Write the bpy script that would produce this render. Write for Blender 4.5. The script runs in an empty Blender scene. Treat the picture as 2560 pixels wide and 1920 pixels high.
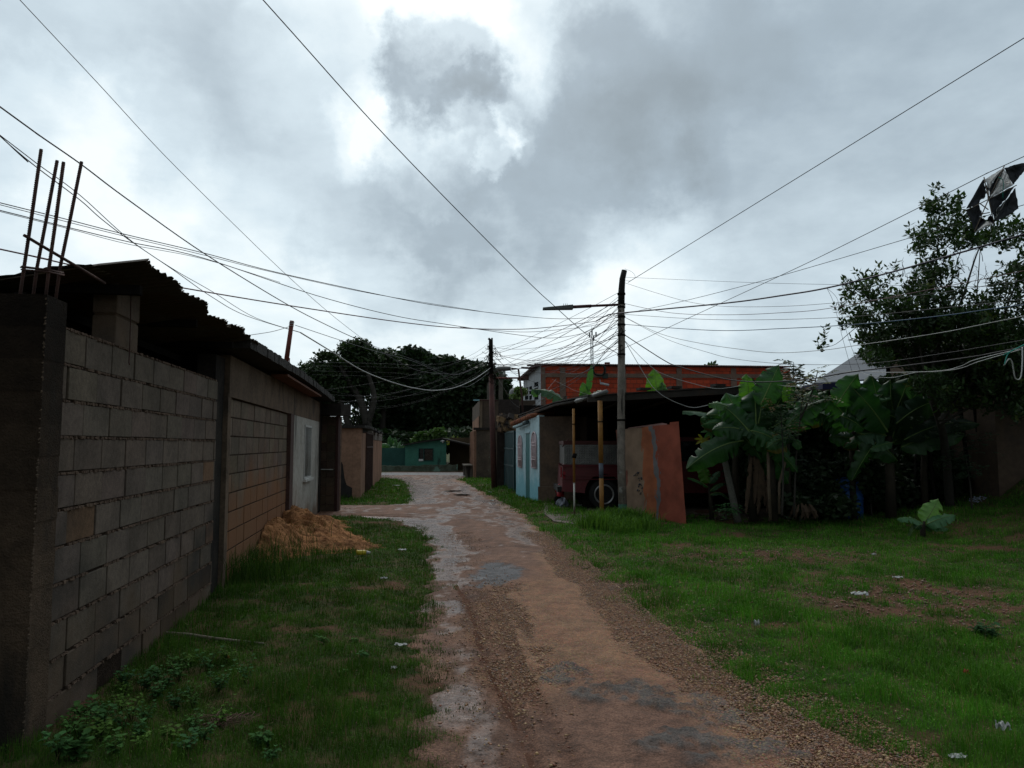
import bpy, math, random
import numpy as np
from mathutils import Vector, Matrix
random.seed(7); rng = np.random.default_rng(11)
S = bpy.context.scene
COLL = S.collection
R = math.radians
# ------------------------------------------------------------------ camera
F = 1850.0; PITCH = math.atan(152/F); EYE = 1.55
cam_d = bpy.data.cameras.new('camera'); cam = bpy.data.objects.new('camera', cam_d); COLL.objects.link(cam)
cam.location = (0, 0, EYE); cam.rotation_euler = (R(90)+PITCH, 0, 0)
cam_d.sensor_fit = 'HORIZONTAL'; cam_d.sensor_width = 36; cam_d.lens = F/2560*36
cam_d.clip_start = .05; cam_d.clip_end = 3000
S.camera = cam
S.view_settings.view_transform = 'Standard'; S.view_settings.look = 'None'
S.view_settings.exposure = 0.0; S.view_settings.gamma = 1

def ray(px, py):
    xc = (px-1280)/F; yc = (960-py)/F
    return Vector((xc, math.cos(PITCH)-yc*math.sin(PITCH), math.sin(PITCH)+yc*math.cos(PITCH)))
def P(px, py, Y):
    d = ray(px, py); t = Y/d.y
    return Vector((d.x*t, Y, EYE+d.z*t))
def G(px, py, z=0):
    d = ray(px, py); t = (z-EYE)/d.z
    return Vector((d.x*t, d.y*t, z))

# ------------------------------------------------------------------ world / sky
SUN_EL, SUN_AZ = R(50), R(-8)      # azimuth from +Y, towards +X
W = bpy.data.worlds.new('World'); S.world = W; W.use_nodes = True
wn, wl = W.node_tree.nodes, W.node_tree.links
wn.clear()
def wnode(t, **k):
    n = wn.new(t)
    for a, b in k.items(): setattr(n, a, b)
    return n
def wmath(op, a, b=None, c=None, clamp=False):
    n = wnode('ShaderNodeMath', operation=op, use_clamp=clamp)
    for i, v in enumerate((a, b, c)):
        if v is None: continue
        if isinstance(v, (int, float)): n.inputs[i].default_value = v
        else: wl.new(v, n.inputs[i])
    return n.outputs[0]
sky = wnode('ShaderNodeTexSky', sky_type='NISHITA'); sky.sun_disc = False
sky.sun_elevation = SUN_EL; sky.sun_rotation = SUN_AZ; sky.air_density = 1.2; sky.dust_density = 3
tc = wnode('ShaderNodeTexCoord')
sep = wnode('ShaderNodeSeparateXYZ'); wl.new(tc.outputs['Generated'], sep.inputs[0])
den = wmath('ADD', wmath('MAXIMUM', sep.outputs[2], 0.0), .22)
cx = wmath('DIVIDE', sep.outputs[0], den); cy = wmath('DIVIDE', sep.outputs[1], den)
comb = wnode('ShaderNodeCombineXYZ'); wl.new(cx, comb.inputs[0]); wl.new(cy, comb.inputs[1])
def wnoise(vec, scale, detail, rough, dist=0.0):
    n = wnode('ShaderNodeTexNoise'); n.inputs['Scale'].default_value = scale; n.inputs['Detail'].default_value = detail
    n.inputs['Roughness'].default_value = rough; n.inputs['Distortion'].default_value = dist
    wl.new(vec, n.inputs['Vector']); return n
n1 = wnoise(comb.outputs[0], 1.3, 9, .56, .2)
n2 = wnoise(comb.outputs[0], 3.6, 9, .60, .1)
# warp for cloud edges
nw = wnoise(tc.outputs['Generated'], 6.0, 9, .62)
wv = wnode('ShaderNodeVectorMath', operation='SUBTRACT'); wl.new(nw.outputs['Color'], wv.inputs[0]); wv.inputs[1].default_value = (.5, .5, .5)
ws = wnode('ShaderNodeVectorMath', operation='SCALE'); wl.new(wv.outputs[0], ws.inputs[0]); ws.inputs['Scale'].default_value = .22
nw2 = wnoise(tc.outputs['Generated'], 2.6, 3, .5)
wv2 = wnode('ShaderNodeVectorMath', operation='SUBTRACT'); wl.new(nw2.outputs['Color'], wv2.inputs[0]); wv2.inputs[1].default_value = (.5, .5, .5)
ws2 = wnode('ShaderNodeVectorMath', operation='SCALE'); wl.new(wv2.outputs[0], ws2.inputs[0]); ws2.inputs['Scale'].default_value = .16
wa0 = wnode('ShaderNodeVectorMath', operation='ADD'); wl.new(tc.outputs['Generated'], wa0.inputs[0]); wl.new(ws.outputs[0], wa0.inputs[1])
wa = wnode('ShaderNodeVectorMath', operation='ADD'); wl.new(wa0.outputs[0], wa.inputs[0]); wl.new(ws2.outputs[0], wa.inputs[1])
CLOUDS = [  # px, py, radius px, weight (lighter +, darker -)
 (1110,170,165,-.42),(1190,290,120,-.22),(1030,130,100,-.16),(1210,100,60,.0),
 (1560,300,260,-.18),(1720,150,260,-.14),(1900,0,260,-.08),(1400,470,250,-.24),(1230,580,260,-.20),(1010,570,220,-.20),(1080,480,170,-.13),(1300,300,200,-.06),(1480,200,220,-.08),
 (1660,450,260,-.14),(1350,640,200,-.08),(2350,420,850,-.25),(2350,150,500,-.06),(2000,250,300,-.05),
 (250,60,420,-.10),(640,300,320,-.14),(500,150,260,-.06),(900,200,260,-.03),(60,170,200,-.05),(0,480,180,-.07),(1450,60,200,-.08),
 (1130,5,210,.30),(1215,410,80,.30),(1245,350,60,.22),(1290,400,60,.12),(330,390,240,.16),(120,300,180,.14),(960,330,130,.16),(1320,210,120,.12),(800,120,200,.08),(560,620,300,.05),(985,330,80,.14),(1340,90,130,.12),(1130,330,60,.12),(1700,620,300,.06),(200,620,260,.05),(1100,430,90,.12),
 (1640,590,220,.12),(1520,700,300,.10),(1250,880,500,.05),(760,700,250,.04),(1500,110,120,.05)]
acc = None
for (px, py, r, w) in CLOUDS:
    d = ray(px, py).normalized()
    vd = wnode('ShaderNodeVectorMath', operation='DISTANCE'); wl.new(wa.outputs[0], vd.inputs[0]); vd.inputs[1].default_value = d
    mr = wnode('ShaderNodeMapRange', interpolation_type='SMOOTHSTEP'); wl.new(vd.outputs['Value'], mr.inputs['Value'])
    mr.inputs['From Min'].default_value = r/F*1.02; mr.inputs['From Max'].default_value = r/F*.55
    mr.inputs['To Min'].default_value = 0; mr.inputs['To Max'].default_value = w
    acc = mr.outputs[0] if acc is None else wmath('ADD', acc, mr.outputs[0])
v = wmath('MULTIPLY_ADD', wmath('SUBTRACT', n1.outputs[0], .5), .46, .80)
v = wmath('MULTIPLY_ADD', wmath('SUBTRACT', n2.outputs[0], .5), .38, v)
v = wmath('ADD', v, acc)
ramp = wnode('ShaderNodeValToRGB'); wl.new(v, ramp.inputs[0])
cr = ramp.color_ramp
cr.elements[0].position = .05; cr.elements[0].color = (.29, .355, .40, 1)
cr.elements[1].position = 1.0; cr.elements[1].color = (.98, 1.05, 1.07, 1)
for p, c in ((.36, (.385, .475, .545, 1)), (.56, (.55, .66, .735, 1)), (.72, (.69, .815, .89, 1)), (.86, (.84, .95, 1.0, 1))):
    e = cr.elements.new(p); e.color = c
# sky dimmed behind the viewer, out of view, to cut light on walls
back = wnode('ShaderNodeMapRange', interpolation_type='SMOOTHSTEP'); wl.new(sep.outputs[1], back.inputs['Value'])
back.inputs['From Min'].default_value = -.5; back.inputs['From Max'].default_value = .5; back.inputs['To Min'].default_value = .42; back.inputs['To Max'].default_value = 1.0
cs = wnode('ShaderNodeVectorMath', operation='SCALE'); wl.new(ramp.outputs[0], cs.inputs[0])
side = wnode('ShaderNodeMapRange', interpolation_type='SMOOTHSTEP'); wl.new(sep.outputs[0], side.inputs['Value'])  # sky also dimmed far to the right, to cut light on the left wall
side.inputs['From Min'].default_value = .97; side.inputs['From Max'].default_value = .60; side.inputs['To Min'].default_value = .55; side.inputs['To Max'].default_value = 1.0
wl.new(wmath('MULTIPLY', wmath('MULTIPLY', back.outputs[0], side.outputs[0]), 10.0), cs.inputs['Scale'])
mixs = wnode('ShaderNodeMix', data_type='RGBA'); mixs.inputs['Factor'].default_value = .94
wl.new(sky.outputs[0], mixs.inputs['A']); wl.new(cs.outputs[0], mixs.inputs['B'])
bg = wnode('ShaderNodeBackground'); bg.inputs['Strength'].default_value = .1
wl.new(mixs.outputs['Result'], bg.inputs[0])
wo = wnode('ShaderNodeOutputWorld'); wl.new(bg.outputs[0], wo.inputs[0])
# ------------------------------------------------------------------ sun behind the cloud
sd = bpy.data.lights.new('sun', 'SUN'); sd.energy = 1.0; sd.angle = R(25); sd.color = (1, .96, .9)
sun = bpy.data.objects.new('sun', sd); COLL.objects.link(sun)
sdir = Vector((math.sin(SUN_AZ)*math.cos(SUN_EL), math.cos(SUN_AZ)*math.cos(SUN_EL), math.sin(SUN_EL)))
sun.rotation_euler = sdir.to_track_quat('Z', 'Y').to_euler(); sun.location = (0, 20, 30)

# ------------------------------------------------------------------ helpers: noise
def _h(ix, iy, s):
    n = (ix.astype(np.int64)*374761393 + iy.astype(np.int64)*668265263 + s*1274126177) & 0xffffffff
    n = ((n ^ (n >> 13))*1274126177) & 0xffffffff
    return ((n ^ (n >> 16)) & 0xffff)/65535.0
def vnoise(x, y, s=0):
    x = np.asarray(x, float); y = np.asarray(y, float)
    ix = np.floor(x); iy = np.floor(y); fx = x-ix; fy = y-iy
    fx = fx*fx*(3-2*fx); fy = fy*fy*(3-2*fy)
    a = _h(ix, iy, s); b = _h(ix+1, iy, s); c = _h(ix, iy+1, s); d = _h(ix+1, iy+1, s)
    return (a*(1-fx)+b*fx)*(1-fy)+(c*(1-fx)+d*fx)*fy
def fbm(x, y, o=4, s=0):
    t = 0; a = .5
    for i in range(o):
        t = t + a*vnoise(x*2**i, y*2**i, s+i*17); a *= .5
    return t/(1-.5**o)
def sstep(a, b, x):
    t = np.clip((np.asarray(x, float)-a)/(b-a), 0, 1); return t*t*(3-2*t)

# ------------------------------------------------------------------ helpers: materials
def mat(name, c1, c2=None, scale=3.0, lo=.35, hi=.65, rough=.85, bump=.3, bscale=40, attr=False, spec=.3, metallic=0.0,
        stain=None, sscale=(2, 2, .5), slo=.5, shi=.62, translucent=0.0, stain2=None, s2scale=(1, 1, 1), s2lo=.55, s2hi=.65, bdist=.01, rough2=None, zstain=None, coat=0.0, trc=(1.0, 1.15, .45)):
    m = bpy.data.materials.new(name); m.use_nodes = True
    N, L = m.node_tree.nodes, m.node_tree.links
    b = N['Principled BSDF']; b.inputs['Roughness'].default_value = rough; b.inputs['Metallic'].default_value = metallic
    b.inputs['Specular IOR Level'].default_value = spec; b.inputs['Coat Weight'].default_value = coat
    t = N.new('ShaderNodeTexCoord')
    def noise(sc, det=6, vec=None):
        n = N.new('ShaderNodeTexNoise'); n.inputs['Detail'].default_value = det; n.inputs['Roughness'].default_value = .6
        if isinstance(sc, (int, float)):
            n.inputs['Scale'].default_value = sc; L.new(t.outputs['Object'], n.inputs['Vector'])
        else:
            mp = N.new('ShaderNodeMapping'); mp.inputs['Scale'].default_value = sc; L.new(t.outputs['Object'], mp.inputs[0])
            n.inputs['Scale'].default_value = 1; L.new(mp.outputs[0], n.inputs['Vector'])
        return n.outputs[0]
    def rng_(v, a, b_):
        r = N.new('ShaderNodeMapRange'); r.interpolation_type = 'SMOOTHSTEP'; r.inputs['From Min'].default_value = a; r.inputs['From Max'].default_value = b_
        L.new(v, r.inputs['Value']); return r.outputs[0]
    def mix(f, a, b_, mode='MIX'):
        x = N.new('ShaderNodeMix'); x.data_type = 'RGBA'; x.blend_type = mode
        if isinstance(f, (int, float)): x.inputs['Factor'].default_value = f
        else: L.new(f, x.inputs['Factor'])
        for k, vv in (('A', a), ('B', b_)):
            if isinstance(vv, tuple): x.inputs[k].default_value = (*vv[:3], 1)
            else: L.new(vv, x.inputs[k])
        return x.outputs['Result']
    if c2 is None: c2 = tuple(x*.65 for x in c1)
    f = rng_(noise(scale), lo, hi)
    col = mix(f, c2, c1)
    fine = rng_(noise(scale*9, 4), .3, .7)
    col = mix(.22, col, mix(fine, tuple(x*.35 for x in c1), tuple(min(1, x*1.5) for x in c1)))
    if attr:
        a = N.new('ShaderNodeAttribute'); a.attribute_name = 'Col'
        col = mix(1.0, col, a.outputs['Color'], 'MULTIPLY')
    if zstain:      # splashed mud: colour, height, softness
        sp = N.new('ShaderNodeSeparateXYZ'); L.new(t.outputs['Object'], sp.inputs[0])
        ad = N.new('ShaderNodeMath'); ad.operation = 'MULTIPLY_ADD'; L.new(noise((1.3, 1.3, .9)), ad.inputs[0]); ad.inputs[1].default_value = -2.2; L.new(sp.outputs[2], ad.inputs[2])
        r = N.new('ShaderNodeMapRange'); r.interpolation_type = 'SMOOTHSTEP'; r.inputs['From Min'].default_value = zstain[1]-1.1+zstain[2]; r.inputs['From Max'].default_value = zstain[1]-1.1-zstain[2]
        L.new(ad.outputs[0], r.inputs['Value'])
        mu = N.new('ShaderNodeMath'); mu.operation = 'MULTIPLY'; L.new(r.outputs[0], mu.inputs[0]); mu.inputs[1].default_value = zstain[3]
        col = mix(mu.outputs[0], col, zstain[0])
    if stain: col = mix(rng_(noise(sscale, 7), slo, shi), col, stain)
    if stain2: col = mix(rng_(noise(s2scale, 7), s2lo, s2hi), col, stain2)
    L.new(col, b.inputs['Base Color'])
    if rough2 is not None:
        r = N.new('ShaderNodeMapRange'); L.new(noise(scale*2.3), r.inputs['Value']); r.inputs['From Min'].default_value = .35; r.inputs['From Max'].default_value = .65
        r.inputs['To Min'].default_value = rough; r.inputs['To Max'].default_value = rough2; L.new(r.outputs[0], b.inputs['Roughness'])
    if bump:
        bp = N.new('ShaderNodeBump'); bp.inputs['Strength'].default_value = bump; bp.inputs['Distance'].default_value = bdist
        L.new(noise(bscale, 8), bp.inputs['Height']); L.new(bp.outputs[0], b.inputs['Normal'])
    if translucent:
        tr = N.new('ShaderNodeBsdfTranslucent'); g = mix(1.0, col, trc, 'MULTIPLY'); L.new(g, tr.inputs[0])
        ms = N.new('ShaderNodeMixShader'); ms.inputs[0].default_value = translucent
        L.new(b.outputs[0], ms.inputs[1]); L.new(tr.outputs[0], ms.inputs[2]); L.new(ms.outputs[0], N['Material Output'].inputs[0])
    return m

# ------------------------------------------------------------------ helpers: objects
ORG = {}
def tag(o, label=None, cat=None, group=None, kind=None):
    if label: o['label'] = label
    if cat: o['category'] = cat
    if group: o['group'] = group
    if kind: o['kind'] = kind
    return o
def thing(name, loc, label, cat, group=None):
    o = bpy.data.objects.new(name, None); o.empty_display_size = .2; COLL.objects.link(o)
    o.location = Vector(loc); ORG[o.name] = Vector(loc)
    return tag(o, label, cat, group)
class MB:
    """collects shapes in world coordinates; build() links them as one mesh object"""
    def __init__(s): s.v = []; s.f = []; s.c = []; s.sm = []; s.base = 0
    def add(s, V, Fc, col=(1, 1, 1), smooth=False):
        n = s.base; V = [tuple(p) for p in V]; s.v += V; s.base += len(V)
        s.f += [tuple(i+n for i in f) for f in Fc]; s.sm += [smooth]*len(Fc)
        if isinstance(col, list): s.c += col
        else: s.c += [col]*len(V)
        return s
    def hexa(s, c, col=(1, 1, 1)):   # 8 corners: bottom 4 (ccw), top 4
        return s.add(c, [(0,3,2,1),(4,5,6,7),(0,1,5,4),(1,2,6,5),(2,3,7,6),(3,0,4,7)], col)
    def box(s, c, size, rz=0, col=(1, 1, 1), tilt=None):
        hx, hy, hz = size[0]/2, size[1]/2, size[2]/2; M = Matrix.Rotation(rz, 3, 'Z')
        if tilt: M = M @ Matrix.Rotation(tilt[0], 3, 'X') @ Matrix.Rotation(tilt[1], 3, 'Y')
        pts = [Vector(c)+M @ Vector(p) for p in ((-hx,-hy,-hz),(hx,-hy,-hz),(hx,hy,-hz),(-hx,hy,-hz),(-hx,-hy,hz),(hx,-hy,hz),(hx,hy,hz),(-hx,hy,hz))]
        return s.hexa(pts, col)
    def fbox(s, fr, u0, u1, n0, n1, z0, z1, col=(1, 1, 1), z1b=None):
        if z1b is None: z1b = z1
        return s.hexa([fr(u0,n1,z0),fr(u0,n0,z0),fr(u1,n0,z0),fr(u1,n1,z0),fr(u0,n1,z1),fr(u0,n0,z1),fr(u1,n0,z1b),fr(u1,n1,z1b)], col)
    def tube(s, pts, r, n=6, col=(1, 1, 1), caps=True, smooth=True):
        pts = [Vector(p) for p in pts]; k = len(pts); V = []
        rr = r if isinstance(r, (list, tuple)) else [r]*k
        up = Vector((0, 0, 1)); prev = None
        for i, p in enumerate(pts):
            t = (pts[min(i+1, k-1)]-pts[max(i-1, 0)]).normalized()
            if prev is None:
                a = t.cross(up)
                if a.length < .05: a = t.cross(Vector((1, 0, 0)))
            else:
                a = prev - t*prev.dot(t)
            a.normalize(); prev = a; b = t.cross(a)
            for j in range(n):
                an = 2*math.pi*j/n
                V.append(p+(a*math.cos(an)+b*math.sin(an))*rr[i])
        Fc = [(i*n+j, i*n+(j+1) % n, (i+1)*n+(j+1) % n, (i+1)*n+j) for i in range(k-1) for j in range(n)]
        if caps: Fc += [tuple(range(n-1, -1, -1)), tuple((k-1)*n+j for j in range(n))]
        return s.add(V, Fc, col, smooth)
    def lathe(s, c, axis, prof, n=24, col=(1, 1, 1), smooth=True, caps=True):
        axis = Vector(axis).normalized(); a = axis.orthogonal().normalized(); b = axis.cross(a); c = Vector(c); V = []
        for (r, h) in prof:
            for j in range(n):
                an = 2*math.pi*j/n; V.append(c+axis*h+(a*math.cos(an)+b*math.sin(an))*r)
        k = len(prof)
        Fc = [(i*n+j, i*n+(j+1) % n, (i+1)*n+(j+1) % n, (i+1)*n+j) for i in range(k-1) for j in range(n)]
        if caps and prof[0][0] > .001: Fc.append(tuple(range(n-1, -1, -1)))
        if caps and prof[-1][0] > .001: Fc.append(tuple((k-1)*n+j for j in range(n)))
        return s.add(V, Fc, col, smooth)
    def prism(s, poly, ax, col=(1, 1, 1)):   # poly: list of points, ax: extrusion vector
        n = len(poly); V = [Vector(p) for p in poly]+[Vector(p)+Vector(ax) for p in poly]
        Fc = [tuple(range(n)), tuple(range(2*n-1, n-1, -1))]+[(i, i+n, (i+1) % n+n, (i+1) % n) for i in range(n)]
        return s.add(V, Fc, col)
    def build(s, name, m, parent=None, label=None, cat=None, group=None, kind=None, bevel=0):
        me = bpy.data.meshes.new(name)
        if parent is not None: o0 = ORG[parent.name]
        else:
            A = np.array(s.v); o0 = Vector(((A[:,0].min()+A[:,0].max())/2, (A[:,1].min()+A[:,1].max())/2, A[:,2].min()))
        me.from_pydata([(p[0]-o0.x, p[1]-o0.y, p[2]-o0.z) for p in s.v], [], s.f)
        me.polygons.foreach_set('use_smooth', s.sm)
        ca = me.color_attributes.new('Col', 'FLOAT_COLOR', 'POINT')
        ca.data.foreach_set('color', np.c_[np.array(s.c, float), np.ones(len(s.c))].ravel())
        me.materials.append(m); me.update()
        return _link(name, me, parent, o0, label, cat, group, kind, bevel)
def _link(name, me, parent, o0, label, cat, group, kind, bevel=0):
    o = bpy.data.objects.new(name, me); COLL.objects.link(o)
    ORG[o.name] = Vector(o0)
    if parent is not None: o.parent = parent
    else: o.location = o0
    if bevel:
        b = o.modifiers.new('bevel', 'BEVEL'); b.width = bevel; b.segments = 2; b.limit_method = 'ANGLE'
    return tag(o, label, cat, group, kind)
def npmesh(name, V, Fc, m, parent=None, col=None, smooth=False, label=None, cat=None, group=None, kind=None, attrs=None, origin=None):
    V = np.asarray(V, float); Fc = np.asarray(Fc, np.int64); k = Fc.shape[1]
    o0 = ORG[parent.name] if parent is not None else Vector(origin) if origin is not None else Vector((V[:,0].mean(), V[:,1].mean(), V[:,2].min()))
    me = bpy.data.meshes.new(name)
    me.vertices.add(len(V)); me.vertices.foreach_set('co', (V-np.array(o0)).ravel())
    me.loops.add(Fc.size); me.loops.foreach_set('vertex_index', Fc.ravel().astype(np.int32))
    me.polygons.add(len(Fc)); me.polygons.foreach_set('loop_start', np.arange(0, Fc.size, k, dtype=np.int32))
    me.polygons.foreach_set('use_smooth', np.full(len(Fc), smooth))
    me.update(calc_edges=True)
    if col is not None:
        ca = me.color_attributes.new('Col', 'FLOAT_COLOR', 'POINT'); ca.data.foreach_set('color', np.c_[col, np.ones(len(V))].ravel())
    for an, av in (attrs or {}).items():
        a = me.attributes.new(an, 'FLOAT', 'POINT'); a.data.foreach_set('value', np.asarray(av, np.float32))
    me.materials.append(m)
    return _link(name, me, parent, o0, label, cat, group, kind)
def frame(p0, p1, flip=False):
    p0 = Vector((p0[0], p0[1], 0)); d = Vector((p1[0]-p0.x, p1[1]-p0.y, 0)); L_ = d.length; d.normalize()
    n = Vector((d.y, -d.x, 0))
    if flip: n = -n
    fr = lambda u, nn, z: p0+d*u+n*nn+Vector((0, 0, z))
    fr.L = L_; fr.d = d; fr.n = n
    return fr
def jit(c, a=.12):
    k = 1+random.uniform(-a, a); return tuple(x*k*(1+random.uniform(-a, a)*.3) for x in c)
# ------------------------------------------------------------------ ground shape
YL = [-4, 2, 3.55, 4.17, 4.88, 5.88, 7.39, 9.3, 11.1, 13.8, 15.2, 15.9, 16.35, 18.35, 18.8, 19.5, 22.4, 27.8, 32.6, 34.5, 37]
XL = [-.2, -.4, -.46, -.52, -.63, -.75, -.88, -1.05, -1.21, -1.75, -2.3, -3.1, -9, -9, -3.6, -2.85, -3.15, -3.9, -4.9, -5.9, -7.5]
YR = [-4, 2, 3.55, 4.23, 4.88, 5.88, 7.59, 10.3, 13.2, 18.1, 26.5, 33, 37]
XR = [2.4, 2.0, 1.80, 1.66, 1.5, 1.33, 1.19, .95, .64, .1, -1.15, -2.3, -2.2]
def xl(y): return np.interp(y, YL, XL)
def xr(y): return np.interp(y, YR, XR)
def hgt(x, y):
    x = np.asarray(x, float); y = np.asarray(y, float)
    yy = sstep(3, 9, y)
    h = .034*np.maximum(0, np.minimum(x, 12)-5.5)**2*yy
    h = h + .35*sstep(8.8, 9.8, x)*sstep(9, 12, y)
    off = sstep(0, .7, np.maximum(xl(y)-x, x-xr(y)))
    h = h + off*(.03+.085*(fbm(x*.9, y*.9, 3, 5)-.3))
    h = h*(y > -6)
    return np.where(np.abs(x) > 40, 0, h)*(1-sstep(34, 35.5, y))
def bare(x, y):
    b = np.exp(-(((x-4.0)/1.5)**2+((y-7.3)/1.1)**2)**1.5)
    b += .75*np.exp(-(((x-3.2)/1.6)**2+((y-10.2)/.9)**2)**1.5)+.6*np.exp(-(((x-7.3)/1.3)**2+((y-12.3)/.8)**2)**1.5)
    b += .5*np.exp(-(((x+2.5)/.5)**2+((y-4.4)/.4)**2))
    return b
def dens(x, y):
    d = np.maximum(xl(y)-x, x-xr(y))
    n = fbm(x*1.6, y*1.6, 4, 3); n2 = fbm(x*5, y*5, 3, 9)
    n3 = fbm(x*14, y*14, 2, 19); e = sstep(-.32, .04, d + (n2-.5)*.5+(n3-.5)*.25)
    g = e*np.clip(1.15*sstep(.28, .52, n+.15*n2)+.15, 0, 1)*(.55+.45*sstep(.34, .54, fbm(x*7, y*7, 3, 29)))
    g = g*(1-np.clip(bare(x, y)*1.25*sstep(.42, .66, n2*.7+n3*.4), 0, .93))
    yard = sstep(0, .5, y-(15.3-.08*(x-4)+(n2-.5)*.6))*(x > 3.4)     # bare shaded yard behind the lawn
    g = g*(1-.92*yard)
    g = g*(1-sstep(34.5, 35.3, y)*(y < 41.5))
    return g
def axis_pts(segs):
    o = []
    for a, b, st in segs: o += list(np.arange(a, b, st))
    return np.array(o+[segs[-1][1]])
gx = axis_pts([(-1500,-200,260),(-200,-60,20),(-60,-14,4),(-14,-6,.6),(-6,11,.085),(11,16,.6),(16,60,4),(60,200,20),(200,1500,260)])
gy = axis_pts([(-300,-20,40),(-20,-2,2),(-2,2.6,.4),(2.6,8,.05),(8,14,.085),(14,24,.16),(24,42,.4),(42,90,4),(90,300,30),(300,2400,300)])
X, Y = np.meshgrid(gx, gy)
Z = hgt(X, Y)
def gridfaces(ny, nx):
    i = np.arange(ny-1)[:, None]*nx+np.arange(nx-1)[None, :]
    return np.stack([i, i+1, i+nx+1, i+nx], -1).reshape(-1, 4)
dn = dens(X, Y); far = (Y > 42) | (np.abs(X) > 30) | (Y < -3)
dn = np.where(far, .8, dn)
soil = np.array([.13, .070, .045]); soil2 = np.array([.18, .075, .045]); green = np.array([.028, .075, .014])
nn = fbm(X*2, Y*2, 4, 21)[..., None]
sc = soil*(1-nn)+soil2*nn
gc = sc*(1-dn[..., None]*.85)+green*(dn[..., None]*.85)
gmat = mat('soil_and_turf', (1, 1, 1), (.62, .62, .62), scale=14, rough=.95, bump=.9, bscale=55, attr=True, spec=.15, bdist=.03)
npmesh('ground', np.c_[X.ravel(), Y.ravel(), Z.ravel()], gridfaces(*X.shape), gmat, col=gc.reshape(-1, 3), smooth=True, kind='structure', origin=(0, 0, 0))

# ------------------------------------------------------------------ dirt road
ry = axis_pts([(-4,2.4,.4),(2.4,8,.032),(8,14,.06),(14,24,.11),(24,37.2,.3)])
t = np.linspace(0, 1, 190); T, RY = np.meshgrid(t, ry)
a = xl(RY)-.10+.34*(fbm(RY*1.7, RY*0+3.1, 4, 31)-.5)+.14*(vnoise(RY*7, RY*0, 8)-.5); b = xr(RY)+.12+.40*(fbm(RY*1.5, RY*0+8.1, 4, 41)-.5)+.1*(vnoise(RY*7, RY*0, 18)-.5)
RX = a+(b-a)*T
dl = RX-xl(RY); dr = xr(RY)-RX
edge = np.minimum(RX-a, b-RX)
rz = hgt(RX, RY)+.014-.06*(1-sstep(0, .22, edge))
rz += .018*(fbm(RX*3, RY*1.6, 4, 51)-.5)+.012*(fbm(RX*11, RY*9, 3, 53)-.5)
def rut(c, w): return np.exp(-((RX-c)/w)**2)
fade = sstep(3, 3.6, RY)*(1-sstep(7.5, 10, RY))
c1 = .043-.147*(RY-4.0)+.02*np.sin(RY*2); c2 = .225-.135*(RY-4.0)+.02*np.sin(RY*2+1)
rz -= fade*(.022*rut(c1, .07)+.016*rut(c2, .06)); rz += fade*.010*(rut(c1-.1, .05)+rut((c1+c2)/2, .06)+rut(c2+.09,.05)); rutm = fade*np.maximum(rut(c1, .07), .75*rut(c2, .055))*(.5+fbm(RX*8, RY*5, 3, 57))
rz += .035*sstep(.2, 1.6, dl)*sstep(.0, .9, dr)
# wetness: left strip, and broadly beyond Y = 11
wn_ = fbm(RX*1.5, RY*.55, 5, 61); wn2 = fbm(RX*6, RY*3, 4, 63)
strip = np.exp(-((dl-.25)/(.26+.02*RY))**2)*(RY > 2)
farw = sstep(8.5, 17, RY)
track = np.exp(-((dr-.55)/.35)**2)*sstep(9, 12, RY)
wet = np.clip(sstep(.36, .74, wn_*.55+wn2*.62+strip*.34+farw*.27+track*.2-.36), 0, 1)
wet = np.maximum(wet, np.exp(-(((RX+.33)/.20)**2+((RY-4.55)/.5)**2)**2)*.95)
wet = wet*sstep(.0, .12, edge)
def patch(px, py, rx, ry_, s, k=1.0):
    c = G(px, py); X_ = 1280+RX/RY*F; Y_ = 1112+EYE*F/RY
    return c
def epatch(cx_, cy_, rx, ry_, s):
    n = fbm(RX*5, RY*5, 4, s)-.5
    return sstep(1.1, .85, np.sqrt(((RX-cx_)/rx)**2+((RY-cy_)/ry_)**2)+n*1.6)
c = G(1232, 1440); asph = epatch(c.x, c.y, .30, .75, 71)
c = G(1265, 1432); asph = np.maximum(asph, epatch(c.x, c.y, .2, .35, 72))*sstep(.34, .50, fbm(RX*4, RY*3, 4, 73))
old = np.zeros_like(asph)
for (px, py, rx, ry_) in ((1420,1715,.20,.35),(1560,1745,.35,.22),(1720,1775,.42,.22),(1840,1815,.34,.2),(1800,1890,.4,.25),(1980,1880,.2,.2),(1240,1262,.2,.4),(1545,1470,.3,.25)):
    c = G(px, py); old = np.maximum(old, epatch(c.x, c.y, rx*.85, ry_*.85, int(px)))
gn = fbm(RX*1.3, RY*.8, 4, 81)
grav = sstep(.44, .62, gn*.5+.12+.42*np.exp(-((RX-.25)/.75)**2-((RY-6.7)/1.5)**2)+.36*np.exp(-((dr-.0)/.5)**2)+.3*np.exp(-((RX-1.5)/.6)**2-((RY-3.6)/.7)**2)-.10*strip-.1*farw+.04)
grav = np.clip(grav, 0, 1)*(1-.7*wet)
mud = np.array([.205, .110, .072]); mud2 = np.array([.130, .066, .044]); red = np.array([.25, .098, .052]); ora = np.array([.29, .165, .085])
asc = np.array([.11, .12, .13]); oldc = np.array([.085, .082, .078])
m1 = fbm(RX*2.2, RY*1.2, 4, 91)[..., None]; m2 = fbm(RX*7, RY*6, 3, 93)[..., None]
rc = mud*(1-m1)+mud2*m1
rc = rc*(1-grav[..., None]*.75)+(ora*m2+red*(1-m2))*grav[..., None]*.75
rc = rc*(1-wet[..., None]*.25)*(1-.38*np.clip(rutm, 0, 1)[..., None]*np.array([.8, 1, 1.1]))
rc = rc*(1-asph[..., None]*.85)+asc*asph[..., None]*.85
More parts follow.
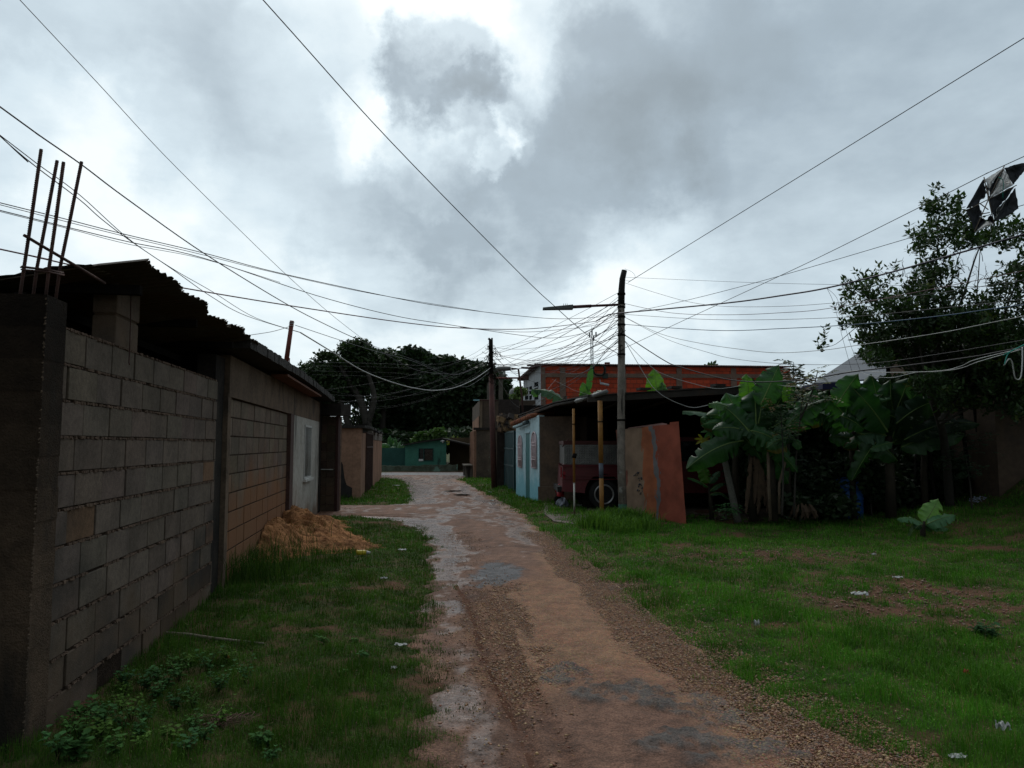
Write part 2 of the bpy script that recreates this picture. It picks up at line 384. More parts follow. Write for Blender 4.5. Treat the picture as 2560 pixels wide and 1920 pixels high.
old = old*sstep(.36, .56, fbm(RX*9, RY*9, 4, 66)*.6+fbm(RX*28, RY*28, 2, 67)*.4)
rc = rc*(1-old[..., None]*.85)+oldc*old[..., None]*.85
rc = rc*(1-.22*(1-sstep(0, .35, edge))[..., None])
rz -= .006*asph; rz += old*.035*fbm(RX*24, RY*24, 2, 99)
m = bpy.data.materials.new('wet_dirt'); m.use_nodes = True
N, L = m.node_tree.nodes, m.node_tree.links; bs = N['Principled BSDF']
tcn = N.new('ShaderNodeTexCoord'); at = N.new('ShaderNodeAttribute'); at.attribute_name = 'Col'
def nz(sc, det=8, rg=.65):
    n = N.new('ShaderNodeTexNoise'); n.inputs['Scale'].default_value = sc; n.inputs['Detail'].default_value = det; n.inputs['Roughness'].default_value = rg
    L.new(tcn.outputs['Object'], n.inputs['Vector']); return n.outputs[0]
def mrg(v, a_, b_, c_, d_):
    r = N.new('ShaderNodeMapRange'); r.interpolation_type = 'SMOOTHSTEP'; L.new(v, r.inputs['Value'])
    for k, q in zip(('From Min', 'From Max', 'To Min', 'To Max'), (a_, b_, c_, d_)): r.inputs[k].default_value = q
    return r.outputs[0]
def mth(op, a_, b_=0.0):
    n = N.new('ShaderNodeMath'); n.operation = op; n.use_clamp = False
    for i, q in enumerate((a_, b_)):
        if isinstance(q, (int, float)): n.inputs[i].default_value = q
        else: L.new(q, n.inputs[i])
    return n.outputs[0]
def atr(nm):
    n = N.new('ShaderNodeAttribute'); n.attribute_name = nm; return n.outputs['Fac']
vor = N.new('ShaderNodeTexVoronoi'); vor.inputs['Scale'].default_value = 62; L.new(tcn.outputs['Object'], vor.inputs['Vector'])
gr = N.new('ShaderNodeMix'); gr.data_type = 'RGBA'; gr.blend_type = 'MULTIPLY'; gr.inputs['Factor'].default_value = 1
L.new(at.outputs['Color'], gr.inputs['A'])
cmb = N.new('ShaderNodeCombineColor'); k_ = mth('MULTIPLY', mrg(nz(90, 4), .3, .7, .55, 1.42), mrg(nz(4.5, 12, .8), .32, .68, .50, 1.35))
for i in range(3): L.new(k_, cmb.inputs[i])
L.new(cmb.outputs[0], gr.inputs['B'])
# single stones inside gravelly zones
st = N.new('ShaderNodeMix'); st.data_type = 'RGBA'; L.new(gr.outputs['Result'], st.inputs['A'])
hs = N.new('ShaderNodeHueSaturation'); hs.inputs['Value'].default_value = .9; hs.inputs['Saturation'].default_value = .4; L.new(vor.outputs['Color'], hs.inputs['Color'])
sm = N.new('ShaderNodeMix'); sm.data_type = 'RGBA'; sm.blend_type = 'MULTIPLY'; sm.inputs['Factor'].default_value = 1; L.new(hs.outputs[0], sm.inputs['A']); sm.inputs['B'].default_value = (.42, .26, .16, 1)
L.new(sm.outputs['Result'], st.inputs['B'])
L.new(mth('MULTIPLY', mth('MULTIPLY', atr('gravel'), .75), mrg(vor.outputs['Distance'], .55, .3, 0, 1)), st.inputs['Factor'])
L.new(st.outputs['Result'], bs.inputs['Base Color'])
wv_ = mth('ADD', atr('wet'), mth('MULTIPLY', mth('SUBTRACT', nz(9, 6), .5), 1.1))
wv_ = mth('ADD', wv_, mth('MULTIPLY', mth('SUBTRACT', nz(38, 4), .5), .5))
L.new(mrg(wv_, .25, 1.0, .85, .27), bs.inputs['Roughness'])
bs.inputs['Specular IOR Level'].default_value = .5; bs.inputs['IOR'].default_value = 1.36
bp = N.new('ShaderNodeBump'); bp.inputs['Distance'].default_value = .02
L.new(mrg(wv_, .3, 1.05, 1.0, .28), bp.inputs['Strength'])
hh = mth('ADD', mth('ADD', mth('MULTIPLY', nz(26, 9), 1.1), mth('MULTIPLY', nz(7, 5), 1.6)), mth('MULTIPLY', mth('MULTIPLY', vor.outputs['Distance'], atr('gravel')), -.55)); L.new(hh, bp.inputs['Height']); L.new(bp.outputs[0], bs.inputs['Normal'])
npmesh('dirt_road', np.c_[RX.ravel(), RY.ravel(), rz.ravel()], gridfaces(*RX.shape), m, col=rc.reshape(-1, 3), smooth=True, kind='structure', origin=(0, 0, 0), attrs={'wet': wet.ravel(), 'gravel': grav.ravel()})
def zroad(x, y): return hgt(x, y)+.045
# a few shallow puddles far down the road
pud = mat('puddle_water', (.06, .04, .03), rough=.04, bump=0, spec=.5)
for (px, py, rx, ry_) in ((1135,1232,.28,.25),(1155,1242,.24,.28),(1265,1447,.0,.0)):
    if rx == 0: continue
    c = G(px, py); mb = MB(); n = 26
    V = [(c.x+rx*math.cos(i/n*6.283)*(1+.35*math.sin(i*2.3)), c.y+ry_*math.sin(i/n*6.283)*(1+.3*math.cos(i*1.7)), .066) for i in range(n)]
    mb.add(V, [tuple(range(n))]); mb.build('puddle', pud, kind='structure')
# paved cross street
asm = mat('worn_asphalt', (.20, .195, .20), (.15, .145, .15), scale=2, rough=.42, bump=.4, bscale=60, rough2=.25)
mb = MB()
mb.add([(-60, 34.6, .03), (60, 38.2, .03), (60, 43.5, .03), (-60, 39.0, .03)], [(0, 1, 2, 3)])
mb.build('paved_street', asm, kind='structure')
# earth and concrete apron in front of the carport
apm = mat('muddy_concrete', (.10, .072, .054), (.06, .045, .036), scale=3, rough=.85, bump=.7, bscale=25, rough2=.45)
pa = [G(1358, 1288), G(1385, 1310), G(1440, 1318), G(1520, 1316), G(1700, 1306)]
A = [(p.x, p.y, .055) for p in pa]+[(8.4, 15.3, .07), (8.4, 24, .07), (1.0, 24, .07), (.85, 19.7, .06)]
mb = MB(); mb.prism([(p[0], p[1], p[2]-.3) for p in A], (0, 0, .3)); mb.build('carport_apron', apm, kind='structure')

# ------------------------------------------------------------------ grass (uncountable)
def blades(xs, ys, hs, ws, cols, z0=None, lean=.5, leaflets=.25, noise_s=1):
    n = len(xs); z = hgt(xs, ys) if z0 is None else z0
    an = rng.uniform(0, 2*np.pi, n); dx, dy = np.cos(an), np.sin(an)
    ln = rng.uniform(0, lean, n)*hs; la = rng.uniform(0, 2*np.pi, n)
    b0 = np.c_[xs-dx*ws/2, ys-dy*ws/2, z-.004]; b1 = np.c_[xs+dx*ws/2, ys+dy*ws/2, z-.004]
    tp = np.c_[xs+np.cos(la)*ln, ys+np.sin(la)*ln, z+hs]
    k = rng.random(n) < leaflets          # small flat leaves of ground cover instead of blades
    ang = rng.uniform(-.5, .5, n)
    c0 = np.c_[xs-dx*ws*1.6, ys-dy*ws*1.6, z+hs*.45-ang*ws*1.6]; c1_ = np.c_[xs+dy*ws*1.1, ys-dx*ws*1.1, z+hs*.5]; c2_ = np.c_[xs+dx*ws*1.8, ys+dy*ws*1.8, z+hs*.55+ang*ws*1.6]
    b0[k], b1[k], tp[k] = c0[k], c1_[k], c2_[k]
    V = np.stack([b0, b1, tp], 1).reshape(-1, 3); Fc = np.arange(3*n).reshape(-1, 3)
    return V, Fc, np.repeat(cols, 3, 0)
leafm = mat('grass_blades', (1, 1, 1), (.8, .8, .8), scale=6, rough=.8, bump=0, attr=True, spec=.08, translucent=.30)
def grass(name, label, x0, x1, y0, y1, k=1.0, hmul=1.0, tone=(1, 1, 1)):
    V_, C_ = [], []
    ycur = y0
    while ycur < y1:
        yb = min(y1, ycur*1.12+.05); ym = (ycur+yb)/2
        rate = min(13000, 250000/ym**2)*k
        n = int(rate*(x1-x0)*(yb-ycur)); xs = rng.uniform(x0, x1, n); ys = rng.uniform(ycur, yb, n)
        vis = np.abs(xs) < .74*ys+1.2
        d = dens(xs, ys); keep = vis & (rng.random(n) < d*.95+.02*(d > .01))
        xs, ys, d = xs[keep], ys[keep], d[keep]; n = len(xs)
        px = ym/740
        tall = fbm(xs*1.2, ys*1.2, 3, 15)
        clump = sstep(.45, .75, fbm(xs*4, ys*4, 2, 25))
        hs = (.018+.055*tall*d+.05*clump*d)*rng.uniform(.5, 1.4, n)*hmul
        ws = np.maximum(.0035, px*.75)*rng.uniform(.6, 1.4, n)
        a_ = rng.random(n)[:, None]; b_ = rng.random(n)[:, None]
        gcol = np.array([.050, .165, .016])*(1-a_)+np.array([.108, .27, .036])*a_
        yel = np.array([.16, .15, .05]); pn = sstep(.5, .72, fbm(xs*.9, ys*.9, 3, 35))[:, None]
        gcol = gcol*(1-.2*pn)+yel*.2*pn*b_+gcol*.2*pn*(1-b_)
        dead = (rng.random(n) < .06)[:, None]; gcol = np.where(dead, np.array([.26, .20, .11]), gcol)
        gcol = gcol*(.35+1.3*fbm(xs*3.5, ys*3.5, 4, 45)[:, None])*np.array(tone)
        v, f_, c_ = blades(xs, ys, hs, ws, gcol, leaflets=.35)
        V_.append(v); C_.append(c_); ycur = yb
    V_ = np.concatenate(V_); C_ = np.concatenate(C_)
    npmesh(name, V_, np.arange(len(V_)).reshape(-1, 3), leafm, col=C_, label=label, cat='grass', kind='stuff')
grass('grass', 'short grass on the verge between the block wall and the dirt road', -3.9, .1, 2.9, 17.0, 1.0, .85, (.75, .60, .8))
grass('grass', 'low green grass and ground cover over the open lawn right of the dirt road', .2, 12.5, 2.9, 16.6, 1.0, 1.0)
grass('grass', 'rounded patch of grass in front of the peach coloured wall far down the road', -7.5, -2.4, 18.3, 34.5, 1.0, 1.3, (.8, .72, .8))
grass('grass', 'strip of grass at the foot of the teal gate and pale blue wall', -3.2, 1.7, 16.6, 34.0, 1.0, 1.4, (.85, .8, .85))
# taller unkempt tufts
def tuft(name, label, spots, h, n, spread, cols, w=.007, kind='stuff', cat='grass'):
    V_, C_ = [], []
    for (x, y, kx) in spots:
        m_ = int(n*kx); r_ = rng.normal(0, spread*kx**.5, (m_, 2)); xs = x+r_[:, 0]; ys = y+r_[:, 1]
        hs = h*kx**.4*rng.uniform(.35, 1.1, m_); ca = rng.random(m_)[:, None]
        cc = np.array(cols[0])*(1-ca)+np.array(cols[1])*ca
        z = hgt(xs, ys); an = rng.uniform(0, 6.283, m_); ln = rng.uniform(.1, .8, m_)*hs
        dx, dy = -np.sin(an)*w/2, np.cos(an)*w/2
        p0 = np.c_[xs-dx, ys-dy, z]; p1 = np.c_[xs+dx, ys+dy, z]
        mx, my = xs+np.cos(an)*ln*.35, ys+np.sin(an)*ln*.35
        p2 = np.c_[mx+dx*.9, my+dy*.9, z+hs*.65]; p3 = np.c_[mx-dx*.9, my-dy*.9, z+hs*.65]
        p4 = np.c_[xs+np.cos(an)*ln, ys+np.sin(an)*ln, z+hs*.9+0*xs]
        v = np.stack([p0, p1, p2, p3, p4, p4], 1).reshape(-1, 3)
        V_.append(v); C_.append(np.repeat(cc, 6, 0))
    V_ = np.concatenate(V_); C_ = np.concatenate(C_); q = np.arange(len(V_)//6)*6
    Fc = np.concatenate([np.stack([q, q+1, q+2, q+3], 1), np.stack([q+3, q+2, q+4, q+5], 1)])
    Fc[len(q):, 3] = q+5
    return npmesh(name, V_, Fc, leafm, col=C_, label=label, cat=cat, kind=kind)
sp = []
for px, py in ((700,1330),(690,1370),(720,1385),(660,1400),(745,1350),(640,1430),(690,1430),(760,1400),(620,1400),(600,1440)):
    g = G(px, py+30); sp.append((max(g.x, -1.843-.151*g.y+.12), g.y, 1.0))
tuft('tall_grass', 'tall dark grass clump growing in front of the orange sand pile', [(a+rng.normal(0,.15), b+rng.normal(0,.2), c*rng.uniform(.4,1.3)) for a,b,c in sp], .40, 300, .30, ((.018,.045,.010),(.07,.13,.025)), .006)
sp = []
for px, py in ((1530,1312),(1560,1316),(1590,1318),(1612,1320),(1545,1328),(1580,1334),(1605,1332),(1560,1340),(1495,1330)):
    g = G(px, py); sp.append((g.x, g.y, rng.uniform(.4, 1.2)))
tuft('tall_grass', 'knee high green weeds around the foot of the wooden pole and red wall', sp, .36, 380, .17, ((.05,.13,.022),(.14,.27,.045)), .012)
sp = [(G(px, py).x, G(px, py).y, .6) for px, py in ((2290,1350),(2340,1360),(2450,1330),(2520,1300),(2555,1330),(2300,1700),(2350,1690),(2450,1740),(2520,1760),(2200,1620),(2400,1650))]
tuft('tall_grass', 'longer grass tufts scattered over the right side of the lawn', sp, .12, 420, .24, ((.045,.12,.018),(.10,.22,.034)), .006)
sp = [(G(px, py).x, G(px, py).y, .35) for px, py in ((1075,1560),(1120,1590),(1090,1640),(1100,1700),(1175,1780),(1150,1640),(1040,1500),(1060,1610),(1150,1310),(1090,1300),(985,1330),(1160,1335),(1010,1345))]
tuft('tall_grass', 'small muddy grass tufts growing in the wet left edge of the road', sp, .06, 160, .10, ((.03,.05,.015),(.07,.085,.03)), .006)
# gravel: countless stones
OCT = np.array([(1,0,0),(-1,0,0),(0,1,0),(0,-1,0),(0,0,1),(0,0,-1)], float)
OF = np.array([(0,2,4),(2,1,4),(1,3,4),(3,0,4),(2,0,5),(1,2,5),(3,1,5),(0,3,5)])
def stones(name, label, n, xf, yf, sz, dfun, pal):
    ys = yf(n); xs = xf(n, ys); keep = (rng.random(n) < dfun(xs, ys)) & (np.abs(xs) < .74*ys+1.0); xs, ys = xs[keep], ys[keep]; n = len(xs)
    s = sz[0]+(sz[1]-sz[0])*rng.random(n)**3.5
    V = OCT[None]*(1+rng.uniform(-.25, .25, (n, 6, 1)))*np.stack([s, s*rng.uniform(.6, 1, n), s*rng.uniform(.35, .6, n)], 1)[:, None]
    V += rng.normal(0, .12, V.shape)*s[:, None, None]
    a_ = rng.uniform(0, 6.28, n); ca, sa = np.cos(a_)[:, None], np.sin(a_)[:, None]
    x_ = V[..., 0]*ca-V[..., 1]*sa; y_ = V[..., 0]*sa+V[..., 1]*ca
    z0 = zroad(xs, ys)-.008*(np.maximum(xl(ys)-xs, xs-xr(ys)) > 0)*3
    W_ = np.stack([x_+xs[:, None], y_+ys[:, None], V[..., 2]+z0[:, None]+s[:, None]*.1-.012], -1)
    pal = np.array(pal); c_ = pal[rng.integers(0, len(pal), n)]*rng.uniform(.6, 1.2, (n, 1))
    Fc = (OF[None]+np.arange(n)[:, None, None]*6).reshape(-1, 3)
    npmesh(name, W_.reshape(-1, 3), Fc, stm, col=np.repeat(c_, 6, 0), smooth=True, label=label, cat='gravel', kind='stuff')
stm = mat('river_gravel', (1, 1, 1), (.75, .75, .75), scale=60, rough=.55, bump=.2, bscale=200, attr=True, spec=.4)
PAL = [(.42,.28,.14),(.34,.18,.08),(.28,.13,.065),(.33,.17,.07),(.22,.10,.055),(.25,.14,.08),(.26,.12,.07),(.19,.13,.10),(.38,.23,.10),(.26,.095,.05),(.28,.15,.09)]
def gd(xs, ys):
    g_ = sstep(.30, .62, fbm(xs*1.3, ys*.8, 4, 81)*.5+.42*np.exp(-((xs-.25)/.75)**2-((ys-6.7)/1.5)**2)+.40*np.exp(-((xr(ys)-xs)/.5)**2)+.3*np.exp(-((xs-1.5)/.6)**2-((ys-3.6)/.7)**2)+.1*fbm(xs*7,ys*7,2,82))*sstep(.2,.8,xs-xl(ys))
    return np.clip(g_*.95+.05*fbm(xs*5, ys*5, 2, 88)+.01, 0, 1)
stones('gravel', 'loose orange and brown gravel strewn over the dirt road', 200000, lambda n, ys: xl(ys)*.8+rng.random(n)*(xr(ys)+.35-xl(ys)*.8), lambda n: 3.1+10*rng.random(n)**2.0, (.0035, .014), gd, PAL)
stones('gravel', 'reddish gravel lying on the bare earth patch of the right lawn', 22000, lambda n, ys: rng.uniform(1.6, 6.5, n), lambda n: rng.uniform(4.2, 11, n), (.005, .022), lambda x, y: np.clip(bare(x, y)*.8+.06+.6*np.exp(-((x-xr(y)-.15)/.35)**2), 0, 1), [(.22,.10,.06),(.28,.15,.09),(.17,.08,.05),(.25,.17,.12)])
# ================================================================== LEFT SIDE
def LX(D): return -1.843-.151*D
LW = frame((LX(4), 4), (LX(20), 20))          # u runs away from the viewer, normal points to the road
def LU(D): return (D-4)*1.01134
M_blk = mat('concrete_block', (.138,.110,.090), (.092,.075,.062), scale=4, rough=.95, bump=.5, bscale=90, attr=True, spec=.1, stain=(.040,.037,.034), sscale=(.7,.7,1.0), slo=.50, shi=.74, zstain=((.10,.065,.04), .30, .30, .6))
M_blk2 = mat('mud_splashed_block', (.155,.122,.096), (.11,.088,.07), scale=3, rough=.95, bump=.6, bscale=70, attr=True, spec=.1, zstain=((.21,.10,.05), 1.0, .45, .85))
M_mortar = mat('rough_mortar', (.17,.118,.088), (.10,.07,.056), scale=12, rough=1, attr=True, bump=1, bscale=60, spec=.05, bdist=.03)
M_conc = mat('grey_concrete', (.13,.118,.10), (.08,.072,.062), scale=3, rough=.92, bump=.7, bscale=80, spec=.1, stain=(.028,.026,.024), sscale=(3,3,.5), slo=.52, shi=.66)
M_conc_brown = mat('brown_concrete', (.17,.122,.088), (.10,.074,.056), scale=3, rough=.92, bump=.9, bscale=90, spec=.1, bdist=.02, stain=(.045,.038,.033), sscale=(2.5,2.5,.6), slo=.55, shi=.7)
M_darkconc = mat('near_black_concrete', (.038,.033,.029), (.02,.018,.017), scale=4, rough=.95, bump=.6, bscale=60, spec=.05)  # one near-black concrete for the dark columns, fascia and parapet
M_rust = mat('rusty_steel', (.075,.035,.028), (.04,.022,.02), scale=20, rough=.8, bump=.5, bscale=150, spec=.3)
M_rustred = mat('red_primer_steel', (.16,.035,.025), (.09,.028,.02), scale=6, rough=.7, bump=.3, bscale=60)
M_zincold = mat('old_corrugated_zinc', (.055,.043,.032), (.030,.026,.018), scale=3, rough=.75, bump=.4, bscale=30, stain=(.045,.028,.012), sscale=(2,.6,2), slo=.5, shi=.6)
M_zinc = mat('bare_zinc', (.45,.46,.47), (.30,.31,.32), scale=3, rough=.4, bump=.1, bscale=20, metallic=.6)
M_dark = mat('interior_shade_and_dark_parts', (.018,.016,.015), (.012,.011,.010), scale=3, rough=1, bump=0, spec=0)  # near-black puts interior shade into the colour; small dark parts share it
M_wood = mat('weathered_wood', (.10,.075,.055), (.055,.042,.034), scale=6, rough=.9, bump=.8, bscale=30)

def block_wall(name, label, fr, u0, u1, z0, z1, m, mm, th=.15, bl=.40, bh=.205, missing=(), tone=None, loc=None, group=None, chips=True):
    root = thing(name, fr((u0+u1)/2, -th/2, z0), label, 'wall', group)
    b = MB(); g = MB(); rows = int(round((z1-z0)/bh)); bh = (z1-z0)/rows
    g.fbox(fr, u0, u1, -th, -.010, z0, z1-.012, (.28,.28,.28))
    for r in range(rows):
        za, zb = z0+r*bh+.008, z0+(r+1)*bh-.007
        u = u0-random.uniform(0, bl)*(1 if r % 2 else .5)-.001; u = max(u, u0-bl+.08)
        while u < u1-.01:
            a = max(u+.008, u0+.001); e = min(u+bl-.008, u1-.001)
            u += bl*random.uniform(.97, 1.03)
            if e-a < .03: continue
            if any(abs((a+e)/2-mu) < .2 and abs((za+zb)/2-mz) < .1 for mu, mz in missing): continue
            pr = random.uniform(-.004, .004); k = jit((1, .985, .97), .11)
            if tone: k = tuple(q*w for q, w in zip(k, tone((a+e)/2, (za+zb)/2)))
            b.fbox(fr, a, e, -.05, pr, za+random.uniform(0, .004), zb-random.uniform(0, .004), k)
    if chips:
        for r in range(1, rows+1):      # mortar squeezed out of the bed joints
            zz = z0+r*bh; u = u0
            while u < u1-.03:
                w = random.uniform(.012, .045); h = random.uniform(.010, .022)
                if random.random() < .8:
                    d = random.uniform(.001, .009)
                    g.hexa([fr(u,d,zz-h*.5),fr(u,-.03,zz-h*.5),fr(u+w,-.03,zz-h*.4),fr(u+w,d,zz-h*random.uniform(.2,.8)),fr(u,d*.7,zz+h*.4),fr(u,-.03,zz+h*.5),fr(u+w,-.03,zz+h*.5),fr(u+w,d*.7,zz+h*random.uniform(.1,.6))])
                u += w*random.uniform(.7, 1.3)
    b.build('block_courses', m, root, bevel=.004); g.build('mortar', mm, root)
    return root
def tone1(u, z):
    D = 4+u/1.01134
    k = 1.0
    if D > 6.0 and z < .45: k *= random.choice((.35, .5, .9))
    if random.random() < .05: return (1.25*k, .95*k, .75*k)
    return (k, k, k)
block_wall('block_wall', 'long grey concrete block wall in the left foreground with crumbly mortar joints', LW, LU(3.98), LU(7.42), 0, 2.19, M_blk, M_mortar, missing=[(LU(4.98), .10)], tone=tone1)
# two block stub carrying the roof
fr2 = frame((LX(4.74), 4.74), (LX(20), 20))
st_ = MB(); 
st_.fbox(fr2, 0, .41, -.15, -.002, 2.19, 2.385); st_.fbox(fr2, 0, .42, -.15, .0, 2.40, 2.60)
st_.fbox(fr2, .01, .40, -.145, -.01, 2.18, 2.59, (.5,.45,.4))
st_.build('block_stub', M_blk, label='pair of stacked concrete blocks on the long block wall, under the tin roof', cat='concrete blocks', bevel=.008)
wv3 = MB(); q0 = fr2(.2, .012, 2.56); wv3.tube([q0, fr2(.205, .014, 2.4), fr2(.2, .018, 2.2), fr2(.19, .02, 2.10), fr2(.175, .03, 2.085)], .004, 5)
wv3.build('hanging_wire', M_rust, label='rusty bent wire dangling down the stacked blocks under the tin roof', cat='wire')
# corner column with starter bars
col = thing('concrete_column', (LX(3.87)-.1, 3.87, 0), 'rough concrete corner column at the left edge with bare steel bars on top', 'column')
CF = frame((LX(3.75), 3.75), (LX(20), 20))
mb = MB(); segs = 14
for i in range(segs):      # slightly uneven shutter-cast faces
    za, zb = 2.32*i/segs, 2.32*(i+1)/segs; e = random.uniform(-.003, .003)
    k = .13+.87*min(1, max(0, (2.25-za)/1.5))**1.3; mb.fbox(CF, 0+e, .235, -.27, .02+e, za, zb, (k,k,k*.97))  # segment colour darkens towards the top of the shaft
mb.build('column_shaft', mat('column_concrete_dark_top', (.115,.078,.055), (.060,.043,.032), scale=3, rough=.92, bump=.9, bscale=90, spec=.1, bdist=.02, attr=True, stain=(.03,.026,.022), sscale=(2.5,2.5,.6), slo=.52, shi=.66), col)
mb = MB()
for i in range(160):
    z = random.uniform(.05, 2.3); s = random.uniform(.003, .008); mb.box(CF(random.uniform(-.006, .004), .018, z), (s, s, s*1.5), random.random()*3, tilt=(random.random(), random.random()))
mb.build('arris_crumbs', M_conc_brown, col)
bars = [((57,690),(103,373),3.80,-.22,.03),((92,672),(143,401),3.95,-.22,.20),((122,674),(159,405),3.80,-.05,.03),((150,670),(204,404),3.95,-.04,.20)]
for (b0, t0, D, n_, u_) in bars:
    mb = MB(); a = P(*b0, D); e = P(*t0, D); base = CF(u_, n_, 2.25); base.x = a.x-(e.x-a.x)*.25; base.y = D
    mb.tube([base, a, (a+e)/2+Vector((.002, 0, 0)), e], .0085, 8)
    for i in range(60):
        f = i/60; p = a.lerp(e, f); mb.tube([p+Vector((0,0,-.0015)), p+Vector((0,0,.0015))], .0097, 8, caps=False)
    mb.build('reinforcing_bar', M_rust, col)
mb = MB(); a, b_, c_, d_ = P(52,668,3.78), P(92,672,3.96), P(158,682,3.96), P(118,674,3.78)
mb.tube([a, b_, c_, d_, a+Vector((.004,0,.004))], .005, 6); 
a2 = [q+Vector((0.004,0,-.012)) for q in (a, b_, c_, d_, a)]; mb.tube(a2, .005, 6)
mb.build('stirrup', M_rust, col)
mb = MB(); mb.tube([P(60,588,3.76), P(100,612,3.85), P(185,662,3.98), P(262,708,4.3)], .0085, 8); mb.build('tie_bar', M_rust, col)
# shed roof of corrugated sheets over the block wall
rt = thing('tin_roof', (LX(6)-.6, 6, 2.5), 'old corrugated tin roof with a ragged eave above the long block wall', 'roof')
def roof_z(n_): return 2.62+ .16*min(0, n_-.3)
mb = MB(); V = []; nu = 260; ns = [.30, .05, -.5, -1.2, -2.4, -3.6]
us = np.linspace(LU(4.28), LU(7.95), nu)
for i, u in enumerate(us):
    w = math.sin(u/.075*2*math.pi)*.009
    rag = .03*math.sin(u*9)+random.uniform(-.012, .012); stepz = .03*(int((u-us[0])/.8) % 2)
    for j, n_ in enumerate(ns):
        nn_ = n_+(rag if j == 0 else 0); lift = .035*math.exp(-((u-LU(4.5))/.35)**2) if j < 2 else 0
        V.append(LW(u+.02*math.sin(n_*3), nn_, roof_z(nn_)+w+stepz+lift+.012*math.sin(u*2.3+n_)+random.uniform(-.002, .002)))
Fc = [(i*6+j, i*6+j+1, (i+1)*6+j+1, (i+1)*6+j) for i in range(nu-1) for j in range(5)]
mb.add(V, Fc, smooth=False); o = mb.build('corrugated_sheet', M_zincold, rt); sdm = o.modifiers.new('sol', 'SOLIDIFY'); sdm.thickness = .003
mb = MB()      # paler newer sheet end visible on top
V = []
for i in range(30):
    f = i/29; u = LU(4.26)+.015*math.sin(f*50)
    for n_ in (.02-f*1.0, ): V += [LW(u, n_, roof_z(n_)+.030+.012*math.sin(f*9)), LW(u+.5, n_, roof_z(n_)+.05)]
mb.add(V, [(2*i, 2*i+1, 2*i+3, 2*i+2) for i in range(29)]); mb.build('lapped_sheet', M_zinc, rt)
mb = MB(); 
for u in (LU(4.6), LU(5.9), LU(7.2)): mb.fbox(LW, u, u+.05, -3.4, .18, 2.50, 2.56)
for n_ in (-.4, -1.4, -2.6): mb.fbox(LW, LU(4.35), LU(7.9), n_-.03, n_+.03, 2.44+n_*.14, 2.50+n_*.14)
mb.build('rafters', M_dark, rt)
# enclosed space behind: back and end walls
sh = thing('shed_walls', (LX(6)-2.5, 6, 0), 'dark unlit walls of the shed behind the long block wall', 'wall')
mb = MB(); mb.fbox(LW, LU(2.0), LU(8.0), -3.6, -3.45, 0, 2.2); mb.build('back_wall', M_dark, sh)  # shed walls coloured near-black so the interior stays dark
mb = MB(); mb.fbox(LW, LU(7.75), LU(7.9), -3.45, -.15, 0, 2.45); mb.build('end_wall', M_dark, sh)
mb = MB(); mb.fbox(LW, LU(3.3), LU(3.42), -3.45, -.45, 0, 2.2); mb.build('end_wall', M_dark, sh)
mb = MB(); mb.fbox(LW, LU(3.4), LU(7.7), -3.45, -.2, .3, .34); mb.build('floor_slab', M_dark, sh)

# ---- second house on the left
h2 = thing('block_house', (LX(12), 12, 0), 'low house of mud-splashed blocks and grey plaster with a barred window behind the sand pile', 'house')
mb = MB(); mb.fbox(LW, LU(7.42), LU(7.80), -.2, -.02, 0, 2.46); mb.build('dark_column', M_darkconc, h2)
b = MB(); g = MB(); g.fbox(LW, LU(7.80), LU(12.1), -.15, -.005, 0, 2.1, (.4,.4,.4)); bh = .205
for r in range(10):
    u = LU(7.8)-random.uniform(0, .2)
    while u < LU(12.08):
        a = max(u+.009, LU(7.8)); e = min(u+.391, LU(12.1)-.001); u += .4
        if e-a < .03: continue
        b.fbox(LW, a, e, -.04, .002+random.uniform(-.003, .003), r*bh+.009, (r+1)*bh-.006, jit((1,.98,.95), .15))
b.build('block_courses', M_blk2, h2, bevel=.004); g.build('mortar', M_mortar, h2)
mb = MB(); mb.fbox(LW, LU(7.78), LU(7.92), -.1, .03, 0, 2.1); mb.build('cast_edge', M_conc_brown, h2)
mb = MB(); mb.fbox(LW, LU(7.80), LU(16.6), -.15, .035, 2.06, 2.50); mb.build('ring_beam', M_conc_brown, h2)
mb = MB(); mb.fbox(LW, LU(12.1), LU(12.46), -.15, .06, 0, 2.06); mb.build('red_column', mat('brown_painted_column', (.075,.040,.032), (.05,.03,.026), scale=4, rough=.85, bump=.4), h2)
M_plaster = mat('grey_plaster', (.38,.365,.33), (.29,.275,.245), scale=1.5, rough=.9, bump=.3, bscale=40, spec=.15, stain=(.05,.048,.042), sscale=(1.6,1.6,.35), slo=.58, shi=.70, zstain=((.14,.078,.045), .35, .35, .8))
mb = MB(); wu0, wu1, wz0, wz1 = LU(14.05), LU(15.15), .90, 1.93
for (a, e, z0_, z1_) in ((LU(12.46), wu0, 0, 2.06), (wu1, LU(16.6), 0, 2.06), (wu0, wu1, 0, wz0), (wu0, wu1, wz1, 2.06)): mb.fbox(LW, a, e, -.15, .03, z0_, z1_)
mb.build('plastered_wall', M_plaster, h2)
wn2_ = MB(); M_white = mat('old_white_paint', (.50,.50,.48), (.38,.38,.36), scale=6, rough=.6, bump=.2)
for (a, e, z0_, z1_) in ((wu0, wu0+.05, wz0, wz1), (wu1-.05, wu1, wz0, wz1), (wu0, wu1, wz1-.04, wz1), (wu0, wu1, wz0, wz0+.03)): wn2_.fbox(LW, a, e, -.02, .045, z0_, z1_)
win = wn2_.build('window', M_white, h2)
mb = MB()
for i in range(7): 
    u = wu0+.12+i*(wu1-wu0-.24)/6; mb.tube([LW(u, .035, wz0+.01), LW(u, .035, wz1-.01)], .0045, 6)
mb.build('window_bars', M_white, win)
